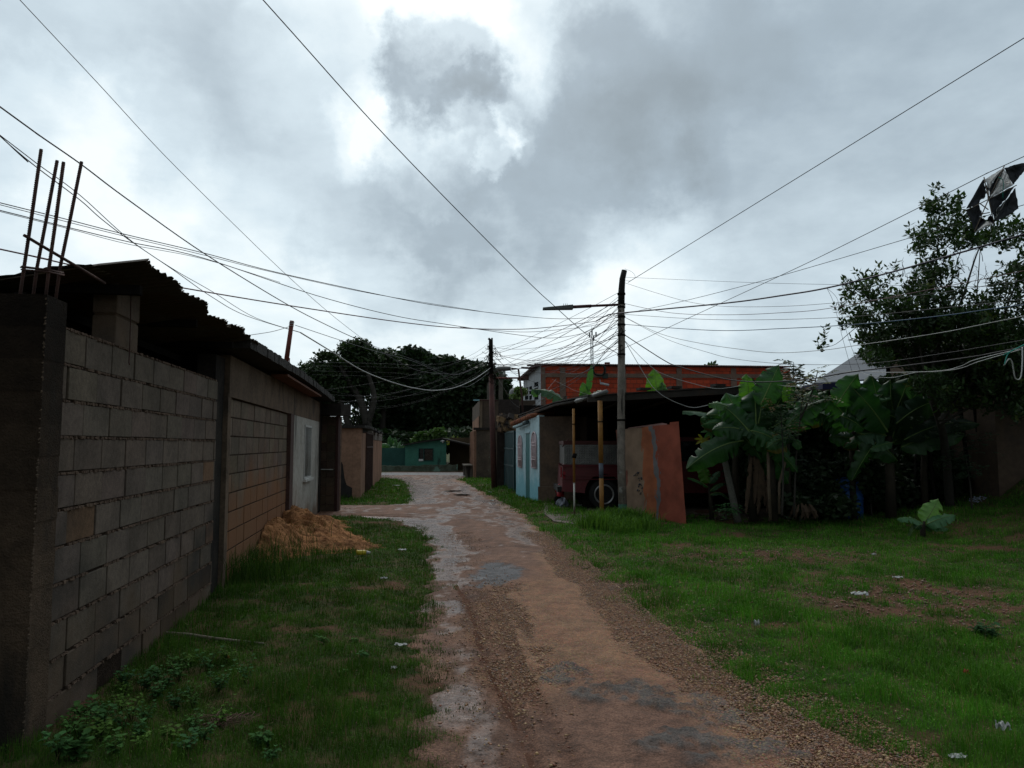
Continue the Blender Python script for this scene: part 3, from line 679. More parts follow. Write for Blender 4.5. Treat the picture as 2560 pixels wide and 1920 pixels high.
mb = MB(); mb.fbox(LW, wu0+.02, wu1-.02, -.10, -.08, wz0, wz1); mb.build('window_pane', mat('dusty_glass', (.012,.025,.022), rough=.7, bump=.05, spec=.05), win)
mb = MB(); mb.fbox(LW, wu0-.06, wu1+.06, .0, .09, wz0-.05, wz0-.002); mb.build('window_sill', M_white, win)
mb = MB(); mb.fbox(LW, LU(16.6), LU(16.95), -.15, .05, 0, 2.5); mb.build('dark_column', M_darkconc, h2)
# projecting end bay: block return wall + red post
EF = frame((LX(17.0)-.02, 17.0), (-3.97, 16.95), False)
b = MB(); mb = MB()
for r in range(11):
    for c_ in range(2):
        b.fbox(EF, c_*.2-.0+.004, c_*.2+.196, -.02, .006+random.uniform(-.002,.003), r*.2+.01, r*.2+.194, jit((.55,.5,.45), .2))
b.build('return_blocks', M_blk, h2)
mb.fbox(EF, 0, .44, -.3, -.005, 0, 2.2); mb.build('return_core', M_mortar, h2)
mb = MB(); mb.fbox(EF, .41, .47, -.12, .02, 0, 2.22); mb.build('red_post', mat('dark_red_post', (.05,.02,.017), rough=.7), h2)
mb = MB(); mb.fbox(EF, .07, .36, .0, .04, .98, 1.0); mb.build('white_ledge', M_white, h2)
mb = MB(); mb.fbox(EF, -.1, .6, -.45, .25, 2.22, 2.48); mb.build('fascia', M_darkconc, h2)
# roof slab with sloping clay underside
M_roofdark = mat('mouldy_roof_edge', (.030,.027,.024), (.018,.016,.015), scale=5, rough=.95, bump=.8, bscale=25, bdist=.03)
M_claysoff = mat('clay_underside', (.13,.05,.028), (.08,.032,.02), scale=6, rough=.9, bump=.4)
mb = MB(); n = 60
for i in range(n):
    a, e = LU(7.5)+(LU(17.2)-LU(7.5))*i/n, LU(7.5)+(LU(17.2)-LU(7.5))*(i+1)/n
    zz = 2.54+.05*math.sin(i/n*3.1)+random.uniform(-.003, .003); o_ = .30+random.uniform(-.008, .008)
    mb.fbox(LW, a, e, -2.6, o_, zz, zz+.11+random.uniform(-.01, .01))
o = mb.build('roof', M_roofdark, h2)
mb = MB(); mb.fbox(LW, LU(10.2), LU(14.6), .045, .27, 2.50, 2.53); mb.build('clay_soffit', M_claysoff, o)
mb = MB(); mb.fbox(LW, LU(7.8), LU(17.0), -2.6, -2.5, 0, 2.5); mb.build('rear_wall', M_dark, h2)
# rusty mast on that roof
rm = thing('rusty_mast', P(712, 918, 10.6), 'leaning rusty red pipe mast sticking out of the left roof with cables tied on', 'mast')
mb = MB(); a, e = P(712, 930, 10.6), P(730, 802, 10.6); mb.tube([a, e], [.036, .030], 10); mb.build('pipe', M_rustred, rm)
mb = MB(); 
for f in (.90, .94, .97): p = a.lerp(e, f); mb.tube([p-Vector((0,0,.004)), p+Vector((0,0,.004))], .037, 10)
mb.build('cable_wraps', M_zinc, rm)
mb = MB(); mb.tube([P(717,925,10.7), P(719,893,10.7)], .007, 6); mb.tube([P(723,930,10.8), P(724,895,10.8)], .007, 6); mb.build('stub_bars', M_rustred, rm)
mb = MB(); mb.tube([P(789,976,14.6), P(789,962,14.6)], .02, 8); mb.build('insulator', M_white, label='larger white insulator near the far corner of the left roof', cat='insulator')
mb = MB(); mb.tube([P(806,985,15.4), P(806,974,15.4)], .018, 8); mb.build('insulator', M_white, label='smaller white insulator right at the far corner of the left roof', cat='insulator')

# ---- sand pile
def mound(x, y):
    base = .44*np.exp(-(((y-12.6)/1.7)**2)-((x-(-3.8))/(.62))**2)+.38*np.exp(-(((y-10.3)/.8)**2)-((x+3.40)/.42)**2)
    base += .24*np.exp(-((y-11.6+ (x+2.9)*.5)/.9)**2-((x+3.0)/.6)**2)+.085*np.exp(-((y-11.0)/.55)**2-((x+2.35)/.5)**2)
    rill = fbm(x*2.2+y*.4, y*9, 3, 7)-.5
    return base*(1+.7*rill)+(.11*(fbm(x*7, y*7, 4, 8)-.5)+.05*(fbm(x*25, y*25, 2, 18)-.5))*np.clip(base*8, 0, 1)
mx = np.linspace(-4.2, -1.3, 170); my = np.linspace(9.0, 15.0, 260); X, Y = np.meshgrid(mx, my)
wallx = -1.843-.151*Y+.02
Z = np.maximum(mound(X, Y)-.05, -.06); Z = hgt(X, Y)+Z; Xc = np.maximum(X, wallx)
M_sand = mat('clumpy_orange_sand', (.36,.175,.078), (.20,.09,.042), scale=7, rough=.95, bump=1, bscale=22, spec=.1, bdist=.06, attr=True)
cc = (.25+1.5*fbm(X*6, Y*14, 4, 77))[..., None]*np.array([1, 1, 1])
npmesh('sand_pile', np.c_[Xc.ravel(), Y.ravel(), Z.ravel()], gridfaces(*X.shape), M_sand, col=cc.reshape(-1, 3), smooth=True, label='heap of damp orange sand piled against the left block house', cat='sand pile')
# straw-like crumbs on its crest
n = 2600; xs = rng.uniform(-4.0, -2.3, n); ys = rng.uniform(9.6, 13.6, n); zm = mound(xs, ys)
k = (zm > .30) & (xs > -1.843-.151*ys+.03) & (rng.random(n) < .85); xs, ys, zm = xs[k], ys[k], zm[k]; n = len(xs)
an = rng.uniform(-.9, .9, n); ln = rng.uniform(.015, .05, n); z = hgt(xs, ys)+zm-.055
V = np.stack([np.c_[xs-.008, ys, z], np.c_[xs+.008, ys, z], np.c_[xs+np.sin(an)*ln, ys-ln*.3, z+ln*np.cos(an)]], 1).reshape(-1, 3)
npmesh('sand_crumbs', V, np.arange(3*n).reshape(-1, 3), mat('dry_sand_crumbs', (.36,.22,.09), (.22,.12,.05), scale=9, rough=.95, bump=0, spec=.05), label='dry crumbly clods and straw along the crest of the orange sand pile', cat='sand', kind='stuff')
# ---- peach wall with gate further back
pw = thing('peach_wall', (-4.6, 21, 0), 'peach plastered compound wall with a black mould stain beyond the side lane', 'wall')
M_peach = mat('peach_plaster', (.30,.175,.12), (.22,.13,.09), scale=1.6, rough=.92, bump=.35, bscale=35, spec=.1, stain=(.10,.055,.04), sscale=(1.5,1.5,.4), slo=.56, shi=.68)
M_peach_m = mat('mould_on_plaster', (.018,.017,.016), (.03,.026,.024), scale=5, rough=.95, bump=.3)
c0 = G(898, 1250)
Z0 = 2.02
PF = frame((-8.0, c0.y-.1), (c0.x, c0.y), False)     # face towards the viewer
mb = MB(); mb.fbox(PF, 0, PF.L, -.2, 0, 0, Z0); mb.build('front_face', M_peach, pw)
uA = PF.L-.98
poly = [PF(uA-.5,.004,.02), PF(uA+.93,.004,.02), PF(uA+.86,.004,.30), PF(uA+.62,.004,.42), PF(uA+.56,.004,.62), PF(uA+.50,.004,1.0), PF(uA+.36,.004,1.28), PF(uA+.22,.004,1.42), PF(uA+.05,.004,1.45), PF(uA-.5,.004,1.5)]
mb = MB(); mb.prism(poly, PF.n*-.003); mb.build('mould_stain', M_peach_m, pw)
e0 = G(963, 1196)
SF = frame((c0.x, c0.y), (e0.x, 33.5), False)       # side along the street
ug0, ug1 = 2.2, 5.4
mb = MB(); mb.fbox(SF, 0, .45, -.2, .03, 0, Z0+.02); mb.build('corner_pier', M_peach, pw)
mb = MB(); mb.fbox(SF, .45, ug0, -.2, 0, 0, 1.9); mb.fbox(SF, ug1, SF.L, -.2, 0, 0, 1.72); mb.build('street_face', M_peach, pw)
M_blkfar = mat('far_blocks', (.15,.13,.11), (.10,.085,.07), scale=3, rough=.95, bump=.4)
b = MB()
for r in range(2):
    u = ug1
    while u < SF.L-.2: b.fbox(SF, u+.01, min(u+.42, SF.L), -.15, .01, 1.73+r*.2, 1.92+r*.2, jit((1,1,1), .2)); u += .43
b.build('top_blocks', M_blkfar, pw)
M_gate_b = mat('brown_sheet_gate', (.17,.10,.075), (.12,.07,.055), scale=3, rough=.7, bump=.2)
gt = MB()
for i in range(8):
    u = ug0+(ug1-ug0)*i/8; gt.fbox(SF, u+.02, u+(ug1-ug0)/8-.02, -.06, -.02+.02*(i % 2), .05, 1.45)
gt = gt.build('gate', M_gate_b, pw)
mb = MB()
for i in range(9): u = ug0+(ug1-ug0)*i/8; mb.fbox(SF, u-.03, u+.03, -.05, .04, 0, 1.95)
mb.fbox(SF, ug0, ug1, -.04, .045, 1.45, 1.5); mb.fbox(SF, ug0, ug1, -.04, .045, 1.90, 1.95); mb.build('gate_frame', mat('dark_brown_steel', (.06,.032,.026), rough=.7), gt)
mb = MB(); mb.fbox(PF, 0, PF.L+.15, -1.2, .12, Z0+.004, Z0+.08)
for u in (.3, 2.2, 4, 6, 8.5): mb.fbox(SF, u-.1, u+1.2, -1.2, .18, Z0+.02-(.04*(u>5)), Z0+.09-(.04*(u>5)))
mb.build('flat_roof', M_roofdark, pw)
mb = MB()
for i in range(16):
    p = SF(random.uniform(.2, 8.5), -.3, Z0+.08); mb.tube([p, p+Vector((random.uniform(-.1,.1), 0, random.uniform(.1,.5)))], .012, 5)
for i in range(12): p = SF(random.uniform(1, 9), -.2, Z0+.12); mb.box(p, (.15,.15,random.uniform(.06,.2)), random.random())
mb.build('starter_bars', M_dark, pw)
# ================================================================== END OF THE STREET
M_green = mat('sea_green_paint', (.045,.17,.125), (.03,.125,.09), scale=2, rough=.75, bump=.2, stain=(.02,.06,.045), sscale=(1.5,1.5,.5), slo=.60, shi=.72)
M_dgreen = mat('darker_green', (.018,.075,.062), (.012,.05,.042), scale=2, rough=.75, bump=.2)
M_ochre = mat('brown_porch_wall', (.10,.07,.038), (.075,.052,.03), scale=2, rough=.85, bump=.2)
M_glass = mat('dark_glass', (.012,.016,.02), rough=.12, bump=0, spec=.5)
gh = thing('green_house', (-5.4, 44, 0), 'low sea green house with a louvred window at the far end of the dirt road', 'house')
def XW(px, D): return (px-1280)/F*D
def ZW(py, D): return EYE+(1112-py)/F*D
D0 = 44.0; g0, g1 = XW(1014, D0), XW(1116, D0)
wx0, wx1, wz0, wz1 = XW(1049,D0), XW(1083,D0), ZW(1151,D0), ZW(1122,D0)
GF = frame((g0, D0), (g1, D0))
def wall_hole(mb, fr, u0, u1, z0, z1, hu0, hu1, hz0, hz1, th=.2, z1b=None):
    mb.fbox(fr, u0, hu0, -th, 0, z0, hz1); mb.fbox(fr, hu1, u1, -th, 0, z0, hz1); mb.fbox(fr, hu0, hu1, -th, 0, z0, hz0)
    mb.fbox(fr, u0, u1, -th, 0, hz1, z1, z1b=z1b)
mb = MB(); wall_hole(mb, GF, 0, GF.L, 0, ZW(1112,D0), wx0-g0, wx1-g0, wz0, wz1, z1b=ZW(1098,D0)); mb.build('wall', M_green, gh)
mb = MB(); fr = lambda u, n, z: GF(u, n, z)
for (a, e, z0_, z1_) in ((wx0-g0-.04, wx0-g0, wz0-.04, wz1+.04), (wx1-g0, wx1-g0+.04, wz0-.04, wz1+.04), (wx0-g0, wx1-g0, wz1, wz1+.04), (wx0-g0, wx1-g0, wz0-.04, wz0), (wx0-g0+.26, wx0-g0+.30, wz0, wz1)): mb.fbox(GF, a, e, -.05, .03, z0_, z1_)
win = mb.build('window', M_dgreen, gh)
mb = MB(); mb.fbox(GF, wx0-g0, wx1-g0, -.16, -.14, wz0, wz1); mb.build('window_pane', M_glass, win)
mb = MB()
for i in range(8): z = wz0+.05+i*(wz1-wz0-.08)/8; mb.fbox(GF, wx0-g0+.31, wx1-g0-.02, -.06, -.01, z, z+.018)
mb.build('louvre_blades', mat('brown_louvre', (.09,.07,.05), rough=.5), win)
mb = MB(); mb.fbox(GF, wx0-g0-.02, wx0-g0+.25, .032, .05, wz0-.03, wz0+.09); mb.build('white_notice', mat('white_card', (.6,.62,.6), rough=.6), gh)
mb = MB(); c = P(1107, 1103, D0-.2); mb.lathe(c, (0,0,1), [(.0,.10),(.035,.09),(.05,.05),(.15,.01),(.16,0),(.10,.0)], 16); mb.tube([c+Vector((0,0,0)), c+Vector((0,0,-.1))], .045, 10); mb.tube([c+Vector((0,0,.09)), c+Vector((0,.25,.12))], .015, 6)
mb.build('porch_lamp', mat('white_enamel', (.7,.72,.72), rough=.4), gh)
mb = MB(); mb.fbox(GF, g1-g0, XW(1172,D0)-g0, -2.5, -2.4, 0, 2.0); mb.build('porch_wall', M_ochre, gh)
mb = MB(); mb.prism([GF(-.1,.3,ZW(1111,D0)), GF(XW(1105,D0)-g0,.3,ZW(1094.5,D0)), GF(XW(1180,D0)-g0,.3,ZW(1112,D0)), GF(XW(1180,D0)-g0,.3,ZW(1116,D0)), GF(XW(1105,D0)-g0,.3,ZW(1098,D0)), GF(-.1,.3,ZW(1114,D0))], (0, 4, 0)); mb.build('roof', M_roofdark, gh)
mb = MB(); mb.fbox(GF, XW(940,D0)-g0, XW(1010,D0)-g0, -.7, -.5, 0, ZW(1120,D0)); mb.fbox(GF, XW(1010,D0)-g0, 0, -.7, -.25, 0, ZW(1117,D0)); mb.build('side_wall', M_dgreen, gh)  # recessed side wall in a darker green than the main wall
lw = MB(); M_mossy = mat('mossy_rubble', (.10,.125,.095), (.045,.055,.035), scale=4, rough=.95, bump=1, bscale=12, bdist=.05, stain=(.14,.25,.2), sscale=(1.2,1.2,1.2), slo=.58, shi=.66)
LF = frame((XW(930,43.2), 43.2), (XW(1145,43.2), 43.2)); 
for i in range(40):
    u = LF.L*i/40; lw.fbox(LF, u, u+LF.L/40, -.25, random.uniform(-.01,.02), -.1, ZW(1164,43.2)+random.uniform(-.02,.02)+.06*(i > 22))
lw.build('rubble_wall', M_mossy, label='low mossy rubble wall along the cross street in front of the green house', cat='wall')
# right corner buildings beyond the teal gate
M_mouldwall = mat('mouldy_brown_wall', (.10,.075,.055), (.045,.036,.030), scale=1.5, rough=.95, bump=.6, bscale=18, stain=(.15,.14,.12), sscale=(1.3,1.3,1.0), slo=.60, shi=.68)
M_brownbld = mat('brown_render', (.10,.072,.052), (.065,.05,.04), scale=1, rough=.95, bump=.4)
cb = thing('corner_building', (-1.2, 36, 0), 'peach and mould-black corner building where the dirt road meets the cross street', 'building')
D1 = 34.3; xA = XW(1190, D1); xA2 = XW(1178, 38.6)
CS = frame((xA2, 38.6), (xA, D1))           # street side, normal towards road (-x)
mb = MB(); mb.fbox(CS, 0, CS.L, -.2, 0, 0, ZW(1075,D1)); 
mb.build('street_face', M_peach, cb)
mb = MB()
for u in (.8, 1.9, 3.0, 4.0): mb.fbox(CS, u, u+.25, .0, .10, 0, ZW(1075,D1)-.05)
mb.build('pilasters', M_peach, cb)
mb = MB(); mb.fbox(CS, 1.2, 1.7, .002, .02, 1.2, 2.0); mb.build('dark_opening', M_dark, cb)
CFR = frame((xA, D1), (XW(1262, D1), D1-.2))
mb = MB(); mb.fbox(CFR, 0.02, CFR.L, -.25, 0, 0, ZW(1075,D1)); mb.build('front_face', M_mouldwall, cb)
mb = MB(); mb.fbox(CFR, -.1, CFR.L, -4, .08, ZW(1075,D1), ZW(1072,D1)+.05); mb.build('parapet', M_darkconc, cb)
mb = MB(); mb.fbox(CS, 1.0, 3.8, .1, .5, .55, .60); mb.fbox(CS, 1.1, 1.3, .1, .45, 0, .54); mb.fbox(CS, 3.5, 3.7, .1, .45, 0, .54); mb.build('stone_bench', M_conc, label='pale stone bench against the peach side of the corner building', cat='bench')
ub = thing('brown_building', (0, 38, 0), 'unfinished brown two storey building with bare concrete columns rising from its roof', 'building')
D2 = 38.0
mb = MB(); x0 = XW(1199, D2); zt = ZW(1001, D2)
mb.hexa([(x0,D2,0),(XW(1352,D2),D2,0),(XW(1352,D2),D2+8,0),(x0-.8,D2+8,0),(x0,D2,zt),(XW(1352,D2),D2,zt),(XW(1352,D2),D2+8,zt),(x0-.8,D2+8,zt)]); mb.build('wall', M_brownbld, ub)
mb = MB(); mb.box(((XW(1199,D2)+XW(1206,D2))/2, D2-.06, (ZW(1073,D2)+zt)/2), (XW(1206,D2)-XW(1199,D2), .1, zt-ZW(1073,D2)-.01)); mb.build('pilaster', mat('tan_render', (.17,.125,.085), (.12,.09,.065), scale=3, rough=.9), ub)
mb = MB(); a = XW(1178, 40.5); mb.hexa([(a,42,0),(XW(1199,D2)-.05,D2+.1,0),(XW(1199,D2),D2+2,0),(a+.5,43,0),(a,42,ZW(1054,41)),(XW(1199,D2)-.05,D2+.1,ZW(1040,D2)),(XW(1199,D2),D2+2,ZW(1040,D2)),(a+.5,43,ZW(1054,41))]); mb.build('peach_side', M_peach, ub)
for (p0_, p1_, yt) in ((1217,1238,948),(1246,1257,933)):
    mb = MB(); xa, xb = XW(p0_, 37.9), XW(p1_, 37.9)
    if p0_ == 1217:
        mb.box(((XW(1217,38.3)+XW(1226,38.3))/2, 38.4, (zt+ZW(957,38.3))/2), (XW(1226,38.3)-XW(1217,38.3), .25, ZW(957,38.3)-zt)); mb.box(((XW(1227,38.5)+XW(1238,38.5))/2, 38.7, (zt+ZW(948,38.3))/2), (XW(1238,38.3)-XW(1227,38.3), .3, ZW(948,38.3)-zt), col=(.6,.6,.6))
    else: mb.box(((xa+xb)/2, 38.3, (zt+ZW(yt,38))/2), (xb-xa, .25, ZW(yt,38)-zt))
    mb.build('roof_column', M_conc, ub)
mb = MB(); mb.tube([P(1198,1000,37.8), P(1245,1001,37.8)], .04, 6); mb.build('edge_pipe', M_rust, ub)
mb = MB(); mb.box(P(1191,1000.5,37.8), (.32,.25,.06)); mb.build('blue_sheet', mat('pale_blue_paint', (.25,.50,.58), rough=.5), ub)
mb = MB(); mb.tube([P(1240,945,38.1), P(1312,945,38.1)], .05, 6); mb.build('steel_beam', M_rustred, ub)
mb = MB(); mb.box(P(1315,945,38.1), (.3,.2,.2)); mb.build('beam_block', M_rust, ub)
mb = MB(); mb.lathe(P(1287,990,36.5), (0,0,1), [(.26,-.25),(.28,.2),(.22,.32),(.1,.38)], 20); mb.build('water_tank', mat('grey_tank', (.22,.22,.22), rough=.6), label='small grey water tank on the roof behind the street lamp', cat='water tank')
# rubble patch above the gate
rb = MB()
for i in range(170):
    p = P(random.uniform(1252,1290), random.uniform(1042,1077), 26.2+random.uniform(-.1,.3)); s = random.uniform(.06,.2)
    k = random.choice(((.20,.13,.08),(.12,.09,.07),(.06,.05,.045),(.26,.17,.09)))
    rb.box(p, (s*1.4, s, s), random.random()*3, tilt=(random.random()*.5, random.random()*.5), col=k)
rb.box(P(1272, 1065, 26.9), (.75, .5, 1.9), col=(.05,.04,.035))
rb.box(P(1270, 1150, 26.9), (.8, .4, 2.1), col=(.05,.04,.035))
rb.build('crumbling_wall', mat('crumbling_brick_clay', (1,1,1), (.6,.6,.6), scale=9, rough=.95, bump=.8, attr=True), label='crumbling stone and clay wall stub above the teal gate', cat='wall')
# teal gate
RF = frame(G(1348, 1259).xy[:], G(1290, 1240).xy[:], True)      # pale blue facade; u runs away, normal to road
M_teal = mat('teal_steel', (.020,.062,.068), (.014,.045,.052), scale=3, rough=.55, bump=.15, stain=(.05,.05,.045), sscale=(4,4,.6), slo=.64, shi=.72)
p_a, p_b = G(1289, 1233), G(1250, 1214)
TG = frame(p_a.xy[:], p_b.xy[:], True)
tg = thing('teal_gate', TG(TG.L/2, 0, 0), 'teal corrugated steel gate beside the pale blue wall', 'gate')
zg = 1.98; mb = MB()
for i in range(14):
    u = TG.L*i/14; w = TG.L/14
    for (z0_, z1_) in ((.08, .85), (.9, 1.42), (1.47, zg)): mb.prism([TG(u,0,z0_), TG(u+w*.4,0,z0_), TG(u+w*.5,.05,z0_), TG(u+w*.9,.05,z0_), TG(u+w,0,z0_), TG(u+w,-.03,z0_), TG(u,-.03,z0_)], (0, 0, z1_-z0_))
mb.build('gate_sheet', M_teal, tg)
mb = MB()
for z in (.05, .86, 1.43, zg): mb.fbox(TG, 0, TG.L, -.05, .06, z-.03, z+.03)
for u in (0, TG.L/2-.04, TG.L-.06): mb.fbox(TG, u, u+.06, -.05, .065, .081, zg-.031)
mb.build('gate_frame', M_teal, tg)
# pale blue house front
bh_ = thing('blue_house', RF(1.4, 0, 0), 'pale blue house front with a teal door and white arched grilles beside the carport', 'house')
M_blue = mat('pale_blue_paint_wall', (.44,.59,.63), (.38,.52,.56), scale=1.2, rough=.8, bump=.2, bscale=25, spec=.2, zstain=((.10,.36,.44), .55, .45, .75), stain=(.30,.42,.45), sscale=(4,4,.5), slo=.56, shi=.7)
ztop0, ztop1 = ZW(1037, 19.55), ZW(1060, 22.4)
L_ = RF.L
def uof(px):      # facade position under a pixel column
    best = min((abs(1280+RF(u*L_/400, 0, 0).x/RF(u*L_/400, 0, 0).y*F-px), u*L_/400) for u in range(401)); return best[1]
d0, d1 = uof(1324), uof(1314); zd = 1.88
mb = MB(); mb.fbox(RF, 0, d0, -.15, 0, 0, zd); mb.fbox(RF, d1, L_, -.15, 0, 0, zd); mb.fbox(RF, 0, L_, -.15, 0, zd, ztop0, z1b=ztop1); mb.build('wall', M_blue, bh_)
M_door = mat('teal_door_paint', (.012,.135,.14), (.01,.10,.105), scale=4, rough=.5, bump=.1)
mb = MB(); mb.fbox(RF, d0, d1, -.05, -.008, .03, zd); dr_ = mb.build('door', M_door, bh_)
mb = MB(); mb.fbox(RF, d0-.05, d1+.05, .0, .03, zd+.0, zd+.05); mb.build('door_frame', M_blue, dr_)
M_grille = mat('pinkish_white_grille', (.62,.50,.52), (.5,.36,.38), scale=8, rough=.6, bump=.1)
for (pc, y0, y1, wpx) in ((1302, 1089, 1167, 8.5), (1337, 1080, 1169, 11)):
    u0, u1 = uof(pc+wpx/2), uof(pc-wpx/2); um = (u0+u1)/2; Dm = RF(um, 0, 0).y
    zb, zt_ = ZW(y1, Dm), ZW(y0, Dm); r_ = (u1-u0)/2; zs = zt_-r_*1.1
    mb = MB(); poly = [RF(u0,.003,zb), RF(u1,.003,zb)]+[RF(um+r_*math.cos(t_), .003, zs+r_*1.1*math.sin(t_)) for t_ in np.linspace(0, math.pi, 12)]
    mb.prism(poly, RF.n*.004); w_ = mb.build('window', mat('window_recess', (.28,.30,.31), (.10,.07,.07), scale=7, rough=.6, bump=0), bh_)
    mb = MB(); path = [RF(u0,.03,zb)]+[RF(um-r_*math.cos(t_), .03, zs+r_*1.1*math.sin(t_)) for t_ in np.linspace(0, math.pi, 14)]+[RF(u1,.03,zb), RF(u0,.03,zb)]
    mb.tube(path, .018, 6)
    for f in (.2, .4, .6, .8): mb.tube([RF(u0+(u1-u0)*f, .03, zb), RF(u0+(u1-u0)*f, .03, zs+r_*.9*math.sin(math.acos(1-2*f)))], .010, 5)
    for z in (zb+.33*(zs-zb), zb+.42*(zs-zb), zb+.86*(zs-zb), zs): mb.tube([RF(u0,.03,z), RF(u1,.03,z)], .014, 5)
    mb.build('window_grille', M_grille, w_)
mb = MB()
nt = 13
for i in range(nt):
    u = .35+(L_-.35)*i/(nt-1); z = ztop0+(ztop1-ztop0)*u/L_; c_ = jit((.30,.11,.06), .3)
    mb.tube([RF(u, -.5, z+.10), RF(u, .16, z+.015)], [.06,.055], 8, col=c_)
mb.build('clay_tiles', mat('old_clay_tile', (1,1,1), (.55,.5,.45), scale=8, rough=.9, bump=.5, attr=True), bh_)
mb = MB(); mb.tube([P(1285,1068,22.2), P(1300,1064,21.5), P(1312,1058,20.9)], .045, 8); mb.tube([P(1310,1058,20.95), P(1319,1055,20.8)], .062, 8, col=(.3,.3,.3)); mb.build('gutter_pipe', mat('blue_grey_pipe', (.20,.30,.33), rough=.6, attr=True), bh_)
# brown end wall of the blue house (faces the viewer)
EW = frame(G(1349, 1259).xy[:], (1.62, 19.4))
M_endw = mat('dirty_brown_endwall', (.11,.075,.052), (.06,.045,.035), scale=1.6, rough=.95, bump=.5, bscale=30, stain=(.16,.10,.05), sscale=(1.4,1.4,.7), slo=.60, shi=.70)
mb = MB(); mb.fbox(EW, 0.01, EW.L, -3.4, -.003, 0, 2.30); mb.build('end_wall', M_endw, bh_)
mb = MB(); mb.fbox(EW, .0, .5, .0, .12, 0, .45); mb.build('plinth', M_endw, bh_)

# big white gable and brick building behind
wg = thing('white_building', (.9, 36, 0), 'tall white gabled building with three dark windows behind the brown building', 'building')
M_whitew = mat('white_limewash', (.42,.44,.46), (.35,.37,.39), scale=1.4, rough=.85, bump=.3, stain=(.25,.25,.25), sscale=(2,2,.5), slo=.6, shi=.7)
WFt = frame((XW(1309,40), 40.5), (XW(1352,37), 37.0))
Lw = WFt.L; zr, zl = ZW(914, 37), ZW(947, 40)
mb = MB(); mb.fbox(WFt, 0, Lw, -.2, 0, 0, zl, z1b=zr); mb.build('wall', M_whitew, wg)
def uofw(px): return min((abs(1280+WFt(u*Lw/300, 0, 0).x/WFt(u*Lw/300, 0, 0).y*F-px), u*Lw/300) for u in range(301))[1]
for (a_, b2, yt, yb) in ((1313,1321,970,1000),(1324,1330,967,1000),(1337,1346,957,1000)):
    u0, u1 = uofw(a_), uofw(b2); Dm = WFt(u0,0,0).y
    mb = MB(); mb.fbox(WFt, u0, u1, .0, .02, ZW(yb,Dm), ZW(yt,Dm)); w_ = mb.build('window', M_glass, wg)
    mb = MB()
    for f in (.35, .7): z = ZW(yb,Dm)*(1-f)+ZW(yt,Dm)*f; mb.fbox(WFt, u0, u1, .021, .05, z-.03, z+.03)
    mb.build('window_bars', M_whitew, w_)
mb = MB(); mb.hexa([WFt(-.2,.3,zl-.05),WFt(-.2,-.5,zl-.05),WFt(Lw,-.5,zr),WFt(Lw,.3,zr),WFt(-.2,.3,zl+.05),WFt(-.2,-.5,zl+.05),WFt(Lw,-.5,zr+.1),WFt(Lw,.3,zr+.1)]); mb.build('roof_edge', M_rust, wg)
bb = thing('brick_building', (8, 37, 0), 'long unplastered red clay brick building with concrete bands and a corrugated roof', 'building')
M_brick = bpy.data.materials.new('hollow_clay_brick'); M_brick.use_nodes = True
N, L = M_brick.node_tree.nodes, M_brick.node_tree.links; bs = N['Principled BSDF']; bs.inputs['Roughness'].default_value = .95; bs.inputs['Specular IOR Level'].default_value = .1
t_ = N.new('ShaderNodeTexCoord'); sx = N.new('ShaderNodeSeparateXYZ'); L.new(t_.outputs['Object'], sx.inputs[0]); cb_ = N.new('ShaderNodeCombineXYZ'); L.new(sx.outputs[0], cb_.inputs[0]); L.new(sx.outputs[2], cb_.inputs[1])
bt = N.new('ShaderNodeTexBrick'); L.new(cb_.outputs[0], bt.inputs['Vector']); bt.inputs['Scale'].default_value = 1
bt.inputs['Brick Width'].default_value = .34; bt.inputs['Row Height'].default_value = .22; bt.inputs['Mortar Size'].default_value = .012
bt.inputs['Color1'].default_value = (.46,.075,.036,1); bt.inputs['Color2'].default_value = (.34,.052,.028,1); bt.inputs['Mortar'].default_value = (.17,.055,.036,1); bt.inputs['Bias'].default_value = -.1
nz_ = N.new('ShaderNodeTexNoise'); nz_.inputs['Scale'].default_value = 1.3; nz_.inputs['Detail'].default_value = 6; L.new(t_.outputs['Object'], nz_.inputs['Vector'])
mr_ = N.new('ShaderNodeMapRange'); L.new(nz_.outputs[0], mr_.inputs['Value']); mr_.inputs['From Min'].default_value = .56; mr_.inputs['From Max'].default_value = .66
mx_ = N.new('ShaderNodeMix'); mx_.data_type = 'RGBA'; L.new(mr_.outputs[0], mx_.inputs['Factor']); L.new(bt.outputs['Color'], mx_.inputs['A']); mx_.inputs['B'].default_value = (.24,.075,.045,1)
L.new(mx_.outputs['Result'], bs.inputs['Base Color'])
bpn = N.new('ShaderNodeBump'); bpn.inputs['Distance'].default_value = .03; L.new(bt.outputs['Fac'], bpn.inputs['Height']); bpn.invert = True; L.new(bpn.outputs[0], bs.inputs['Normal'])
DB = 37.0; xb0, xb1 = XW(1353, DB), XW(1990, DB); zb_ = ZW(913, DB)
BF = frame((xb0, DB), (xb1, DB+.6))
mb = MB(); mb.fbox(BF, 0, BF.L, -7, 0, 0, zb_, z1b=ZW(920,DB+.6)); mb.build('brick_wall', M_brick, bb)
M_band = mat('grey_band_concrete', (.19,.13,.10), (.13,.09,.07), scale=2, rough=.95, bump=.5)
mb = MB(); za, zb2 = ZW(943, DB), ZW(933, DB); mb.fbox(BF, .02, BF.L, .0, .05, za, zb2); mb.build('concrete_band', M_band, bb)
for pxc in (1356, 1407, 1703, 1843, 1560):
    u = XW(pxc, DB)-xb0; mb = MB(); mb.fbox(BF, max(u-.14, .01), u+.16, .0, .055, 0, za-.002); mb.fbox(BF, max(u-.12, .01), u+.14, .0, .045, zb2+.002, zb_-.1); mb.build('concrete_column', M_band, bb)
mb = MB(); V = []; nu = 900
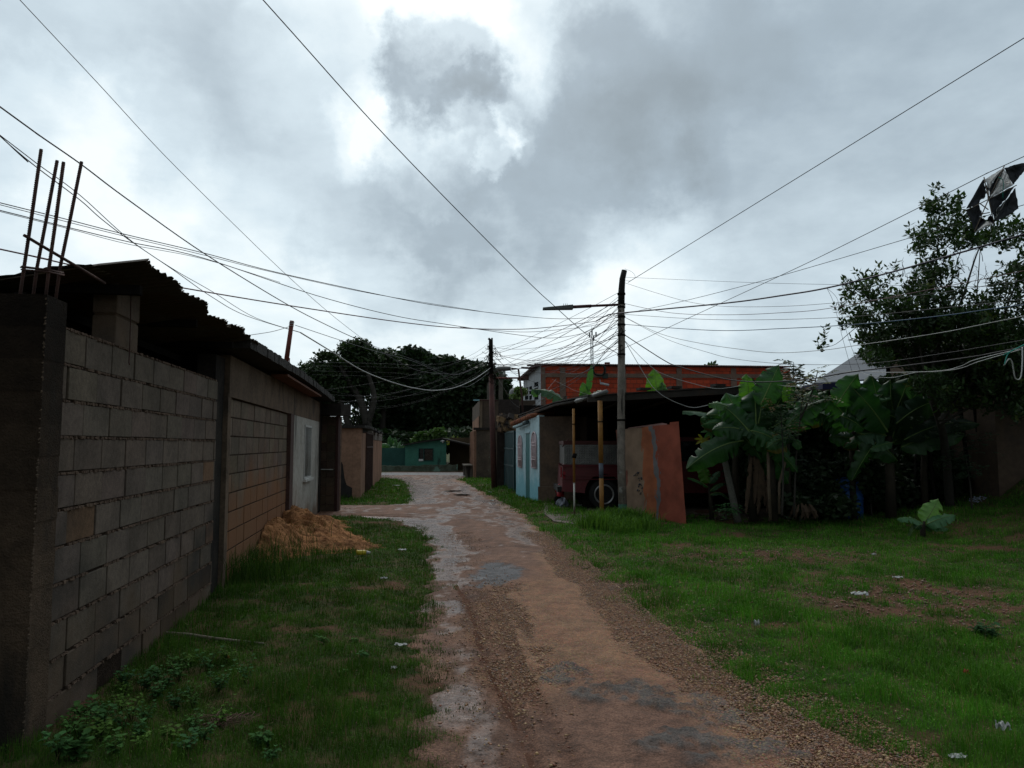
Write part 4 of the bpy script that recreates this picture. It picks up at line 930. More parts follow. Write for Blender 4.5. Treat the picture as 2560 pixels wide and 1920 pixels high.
for i in range(nu):
    u = -.3+(BF.L+.3)*i/(nu-1); w = .035*math.sin(i*2*math.pi/6); zz = zb_+.06+(ZW(920,DB+.6)-zb_)*u/BF.L
    V += [BF(u, .25, zz+w), BF(u, -4, zz+w+.25), BF(u, .25, zz+w-.012)]
mb.add(V, [(3*i, 3*i+1, 3*i+4, 3*i+3) for i in range(nu-1)]+[(3*i, 3*i+3, 3*i+5, 3*i+2) for i in range(nu-1)]); mb.build('corrugated_roof', mat('rust_red_sheet', (.12,.05,.045), (.08,.035,.03), scale=5, rough=.7), bb)
mb = MB(); mb.tube([P(1317,913,36.5), P(1358,914,36.5)], .05, 6); mb.build('roof_purlin', M_rust, bb); mb = MB(); mb.tube([P(1303,919,37.2), P(1336,921,37.2)], .06, 6); mb.build('roof_purlin', M_rust, bb)
mb = MB(); mb.box(P(1518, 911, 37.5), (.25,.25,.2)); mb.build('vent_block', M_rustred, bb)
mb = MB(); mb.tube([P(1501,958,36.8), P(1522,963,36.6)], .06, 8); mb.tube([P(1501,958,36.8), P(1500,949,36.8)], .02, 6); mb.build('lamp_tube', M_whitew, bb)
ringp = [P(1498+15*math.cos(a_), 925+13.5*math.sin(a_), 36.7) for a_ in np.linspace(0, 6.283, 25)]
mb = MB(); 
for k in range(4): mb.tube([p+Vector((random.uniform(-.05,.05), 0, random.uniform(-.05,.05))) for p in ringp], .025, 5)
mb.box(P(1513,940,36.8), (.25,.2,.25)); mb.build('cable_coil', mat('dark_green_cable', (.015,.03,.025), rough=.6), label='coil of dark cable hanging on the brick building', cat='cable coil')
# telecom mast
tm = thing('telecom_mast', (P(1480,900,150).x, 150, 0), 'distant lattice telecom mast with antenna panels above the brick roof', 'mast')
mb = MB(); M_st = mat('galvanised_steel', (.22,.25,.27), (.16,.18,.2), scale=3, rough=.6, bump=0)
xw = [P(1477.5,900,150).x, P(1482.5,900,150).x]; zt_ = ZW(845,150)
for x in xw:
    for y in (149.8, 150.2): mb.tube([(x, y, 0), (x, y, zt_)], .07, 4)
z = 14; k = 0
while z < zt_: mb.tube([(xw[k%2], 149.8, z), (xw[1-k%2], 149.8, z+.7)], .035, 4); z += .7; k += 1
mb.tube([(sum(xw)/2,150,zt_), (sum(xw)/2,150,ZW(812,150))], .03, 4); mb.build('lattice', M_st, tm)
mb = MB()
for (px, py) in ((1474,838),(1480,832),(1490,836),(1484,846)): mb.box(P(px,py,149.6), (.28,.15,1.0))
mb.tube([P(1472,838,150), P(1491,838,150)], .05, 4); mb.build('antenna_panels', M_st, tm)

# ================================================================== CARPORT
cp = thing('carport', (4, 19, 0), 'open carport with a low dark tin roof on yellow posts over a parked pickup', 'carport')
pts = dict(a=(XW(1296,21.8), 21.8, ZW(1039,21.8)), b=(XW(1386,18.4), 18.4, ZW(1007,18.4)), c=(XW(1470,15.6), 15.6, ZW(990,15.6)), d=(XW(1560,15.2), 15.2, ZW(985,15.2)), e=(XW(1800,14.8), 14.8, ZW(970,14.8)), f=(XW(1905,14.8), 14.8, ZW(966,14.8)))
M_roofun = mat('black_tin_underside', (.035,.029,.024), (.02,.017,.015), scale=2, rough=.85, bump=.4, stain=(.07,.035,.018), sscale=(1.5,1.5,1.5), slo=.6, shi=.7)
front = [pts[k] for k in 'abcdef']; V = []
for p in front:
    back_y = 24.5; zb3 = p[2]-.01*(back_y-p[1])
    bx2 = p[0]*back_y/p[1]*1.02 if p[0] > 2.5 else p[0]; V += [p, (bx2, back_y, max(zb3, 2.3)+.06), (p[0], p[1], p[2]+.028), (bx2, back_y, max(zb3, 2.3)+.09)]
mb = MB(); Fc = []
for i in range(5): a = 4*i; b = a+4; Fc += [(a, b, b+1, a+1), (a+2, a+3, b+3, b+2), (a, a+2, b+2, b)]
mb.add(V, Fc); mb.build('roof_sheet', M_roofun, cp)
mb = MB()       # front timber and rafters
for i in range(2, 5):
    p, q = Vector(front[i]), Vector(front[i+1]); mb.hexa([p+Vector((0,.02,-.13)), q+Vector((0,.02,-.13)), q+Vector((0,.10,-.13)), p+Vector((0,.10,-.13)), p+Vector((0,.02,-.01)), q+Vector((0,.02,-.01)), q+Vector((0,.10,-.01)), p+Vector((0,.10,-.01))])
p, q = Vector(front[0]), Vector(front[2])
mb.tube([p+Vector((.05,0,-.05)), Vector(front[1])+Vector((.05,0,-.05)), q+Vector((.03,.1,-.06))], .04, 6)
for x in (2.4, 3.4, 4.4): mb.tube([(x, 15.5, 2.52), (x, 24, 2.44)], .04, 6)
mb.build('timber_frame', M_roofun, cp)
mb = MB(); a, b3 = P(1440,1003,16.4), P(1517,979,15.0); mb.tube([a, b3], .05, 4); mb.build('loose_beam', mat('grey_metal_beam', (.16,.17,.17), rough=.5), cp)
for px in (1612, 1690, 1800): p = P(px, 981-(px-1545)*.05, 15.0); mb = MB(); mb.box(p+Vector((0,.15,.05)), (.22,.25,.05), .2); mb.build('roof_weight', M_roofun, cp)
M_yel = mat('worn_yellow_paint', (.42,.19,.025), (.32,.13,.02), scale=6, rough=.6, bump=.25, stain=(.10,.06,.03), sscale=(8,8,2), slo=.6, shi=.68)
pa_, pb_ = G(1436,1290,.05), G(1505,1297,.05)
mb = MB(); zt1 = ZW(1022, pa_.y); mb.tube([(pa_.x,pa_.y,.055), (pa_.x,pa_.y,.75)], .020, 10, col=(1.9,4,15)); mb.tube([(pa_.x,pa_.y,.75), (pa_.x-.003,pa_.y,zt1)], .028, 10)
M_yel_a = mat('worn_yellow_paint_pipe', (.30,.145,.035), (.22,.10,.025), scale=6, rough=.6, bump=.25, attr=True, stain=(.12,.07,.03), sscale=(8,8,2), slo=.6, shi=.68)
tp_ = mb.build('carport_post', M_yel_a, cp, label='thin yellow post with a white lower end')
mb = MB(); zt1 = ZW(1002, pb_.y); b0 = Vector((pb_.x,pb_.y,.05)); b1 = Vector((P(1500,1004,pb_.y).x,pb_.y,zt1)); mb.tube([b0, b0.lerp(b1,.34)], .045, 14); mb.tube([b0.lerp(b1,.34), b0.lerp(b1,.47)], .046, 14, col=(.30,.75,4.0)); mb.tube([b0.lerp(b1,.47), b1], .050, 14)
tk_ = mb.build('carport_post', M_yel_a, cp, label='thick yellow pipe post with a blue patch')
mb = MB(); q = b0.lerp(b1,.82); mb.tube([q-Vector((0,0,.012)), q+Vector((0,0,.012))], .053, 14); mb.build('wire_band', M_dark, tk_); q = Vector((pa_.x,pa_.y,1.32)); mb = MB(); mb.tube([q-Vector((0,0,.05)), q+Vector((0.02,0,.05))], .045, 8); mb.build('wire_band', M_dark, tp_); mb = MB(); mb.tube([(pa_.x,pa_.y,1.98),(pa_.x,pa_.y,2.0)], .036, 10); mb.build('wire_band', M_dark, tp_)
mb = MB(); mb.box((6.0, 24.3, 1.42), (11.5, .2, 2.84)); mb.build('back_wall', M_dark, cp)  # coloured near-black to carry the shade inside the carport
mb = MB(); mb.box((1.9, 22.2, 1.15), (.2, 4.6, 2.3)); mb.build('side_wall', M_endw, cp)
# orange / red leaning slab
M_slab = bpy.data.materials.new('patchy_orange_paint'); M_slab.use_nodes = True
N, L = M_slab.node_tree.nodes, M_slab.node_tree.links; bs = N['Principled BSDF']; bs.inputs['Roughness'].default_value = .75; bs.inputs['Specular IOR Level'].default_value = .2
t_ = N.new('ShaderNodeTexCoord'); sx = N.new('ShaderNodeSeparateXYZ')
nz_ = N.new('ShaderNodeTexNoise'); mp_ = N.new('ShaderNodeMapping'); mp_.inputs['Scale'].default_value = (5, 5, 1.8); L.new(t_.outputs['Object'], mp_.inputs[0]); L.new(mp_.outputs[0], nz_.inputs['Vector']); nz_.inputs['Scale'].default_value = 1; nz_.inputs['Detail'].default_value = 8
L.new(t_.outputs['Object'], sx.inputs[0])
def sm_(op, a_, b_=None, c_=None):
    n = N.new('ShaderNodeMath'); n.operation = op
    for i, q in enumerate((a_, b_, c_)):
        if q is None: continue
        if isinstance(q, (int, float)): n.inputs[i].default_value = q
        else: L.new(q, n.inputs[i])
    return n.outputs[0]
pos = sm_('ADD', sx.outputs[0], sm_('MULTIPLY', sm_('SUBTRACT', nz_.outputs[0], .5), .34))
pos = sm_('ADD', pos, sm_('MULTIPLY', sx.outputs[2], .035))
mrn = N.new('ShaderNodeMapRange'); L.new(pos, mrn.inputs['Value']); mrn.inputs['From Min'].default_value = -.72; mrn.inputs['From Max'].default_value = .75
rp = N.new('ShaderNodeValToRGB'); L.new(mrn.outputs[0], rp.inputs[0]); rp.color_ramp.interpolation = 'CONSTANT'
stops = [(0,(.09,.11,.15)),(.07,(.17,.06,.04)),(.17,(.25,.17,.115)),(.40,(.34,.11,.05)),(.505,(.15,.145,.15)),(.555,(.27,.070,.042))]
rp.color_ramp.elements[0].position = 0; rp.color_ramp.elements[0].color = (*stops[0][1], 1); rp.color_ramp.elements[1].position = stops[1][0]; rp.color_ramp.elements[1].color = (*stops[1][1], 1)
for p_, c_ in stops[2:]: e = rp.color_ramp.elements.new(p_); e.color = (*c_, 1)
n2_ = N.new('ShaderNodeTexNoise'); n2_.inputs['Scale'].default_value = 3; n2_.inputs['Detail'].default_value = 8; L.new(t_.outputs['Object'], n2_.inputs['Vector'])
mr2 = N.new('ShaderNodeMapRange'); L.new(n2_.outputs[0], mr2.inputs['Value']); mr2.inputs['From Min'].default_value = .35; mr2.inputs['From Max'].default_value = .65; mr2.inputs['To Min'].default_value = .72; mr2.inputs['To Max'].default_value = 1.15
mm_ = N.new('ShaderNodeVectorMath'); mm_.operation = 'SCALE'; L.new(rp.outputs[0], mm_.inputs[0]); L.new(mr2.outputs[0], mm_.inputs['Scale']); L.new(mm_.outputs[0], bs.inputs['Base Color'])
b_ = N.new('ShaderNodeBump'); b_.inputs['Distance'].default_value = .006; b_.inputs['Strength'].default_value = .5; L.new(n2_.outputs[0], b_.inputs['Height']); L.new(b_.outputs[0], bs.inputs['Normal'])
bl, br = G(1566, 1296), G(1716, 1316); sc0 = Vector(((bl.x+br.x)/2, (bl.y+br.y)/2, 0))
sl = thing('painted_slab', sc0, 'leaning slab of wall in patchy orange, red and grey paint behind the wooden pole', 'wall')
tl, tr_ = P(1539, 1074, bl.y+.25), P(1697, 1060, br.y+.15)
mb = MB(); off = Vector((.03, .14, 0))
def slabp(s, t2, back=False):
    p = bl.lerp(br, s).lerp(tl.lerp(tr_, s), t2)+Vector((0, 0, .0)); return p+off if back else p
ns_, nt_ = 14, 16; V = [slabp(i/ns_, j/nt_)+Vector((0, random.uniform(-.006,.006), random.uniform(-.012,.012) if j == nt_ else 0)) for i in range(ns_+1) for j in range(nt_+1)]
Vb = [slabp(i/ns_, j/nt_, True) for i in range(ns_+1) for j in range(nt_+1)]; K = (nt_+1)*(ns_+1)
Fc = [(i*(nt_+1)+j, (i+1)*(nt_+1)+j, (i+1)*(nt_+1)+j+1, i*(nt_+1)+j+1) for i in range(ns_) for j in range(nt_)]
Fb = [tuple(K+q for q in reversed(f)) for f in Fc]
Fs = [(i*(nt_+1)+nt_, (i+1)*(nt_+1)+nt_, K+(i+1)*(nt_+1)+nt_, K+i*(nt_+1)+nt_) for i in range(ns_)]
Fs += [(j, j+1, K+j+1, K+j) for j in range(nt_)]+[(ns_*(nt_+1)+j, K+ns_*(nt_+1)+j, K+ns_*(nt_+1)+j+1, ns_*(nt_+1)+j+1) for j in range(nt_)]
mb.add(V+Vb, Fc+Fb+Fs); mb.build('slab', M_slab, sl)
mb = MB(); a = slabp(.87, 1); e = slabp(1, 1); mb.hexa([a, e, e+off, a+off, a+Vector((0,0,.05)), e+Vector((0,0,.05)), e+off+Vector((0,0,.05)), a+off+Vector((0,0,.05))]); mb.build('raised_corner', M_slab, sl)
mb = MB(); a, e = slabp(.22,1)+Vector((0,.05,.0)), slabp(.84,1)+Vector((0,.05,.01)); mb.prism([a, e+Vector((0,0,.0)), e+Vector((-.02,.4,.03)), a+Vector((.12,.35,.02))], (0,0,.015)); mb.build('loose_sheet', mat('pinkish_fibre_sheet', (.30,.17,.15), (.22,.12,.11), rough=.8), sl)
mb = MB(); q = slabp(.33,.40)
for i in range(26):     # faded spray marks
    p = slabp(.30+random.uniform(-.045,.055), .42+random.uniform(-.13,.10))+Vector((0,-.012,0)); mb.tube([p, p+Vector((random.uniform(-.05,.05), 0, random.uniform(-.05,.05)))], .011, 5)
mb.build('spray_marks', mat('faded_blue_spray', (.035,.045,.065), rough=.8, bump=0), sl)

# ---- pickup truck parked in the carport
tk = thing('pickup_truck', (3.7, 18.3, .05), 'dark red pickup truck with a patterned metal box on its bed parked under the carport', 'truck')
M_red = mat('dull_red_car_paint', (.12,.009,.016), (.09,.007,.013), scale=2, rough=.42, bump=.05, coat=.2, spec=.4)
M_tyre = mat('tyre_rubber', (.018,.018,.018), rough=.85, bump=.3); M_chrome = mat('dull_chrome', (.45,.45,.46), (.3,.3,.3), rough=.3, metallic=.8, bump=.05)
ty, tx, tz = 17.35, XW(1404, 17.35), .05
def arch(cx_, r, a0=180, a1=0, n=14): return [(cx_+r*math.cos(R(a)), .38+r*math.sin(R(a))) for a in np.linspace(a0, a1, n)]
prof = [(0,.42),(.03,.98),(.02,1.04),(2.12,1.04),(2.16,1.06),(2.30,1.62),(2.45,1.68),(3.35,1.68),(3.55,1.62),(3.95,1.10),(5.15,1.02),(5.25,.95),(5.28,.45)]
bot = [(4.85+.02,.38)]+[(4.40+.46*math.cos(R(a)), .38+.46*math.sin(R(a))) for a in np.linspace(0,180,14)]+[(1.42,.38)]+[(.98+.45*math.cos(R(a)), .38+.45*math.sin(R(a))) for a in np.linspace(0,180,14)]+[(.3,.40)]
poly = [Vector((tx+p[0], ty, tz+p[1])) for p in prof+bot]
mb = MB()
# near and far body sides, then a skin between them
mb.prism(poly, (0, .06, 0)); mb.prism([p+Vector((0,1.74,0)) for p in poly], (0, .06, 0))
for i in range(len(prof)-1):
    a, e = prof[i], prof[i+1]; mb.hexa([(tx+a[0], ty+.06, tz+a[1]-.03), (tx+e[0], ty+.06, tz+e[1]-.03), (tx+e[0], ty+1.74, tz+e[1]-.03), (tx+a[0], ty+1.74, tz+a[1]-.03), (tx+a[0], ty+.06, tz+a[1]), (tx+e[0], ty+.06, tz+e[1]), (tx+e[0], ty+1.74, tz+e[1]), (tx+a[0], ty+1.74, tz+a[1])])
mb.box((tx+1.05, ty-.012, tz+.78), (2.05, .02, .03)); mb.build('body', M_red, tk, bevel=.012)
mb = MB()
for z, h in ((1.005,.05), (.70,.02)): mb.box((tx+1.07, ty-.02, tz+z), (2.10, .03, h))
mb.build('side_moulding', mat('dark_red_trim', (.10,.008,.014), rough=.5), tk)
for cx_ in (.98, 4.40):
    mb = MB(); mb.lathe((tx+cx_, ty+.0, tz+.35), (0,1,0), [(.20,.02),(.31,.0),(.345,.03),(.35,.12),(.345,.2),(.30,.23)], 32); w_ = mb.build('wheel', M_tyre, tk)
    mb = MB(); mb.lathe((tx+cx_, ty-.01, tz+.35), (0,1,0), [(.235,.02),(.23,-.005),(.205,.0),(.19,.04)], 32, caps=False); mb.build('rim_ring', M_chrome, w_)
    mb = MB(); mb.lathe((tx+cx_, ty+.06, tz+.35), (0,1,0), [(.0,-.03),(.05,-.03),(.06,.0),(.20,.0)], 24); mb.build('hub', M_tyre, w_)
    mb = MB(); mb.box((tx+cx_, ty+.9, tz+.38), (.9,1.3,.7)); mb.build('wheel_well', M_dark, tk)
mb = MB(); mb.box((tx-.012, ty+.10, tz+.86), (.03,.16,.24)); mb.box((tx+.05, ty-.012, tz+.80), (.06,.02,.16)); mb.build('tail_light', mat('red_lens', (.25,.01,.02), rough=.2), tk)
mb = MB(); mb.box((tx-.05, ty+.9, tz+.46), (.10,1.6,.12)); mb.build('rear_bumper', M_tyre, tk)
mb = MB(); mb.prism([(tx+2.30,ty-.004,tz+1.12),(tx+2.42,ty-.004,tz+1.58),(tx+3.35,ty-.004,tz+1.58),(tx+3.75,ty-.004,tz+1.12)], (0,.01,0)); mb.build('side_window', M_glass, tk)
tb = MB(); z0_, z1_ = tz+1.045, tz+1.50
tb.box((tx+1.12, ty+.06, (z0_+z1_)/2), (2.12, .04, z1_-z0_)); tb.box((tx+.08, ty+.9, (z0_+z1_)/2), (.04, 1.64, z1_-z0_)); tb.box((tx+2.16, ty+.9, (z0_+z1_)/2), (.04, 1.64, z1_-z0_))
M_tread = mat('bright_tread_plate', (.17,.17,.165), (.10,.10,.098), scale=5, rough=.40, metallic=.55, bump=.2)
for i in range(36):
    for j in range(8):
        cx_, cz_ = tx+.12+i*.0575, z0_+.035+j*.056; s = .021; y_ = ty+.038
        tb.add([(cx_-s,y_,cz_),(cx_,y_,cz_-s),(cx_+s,y_,cz_),(cx_,y_,cz_+s),(cx_,y_-.014,cz_)], [(0,1,4),(1,2,4),(2,3,4),(3,0,4)])
bx_ = tb.build('cargo_box', M_tread, tk)
mb = MB(); mb.box((tx+1.12, ty+.9, z1_+.05), (2.16, 1.72, .09)); mb.tube([(tx+.02,ty+.05,z1_-.05),(tx+.16,ty+.05,z1_+.14)], .015, 6); mb.build('box_lid', mat('rusty_red_lid', (.07,.022,.02), rough=.7), bx_)
# cooler and bag
cz = thing('water_cooler', P(1401,1236,18.3), 'red and white insulated water jug standing on a bundled bag beside the pickup', 'water jug')
c = P(1401, 1241, 18.3); M_rc = mat('red_plastic', (.38,.02,.03), rough=.35, bump=0); M_wp = mat('white_plastic', (.55,.55,.53), rough=.4, bump=0)
mb = MB(); mb.lathe(c, (0,0,1), [(.085,0),(.09,.02),(.09,.19)], 20); mb.build('jug_body', M_rc, cz)
mb = MB(); mb.lathe(c+Vector((0,0,.191)), (0,0,1), [(.095,0),(.098,.05),(.09,.055)], 20); 
mb.build('jug_collar', M_wp, cz); mb = MB(); mb.lathe(c+Vector((0,0,.248)), (0,0,1), [(.06,0),(.055,.05),(.05,.055)], 16); mb.tube([c+Vector((-.1,0,.22)), c+Vector((-.12,0,.1))], .012, 6); mb.build('jug_lid', M_rc, cz)
def crumple(name, c, s, m, label, cat, seed, n=14, flat=.6):
    rnd = random.Random(seed); mb = MB(); V = []; 
    for i in range(n):
        th = math.pi*i/(n-1)
        for j in range(n*2):
            ph = math.pi*j/n; r = 1+.28*math.sin(3*ph+seed+2*th)+.16*math.sin(7*ph+5*th+seed*2)+rnd.uniform(-.1,.1)
            V.append((c[0]+s[0]*r*math.sin(th)*math.cos(ph), c[1]+s[1]*r*math.sin(th)*math.sin(ph), c[2]+s[2]*(r*math.cos(th)*.9+flat)))
    m2_ = n*2; Fc = [(i*m2_+j, i*m2_+(j+1)%m2_, (i+1)*m2_+(j+1)%m2_, (i+1)*m2_+j) for i in range(n-1) for j in range(m2_)]
    mb.add(V, Fc); return mb.build(name, m, label=label, cat=cat)
g = G(1408, 1262, .06)
crumple('plastic_bag', (P(1407,1250,18.2).x, 18.2, .05), (.13,.12,.12), mat('bluish_white_bag', (.35,.37,.42), (.12,.14,.2), scale=9, rough=.5, bump=.5), 'stuffed bluish white plastic bag under the red water jug', 'bag', 3)
crumple('stuffed_sack', (P(1396,1250,18.5).x, 18.5, .05), (.10,.1,.13), M_dark, 'small dark bundle behind the white bag beside the pickup', 'bundle', 5)
# yard behind the plants: shaded lean-to, tanks, drum
ln = thing('lean_to', (9, 20, 0), 'dark lean-to shed in deep shade behind the banana plants', 'shed')
mb = MB(); mb.hexa([(5.3,17.1,2.74),(13.5,16.6,2.9),(13.5,25,3.1),(5.3,25,3.1),(5.3,17.1,2.79),(13.5,16.6,2.95),(13.5,25,3.15),(5.3,25,3.15)]); mb.build('shed_roof', M_roofun, ln)
mb = MB(); mb.box((10, 21.2, 1.5), (8.2,.15,3.0)); mb.build('back_wall', M_brownbld, ln)
for x in (5.6, 7.9, 9.6): mb = MB(); mb.tube([(x,17.2,hgt(x,17.2)-.1),(x+.02,17.2,2.75)], .05, 8); mb.build('shed_post', M_wood, ln)
mb = MB(); 
for i in range(7): x = P(2075+i*6,1060,19.5).x; mb.tube([(x,19.5,1.7),(x,19.5,2.4)], .012, 5)
mb.build('window_bars', mat('blue_grey_bars', (.06,.08,.10), rough=.6), ln)
M_bluep = mat('blue_plastic', (.010,.065,.22), (.008,.05,.17), scale=4, rough=.4, bump=.05)
M_navy = mat('navy_plastic', (.004,.007,.045), (.003,.005,.03), scale=4, rough=.45, bump=.05)
c = P(2121, 1262, 14.75); mb = MB(); mb.lathe(c, (0,0,1), [(.27,-.25),(.27,-.1),(.27,.1),(.285,.13),(.27,.16),(.27,.32),(.285,.35),(.27,.38),(.26,.50),(.22,.54),(.1,.55),(0,.55)], 28); mb.build('plastic_drum', M_bluep, label='bright blue plastic drum in the shade below the right banana plant', cat='drum')
c = P(2022, 1135, 18.0); mb = MB(); mb.lathe(c, (0,0,1), [(.5,-1.1),(.5,-.2),(.46,.0),(.48,.05),(.46,.25),(.3,.42),(.12,.48),(.12,.52),(0,.52)], 28); mb.build('water_tank', M_navy, label='navy blue water tank between the two big banana plants', cat='water tank')
mb = MB(); mb.box(P(2070, 990, 20.5), (.45,.4,.7)); mb.build('blue_tarp', M_navy, label='dark blue tarp hanging under the grey roof behind the bananas', cat='tarp')
gr_ = thing('grey_roof_house', (11, 24, 0), 'house with a pale grey tin roof partly hidden behind the orange tree', 'house')
mb = MB(); a, b5, c5 = P(2035,958,22), P(2290,936,22), P(2330,875,26)
mb.hexa([P(2030,962,22), P(2330,940,22), P(2400,868,27), P(2150,884,27), P(2030,958,22), P(2330,936,22), P(2400,864,27), P(2150,880,27)])
mb.build('tin_roof', mat('grey_tin', (.12,.13,.145), (.09,.10,.115), scale=1.5, rough=.7, bump=.2), gr_)
mb = MB(); mb.box((P(2200,950,24).x, 25.2, 1.75), (4.6,3.5,3.5)); mb.build('wall', mat('navy_wall', (.012,.016,.04), rough=.8), gr_)
# brown building on the right
rbld = thing('brown_house', (10.4, 15, .3), 'shaded brown plastered house at the right edge behind the orange tree', 'house')
M_rw = mat('brown_plaster', (.075,.050,.034), (.055,.038,.028), scale=1.2, rough=.92, bump=.3, stain=(.04,.032,.028), sscale=(1,1,.5), slo=.56, shi=.7)
x0 = XW(2488, 14.0); mb = MB(); mb.hexa([(x0,14,0),(x0+4,13.6,0),(x0+4,18,0),(x0,18,0),(x0,14,3.75),(x0+4,13.6,3.75),(x0+4,18,3.75),(x0,18,3.75)]); mb.build('side_room', M_rw, rbld)
mb = MB(); mb.box(((x0+XW(2255,17.4))/2, 17.9, 1.8), (x0-XW(2255,17.4), .2, 3.8)); mb.build('porch_wall', M_rw, rbld)
mb = MB(); mb.box((x0-.62, 15.3, 3.62), (1.3, 2.6, .12)); mb.build('porch_roof', M_roofdark, rbld)
for px in (2420, 2455, 2330): mb = MB(); x = XW(px, 14.6); mb.tube([(x,14.6,hgt(x,14.6)-.1),(x-.25,14.6,3.57)], .035, 6); mb.build('porch_pole', M_dark, rbld)
mb = MB()
for i in range(60):
    p = P(random.uniform(2425,2470), random.uniform(1240,1262), 14.3); s = random.uniform(.01,.03); mb.box(p, (s,s,s*.6), random.random()*3, tilt=(random.random(),0))
mb.build('broken_glass', mat('wet_scraps', (.25,.28,.36), rough=.15, bump=0), label='small glinting wet scraps at the foot of the brown house', cat='rubbish', kind='stuff')
# ================================================================== POLES
M_polew = mat('grey_weathered_pole', (.25,.22,.19), (.12,.105,.09), scale=5, rough=.95, bump=1, bscale=28, stain=(.03,.028,.026), sscale=(9,9,.8), slo=.54, shi=.64, bdist=.02)
up = thing('utility_pole', (G(1556,1296).x, 15.2, 0), 'grey weathered wooden utility pole in front of the painted slab carrying a street lamp arm', 'utility pole')
yp = 15.2
path = [P(1558,1296,yp), P(1553,1150,yp), P(1553,1000,yp), P(1554,860,yp), P(1553,760,yp), P(1554,725,yp), P(1556,697,yp), P(1561,676,yp)]
mb = MB(); mb.tube(path[:6], [.088,.084,.078,.074,.070,.066], 16, col=(1,1,1)); mb.build('pole_shaft', M_polew, up)
mb = MB(); mb.tube([path[4]+Vector((0,0,-.02)), path[5], path[6], path[7]], [.072,.068,.062,.058], 14); mb.build('charred_top', mat('charred_wood', (.018,.016,.015), rough=.95, bump=.8, bscale=30), up)
mb = MB()
for (py, r) in ((735,.085),(768,.083),(792,.083),(812,.084),(838,.084),(886,.083),(1050,.090)):
    q = P(1553.5,py,yp); mb.tube([q-Vector((0,0,.02)), q+Vector((0,0,.02))], r, 12)
for i in range(26):
    q = P(1552+random.uniform(-5,5), random.uniform(740,900), yp-.08); mb.tube([q, q+Vector((random.uniform(-.12,.12), random.uniform(-.05,.05), random.uniform(-.12,.12)))], .006, 4)
mb.build('wire_ties', M_dark, up)
mb = MB(); q = P(1557,1275,yp); mb.tube([q-Vector((0,0,.14)), q+Vector((0,0,.12))], .0895, 16); mb.build('green_paint_band', mat('green_paint', (.04,.11,.08), rough=.8), up)
mb = MB(); 
for py, h in ((1180,.045),(1225,.12)): q = P(1552,py,yp-.085); mb.box(q, (.06,.012,h), .1)
mb.build('paper_scraps', mat('weathered_paper', (.30,.29,.26), (.12,.11,.10), scale=20, rough=.9), up)
arm = thing('street_lamp', P(1545,761,yp), 'flat LED street lamp on a dark red steel arm fixed to the wooden utility pole', 'street lamp')
mb = MB(); mb.tube([P(1563,761,yp), P(1475,765,yp), P(1420,768,yp)], .026, 10); mb.tube([P(1478,765,yp), P(1420,768,yp)], .034, 10); mb.build('arm', mat('dark_red_arm', (.07,.020,.022), rough=.6), arm)
mb = MB(); a, e = P(1432,768,yp), P(1357,772,yp)
for i in range(8):
    f0, f1 = i/8, (i+1)/8; q0, q1 = a.lerp(e, f0), a.lerp(e, f1); h0, h1 = .045*(1-.6*f0), .045*(1-.6*f1)
    mb.hexa([q0+Vector((0,-.09,-h0)), q1+Vector((0,-.09,-h1)), q1+Vector((0,.09,-h1)), q0+Vector((0,.09,-h0)), q0+Vector((0,-.07,h0)), q1+Vector((0,-.07,h1)), q1+Vector((0,.07,h1)), q0+Vector((0,.07,h0))])
mb.build('lamp_head', mat('grey_lamp_housing', (.075,.08,.075), rough=.5), arm)
mb = MB()
for px in (1409,1414,1418): mb.tube([P(px,765,yp), P(px,759,yp)], .006, 5)
mb.build('sensor_pins', M_zinc, arm)
up2 = thing('utility_pole', (P(1236,1222,26).x, 26, 0), 'rusty red steel utility pole in the grass in front of the teal gate', 'utility pole')
mb = MB(); mb.tube([P(1236,1224,26), P(1231,1060,26), P(1228,935,26)], [.105,.10,.088], 14); mb.build('pole_shaft', mat('rusty_red_pole', (.105,.045,.038), (.065,.032,.03), scale=5, rough=.8, bump=.4), up2)
mb = MB(); mb.tube([P(1228,938,26), P(1227,849,26)], [.082,.075], 14); mb.tube([P(1226,850,26), P(1221,846,26)], .04, 8); mb.tube([P(1228,848,26), P(1232,848,26)], .05, 8); mb.build('pole_top', M_dark, up2)
mb = MB()
for i in range(70):
    q = P(1228+random.uniform(-8,8), random.uniform(862,945), 25.9); w = [q]
    for k in range(3): w.append(w[-1]+Vector((random.uniform(-.16,.16), random.uniform(-.06,.06), random.uniform(-.22,.12))))
    mb.tube(w, .008, 4)
mb.build('tangled_wire_ends', M_dark, up2)
cl = thing('cobra_lamp', (P(1304,1040,23.2).x, 23.2, 2.2), 'old oval street lamp with bare bulb on a bent pipe above the blue house', 'street lamp')
mb = MB(); mb.tube([P(1308,1042,23.2), P(1304,985,23.2), P(1296,923,23.2), P(1278,921,23.2)], .03, 8); mb.build('bent_pipe', M_rust, cl)
c = P(1259,921,23.2); V = []
mb = MB(); n = 20
for i in range(9):
    f = i/8; th = f*math.pi
    for j in range(n):
        ph = 2*math.pi*j/n; s = math.sin(ph); V.append((c.x-math.cos(th)*.235, c.y+math.cos(ph)*.12*max(.15,math.sin(th)**.5), c.z+(s*.075 if s > 0 else s*.085)*max(.2, math.sin(th)**.4)+.0))
mb.add(V, [(i*n+j, i*n+(j+1)%n, (i+1)*n+(j+1)%n, (i+1)*n+j) for i in range(8) for j in range(n)]+[tuple(range(n)), tuple(8*n+j for j in range(n))], smooth=True)
mb.build('lamp_head', mat('grey_lamp_shell', (.16,.165,.165), (.11,.11,.11), scale=9, rough=.5), cl)
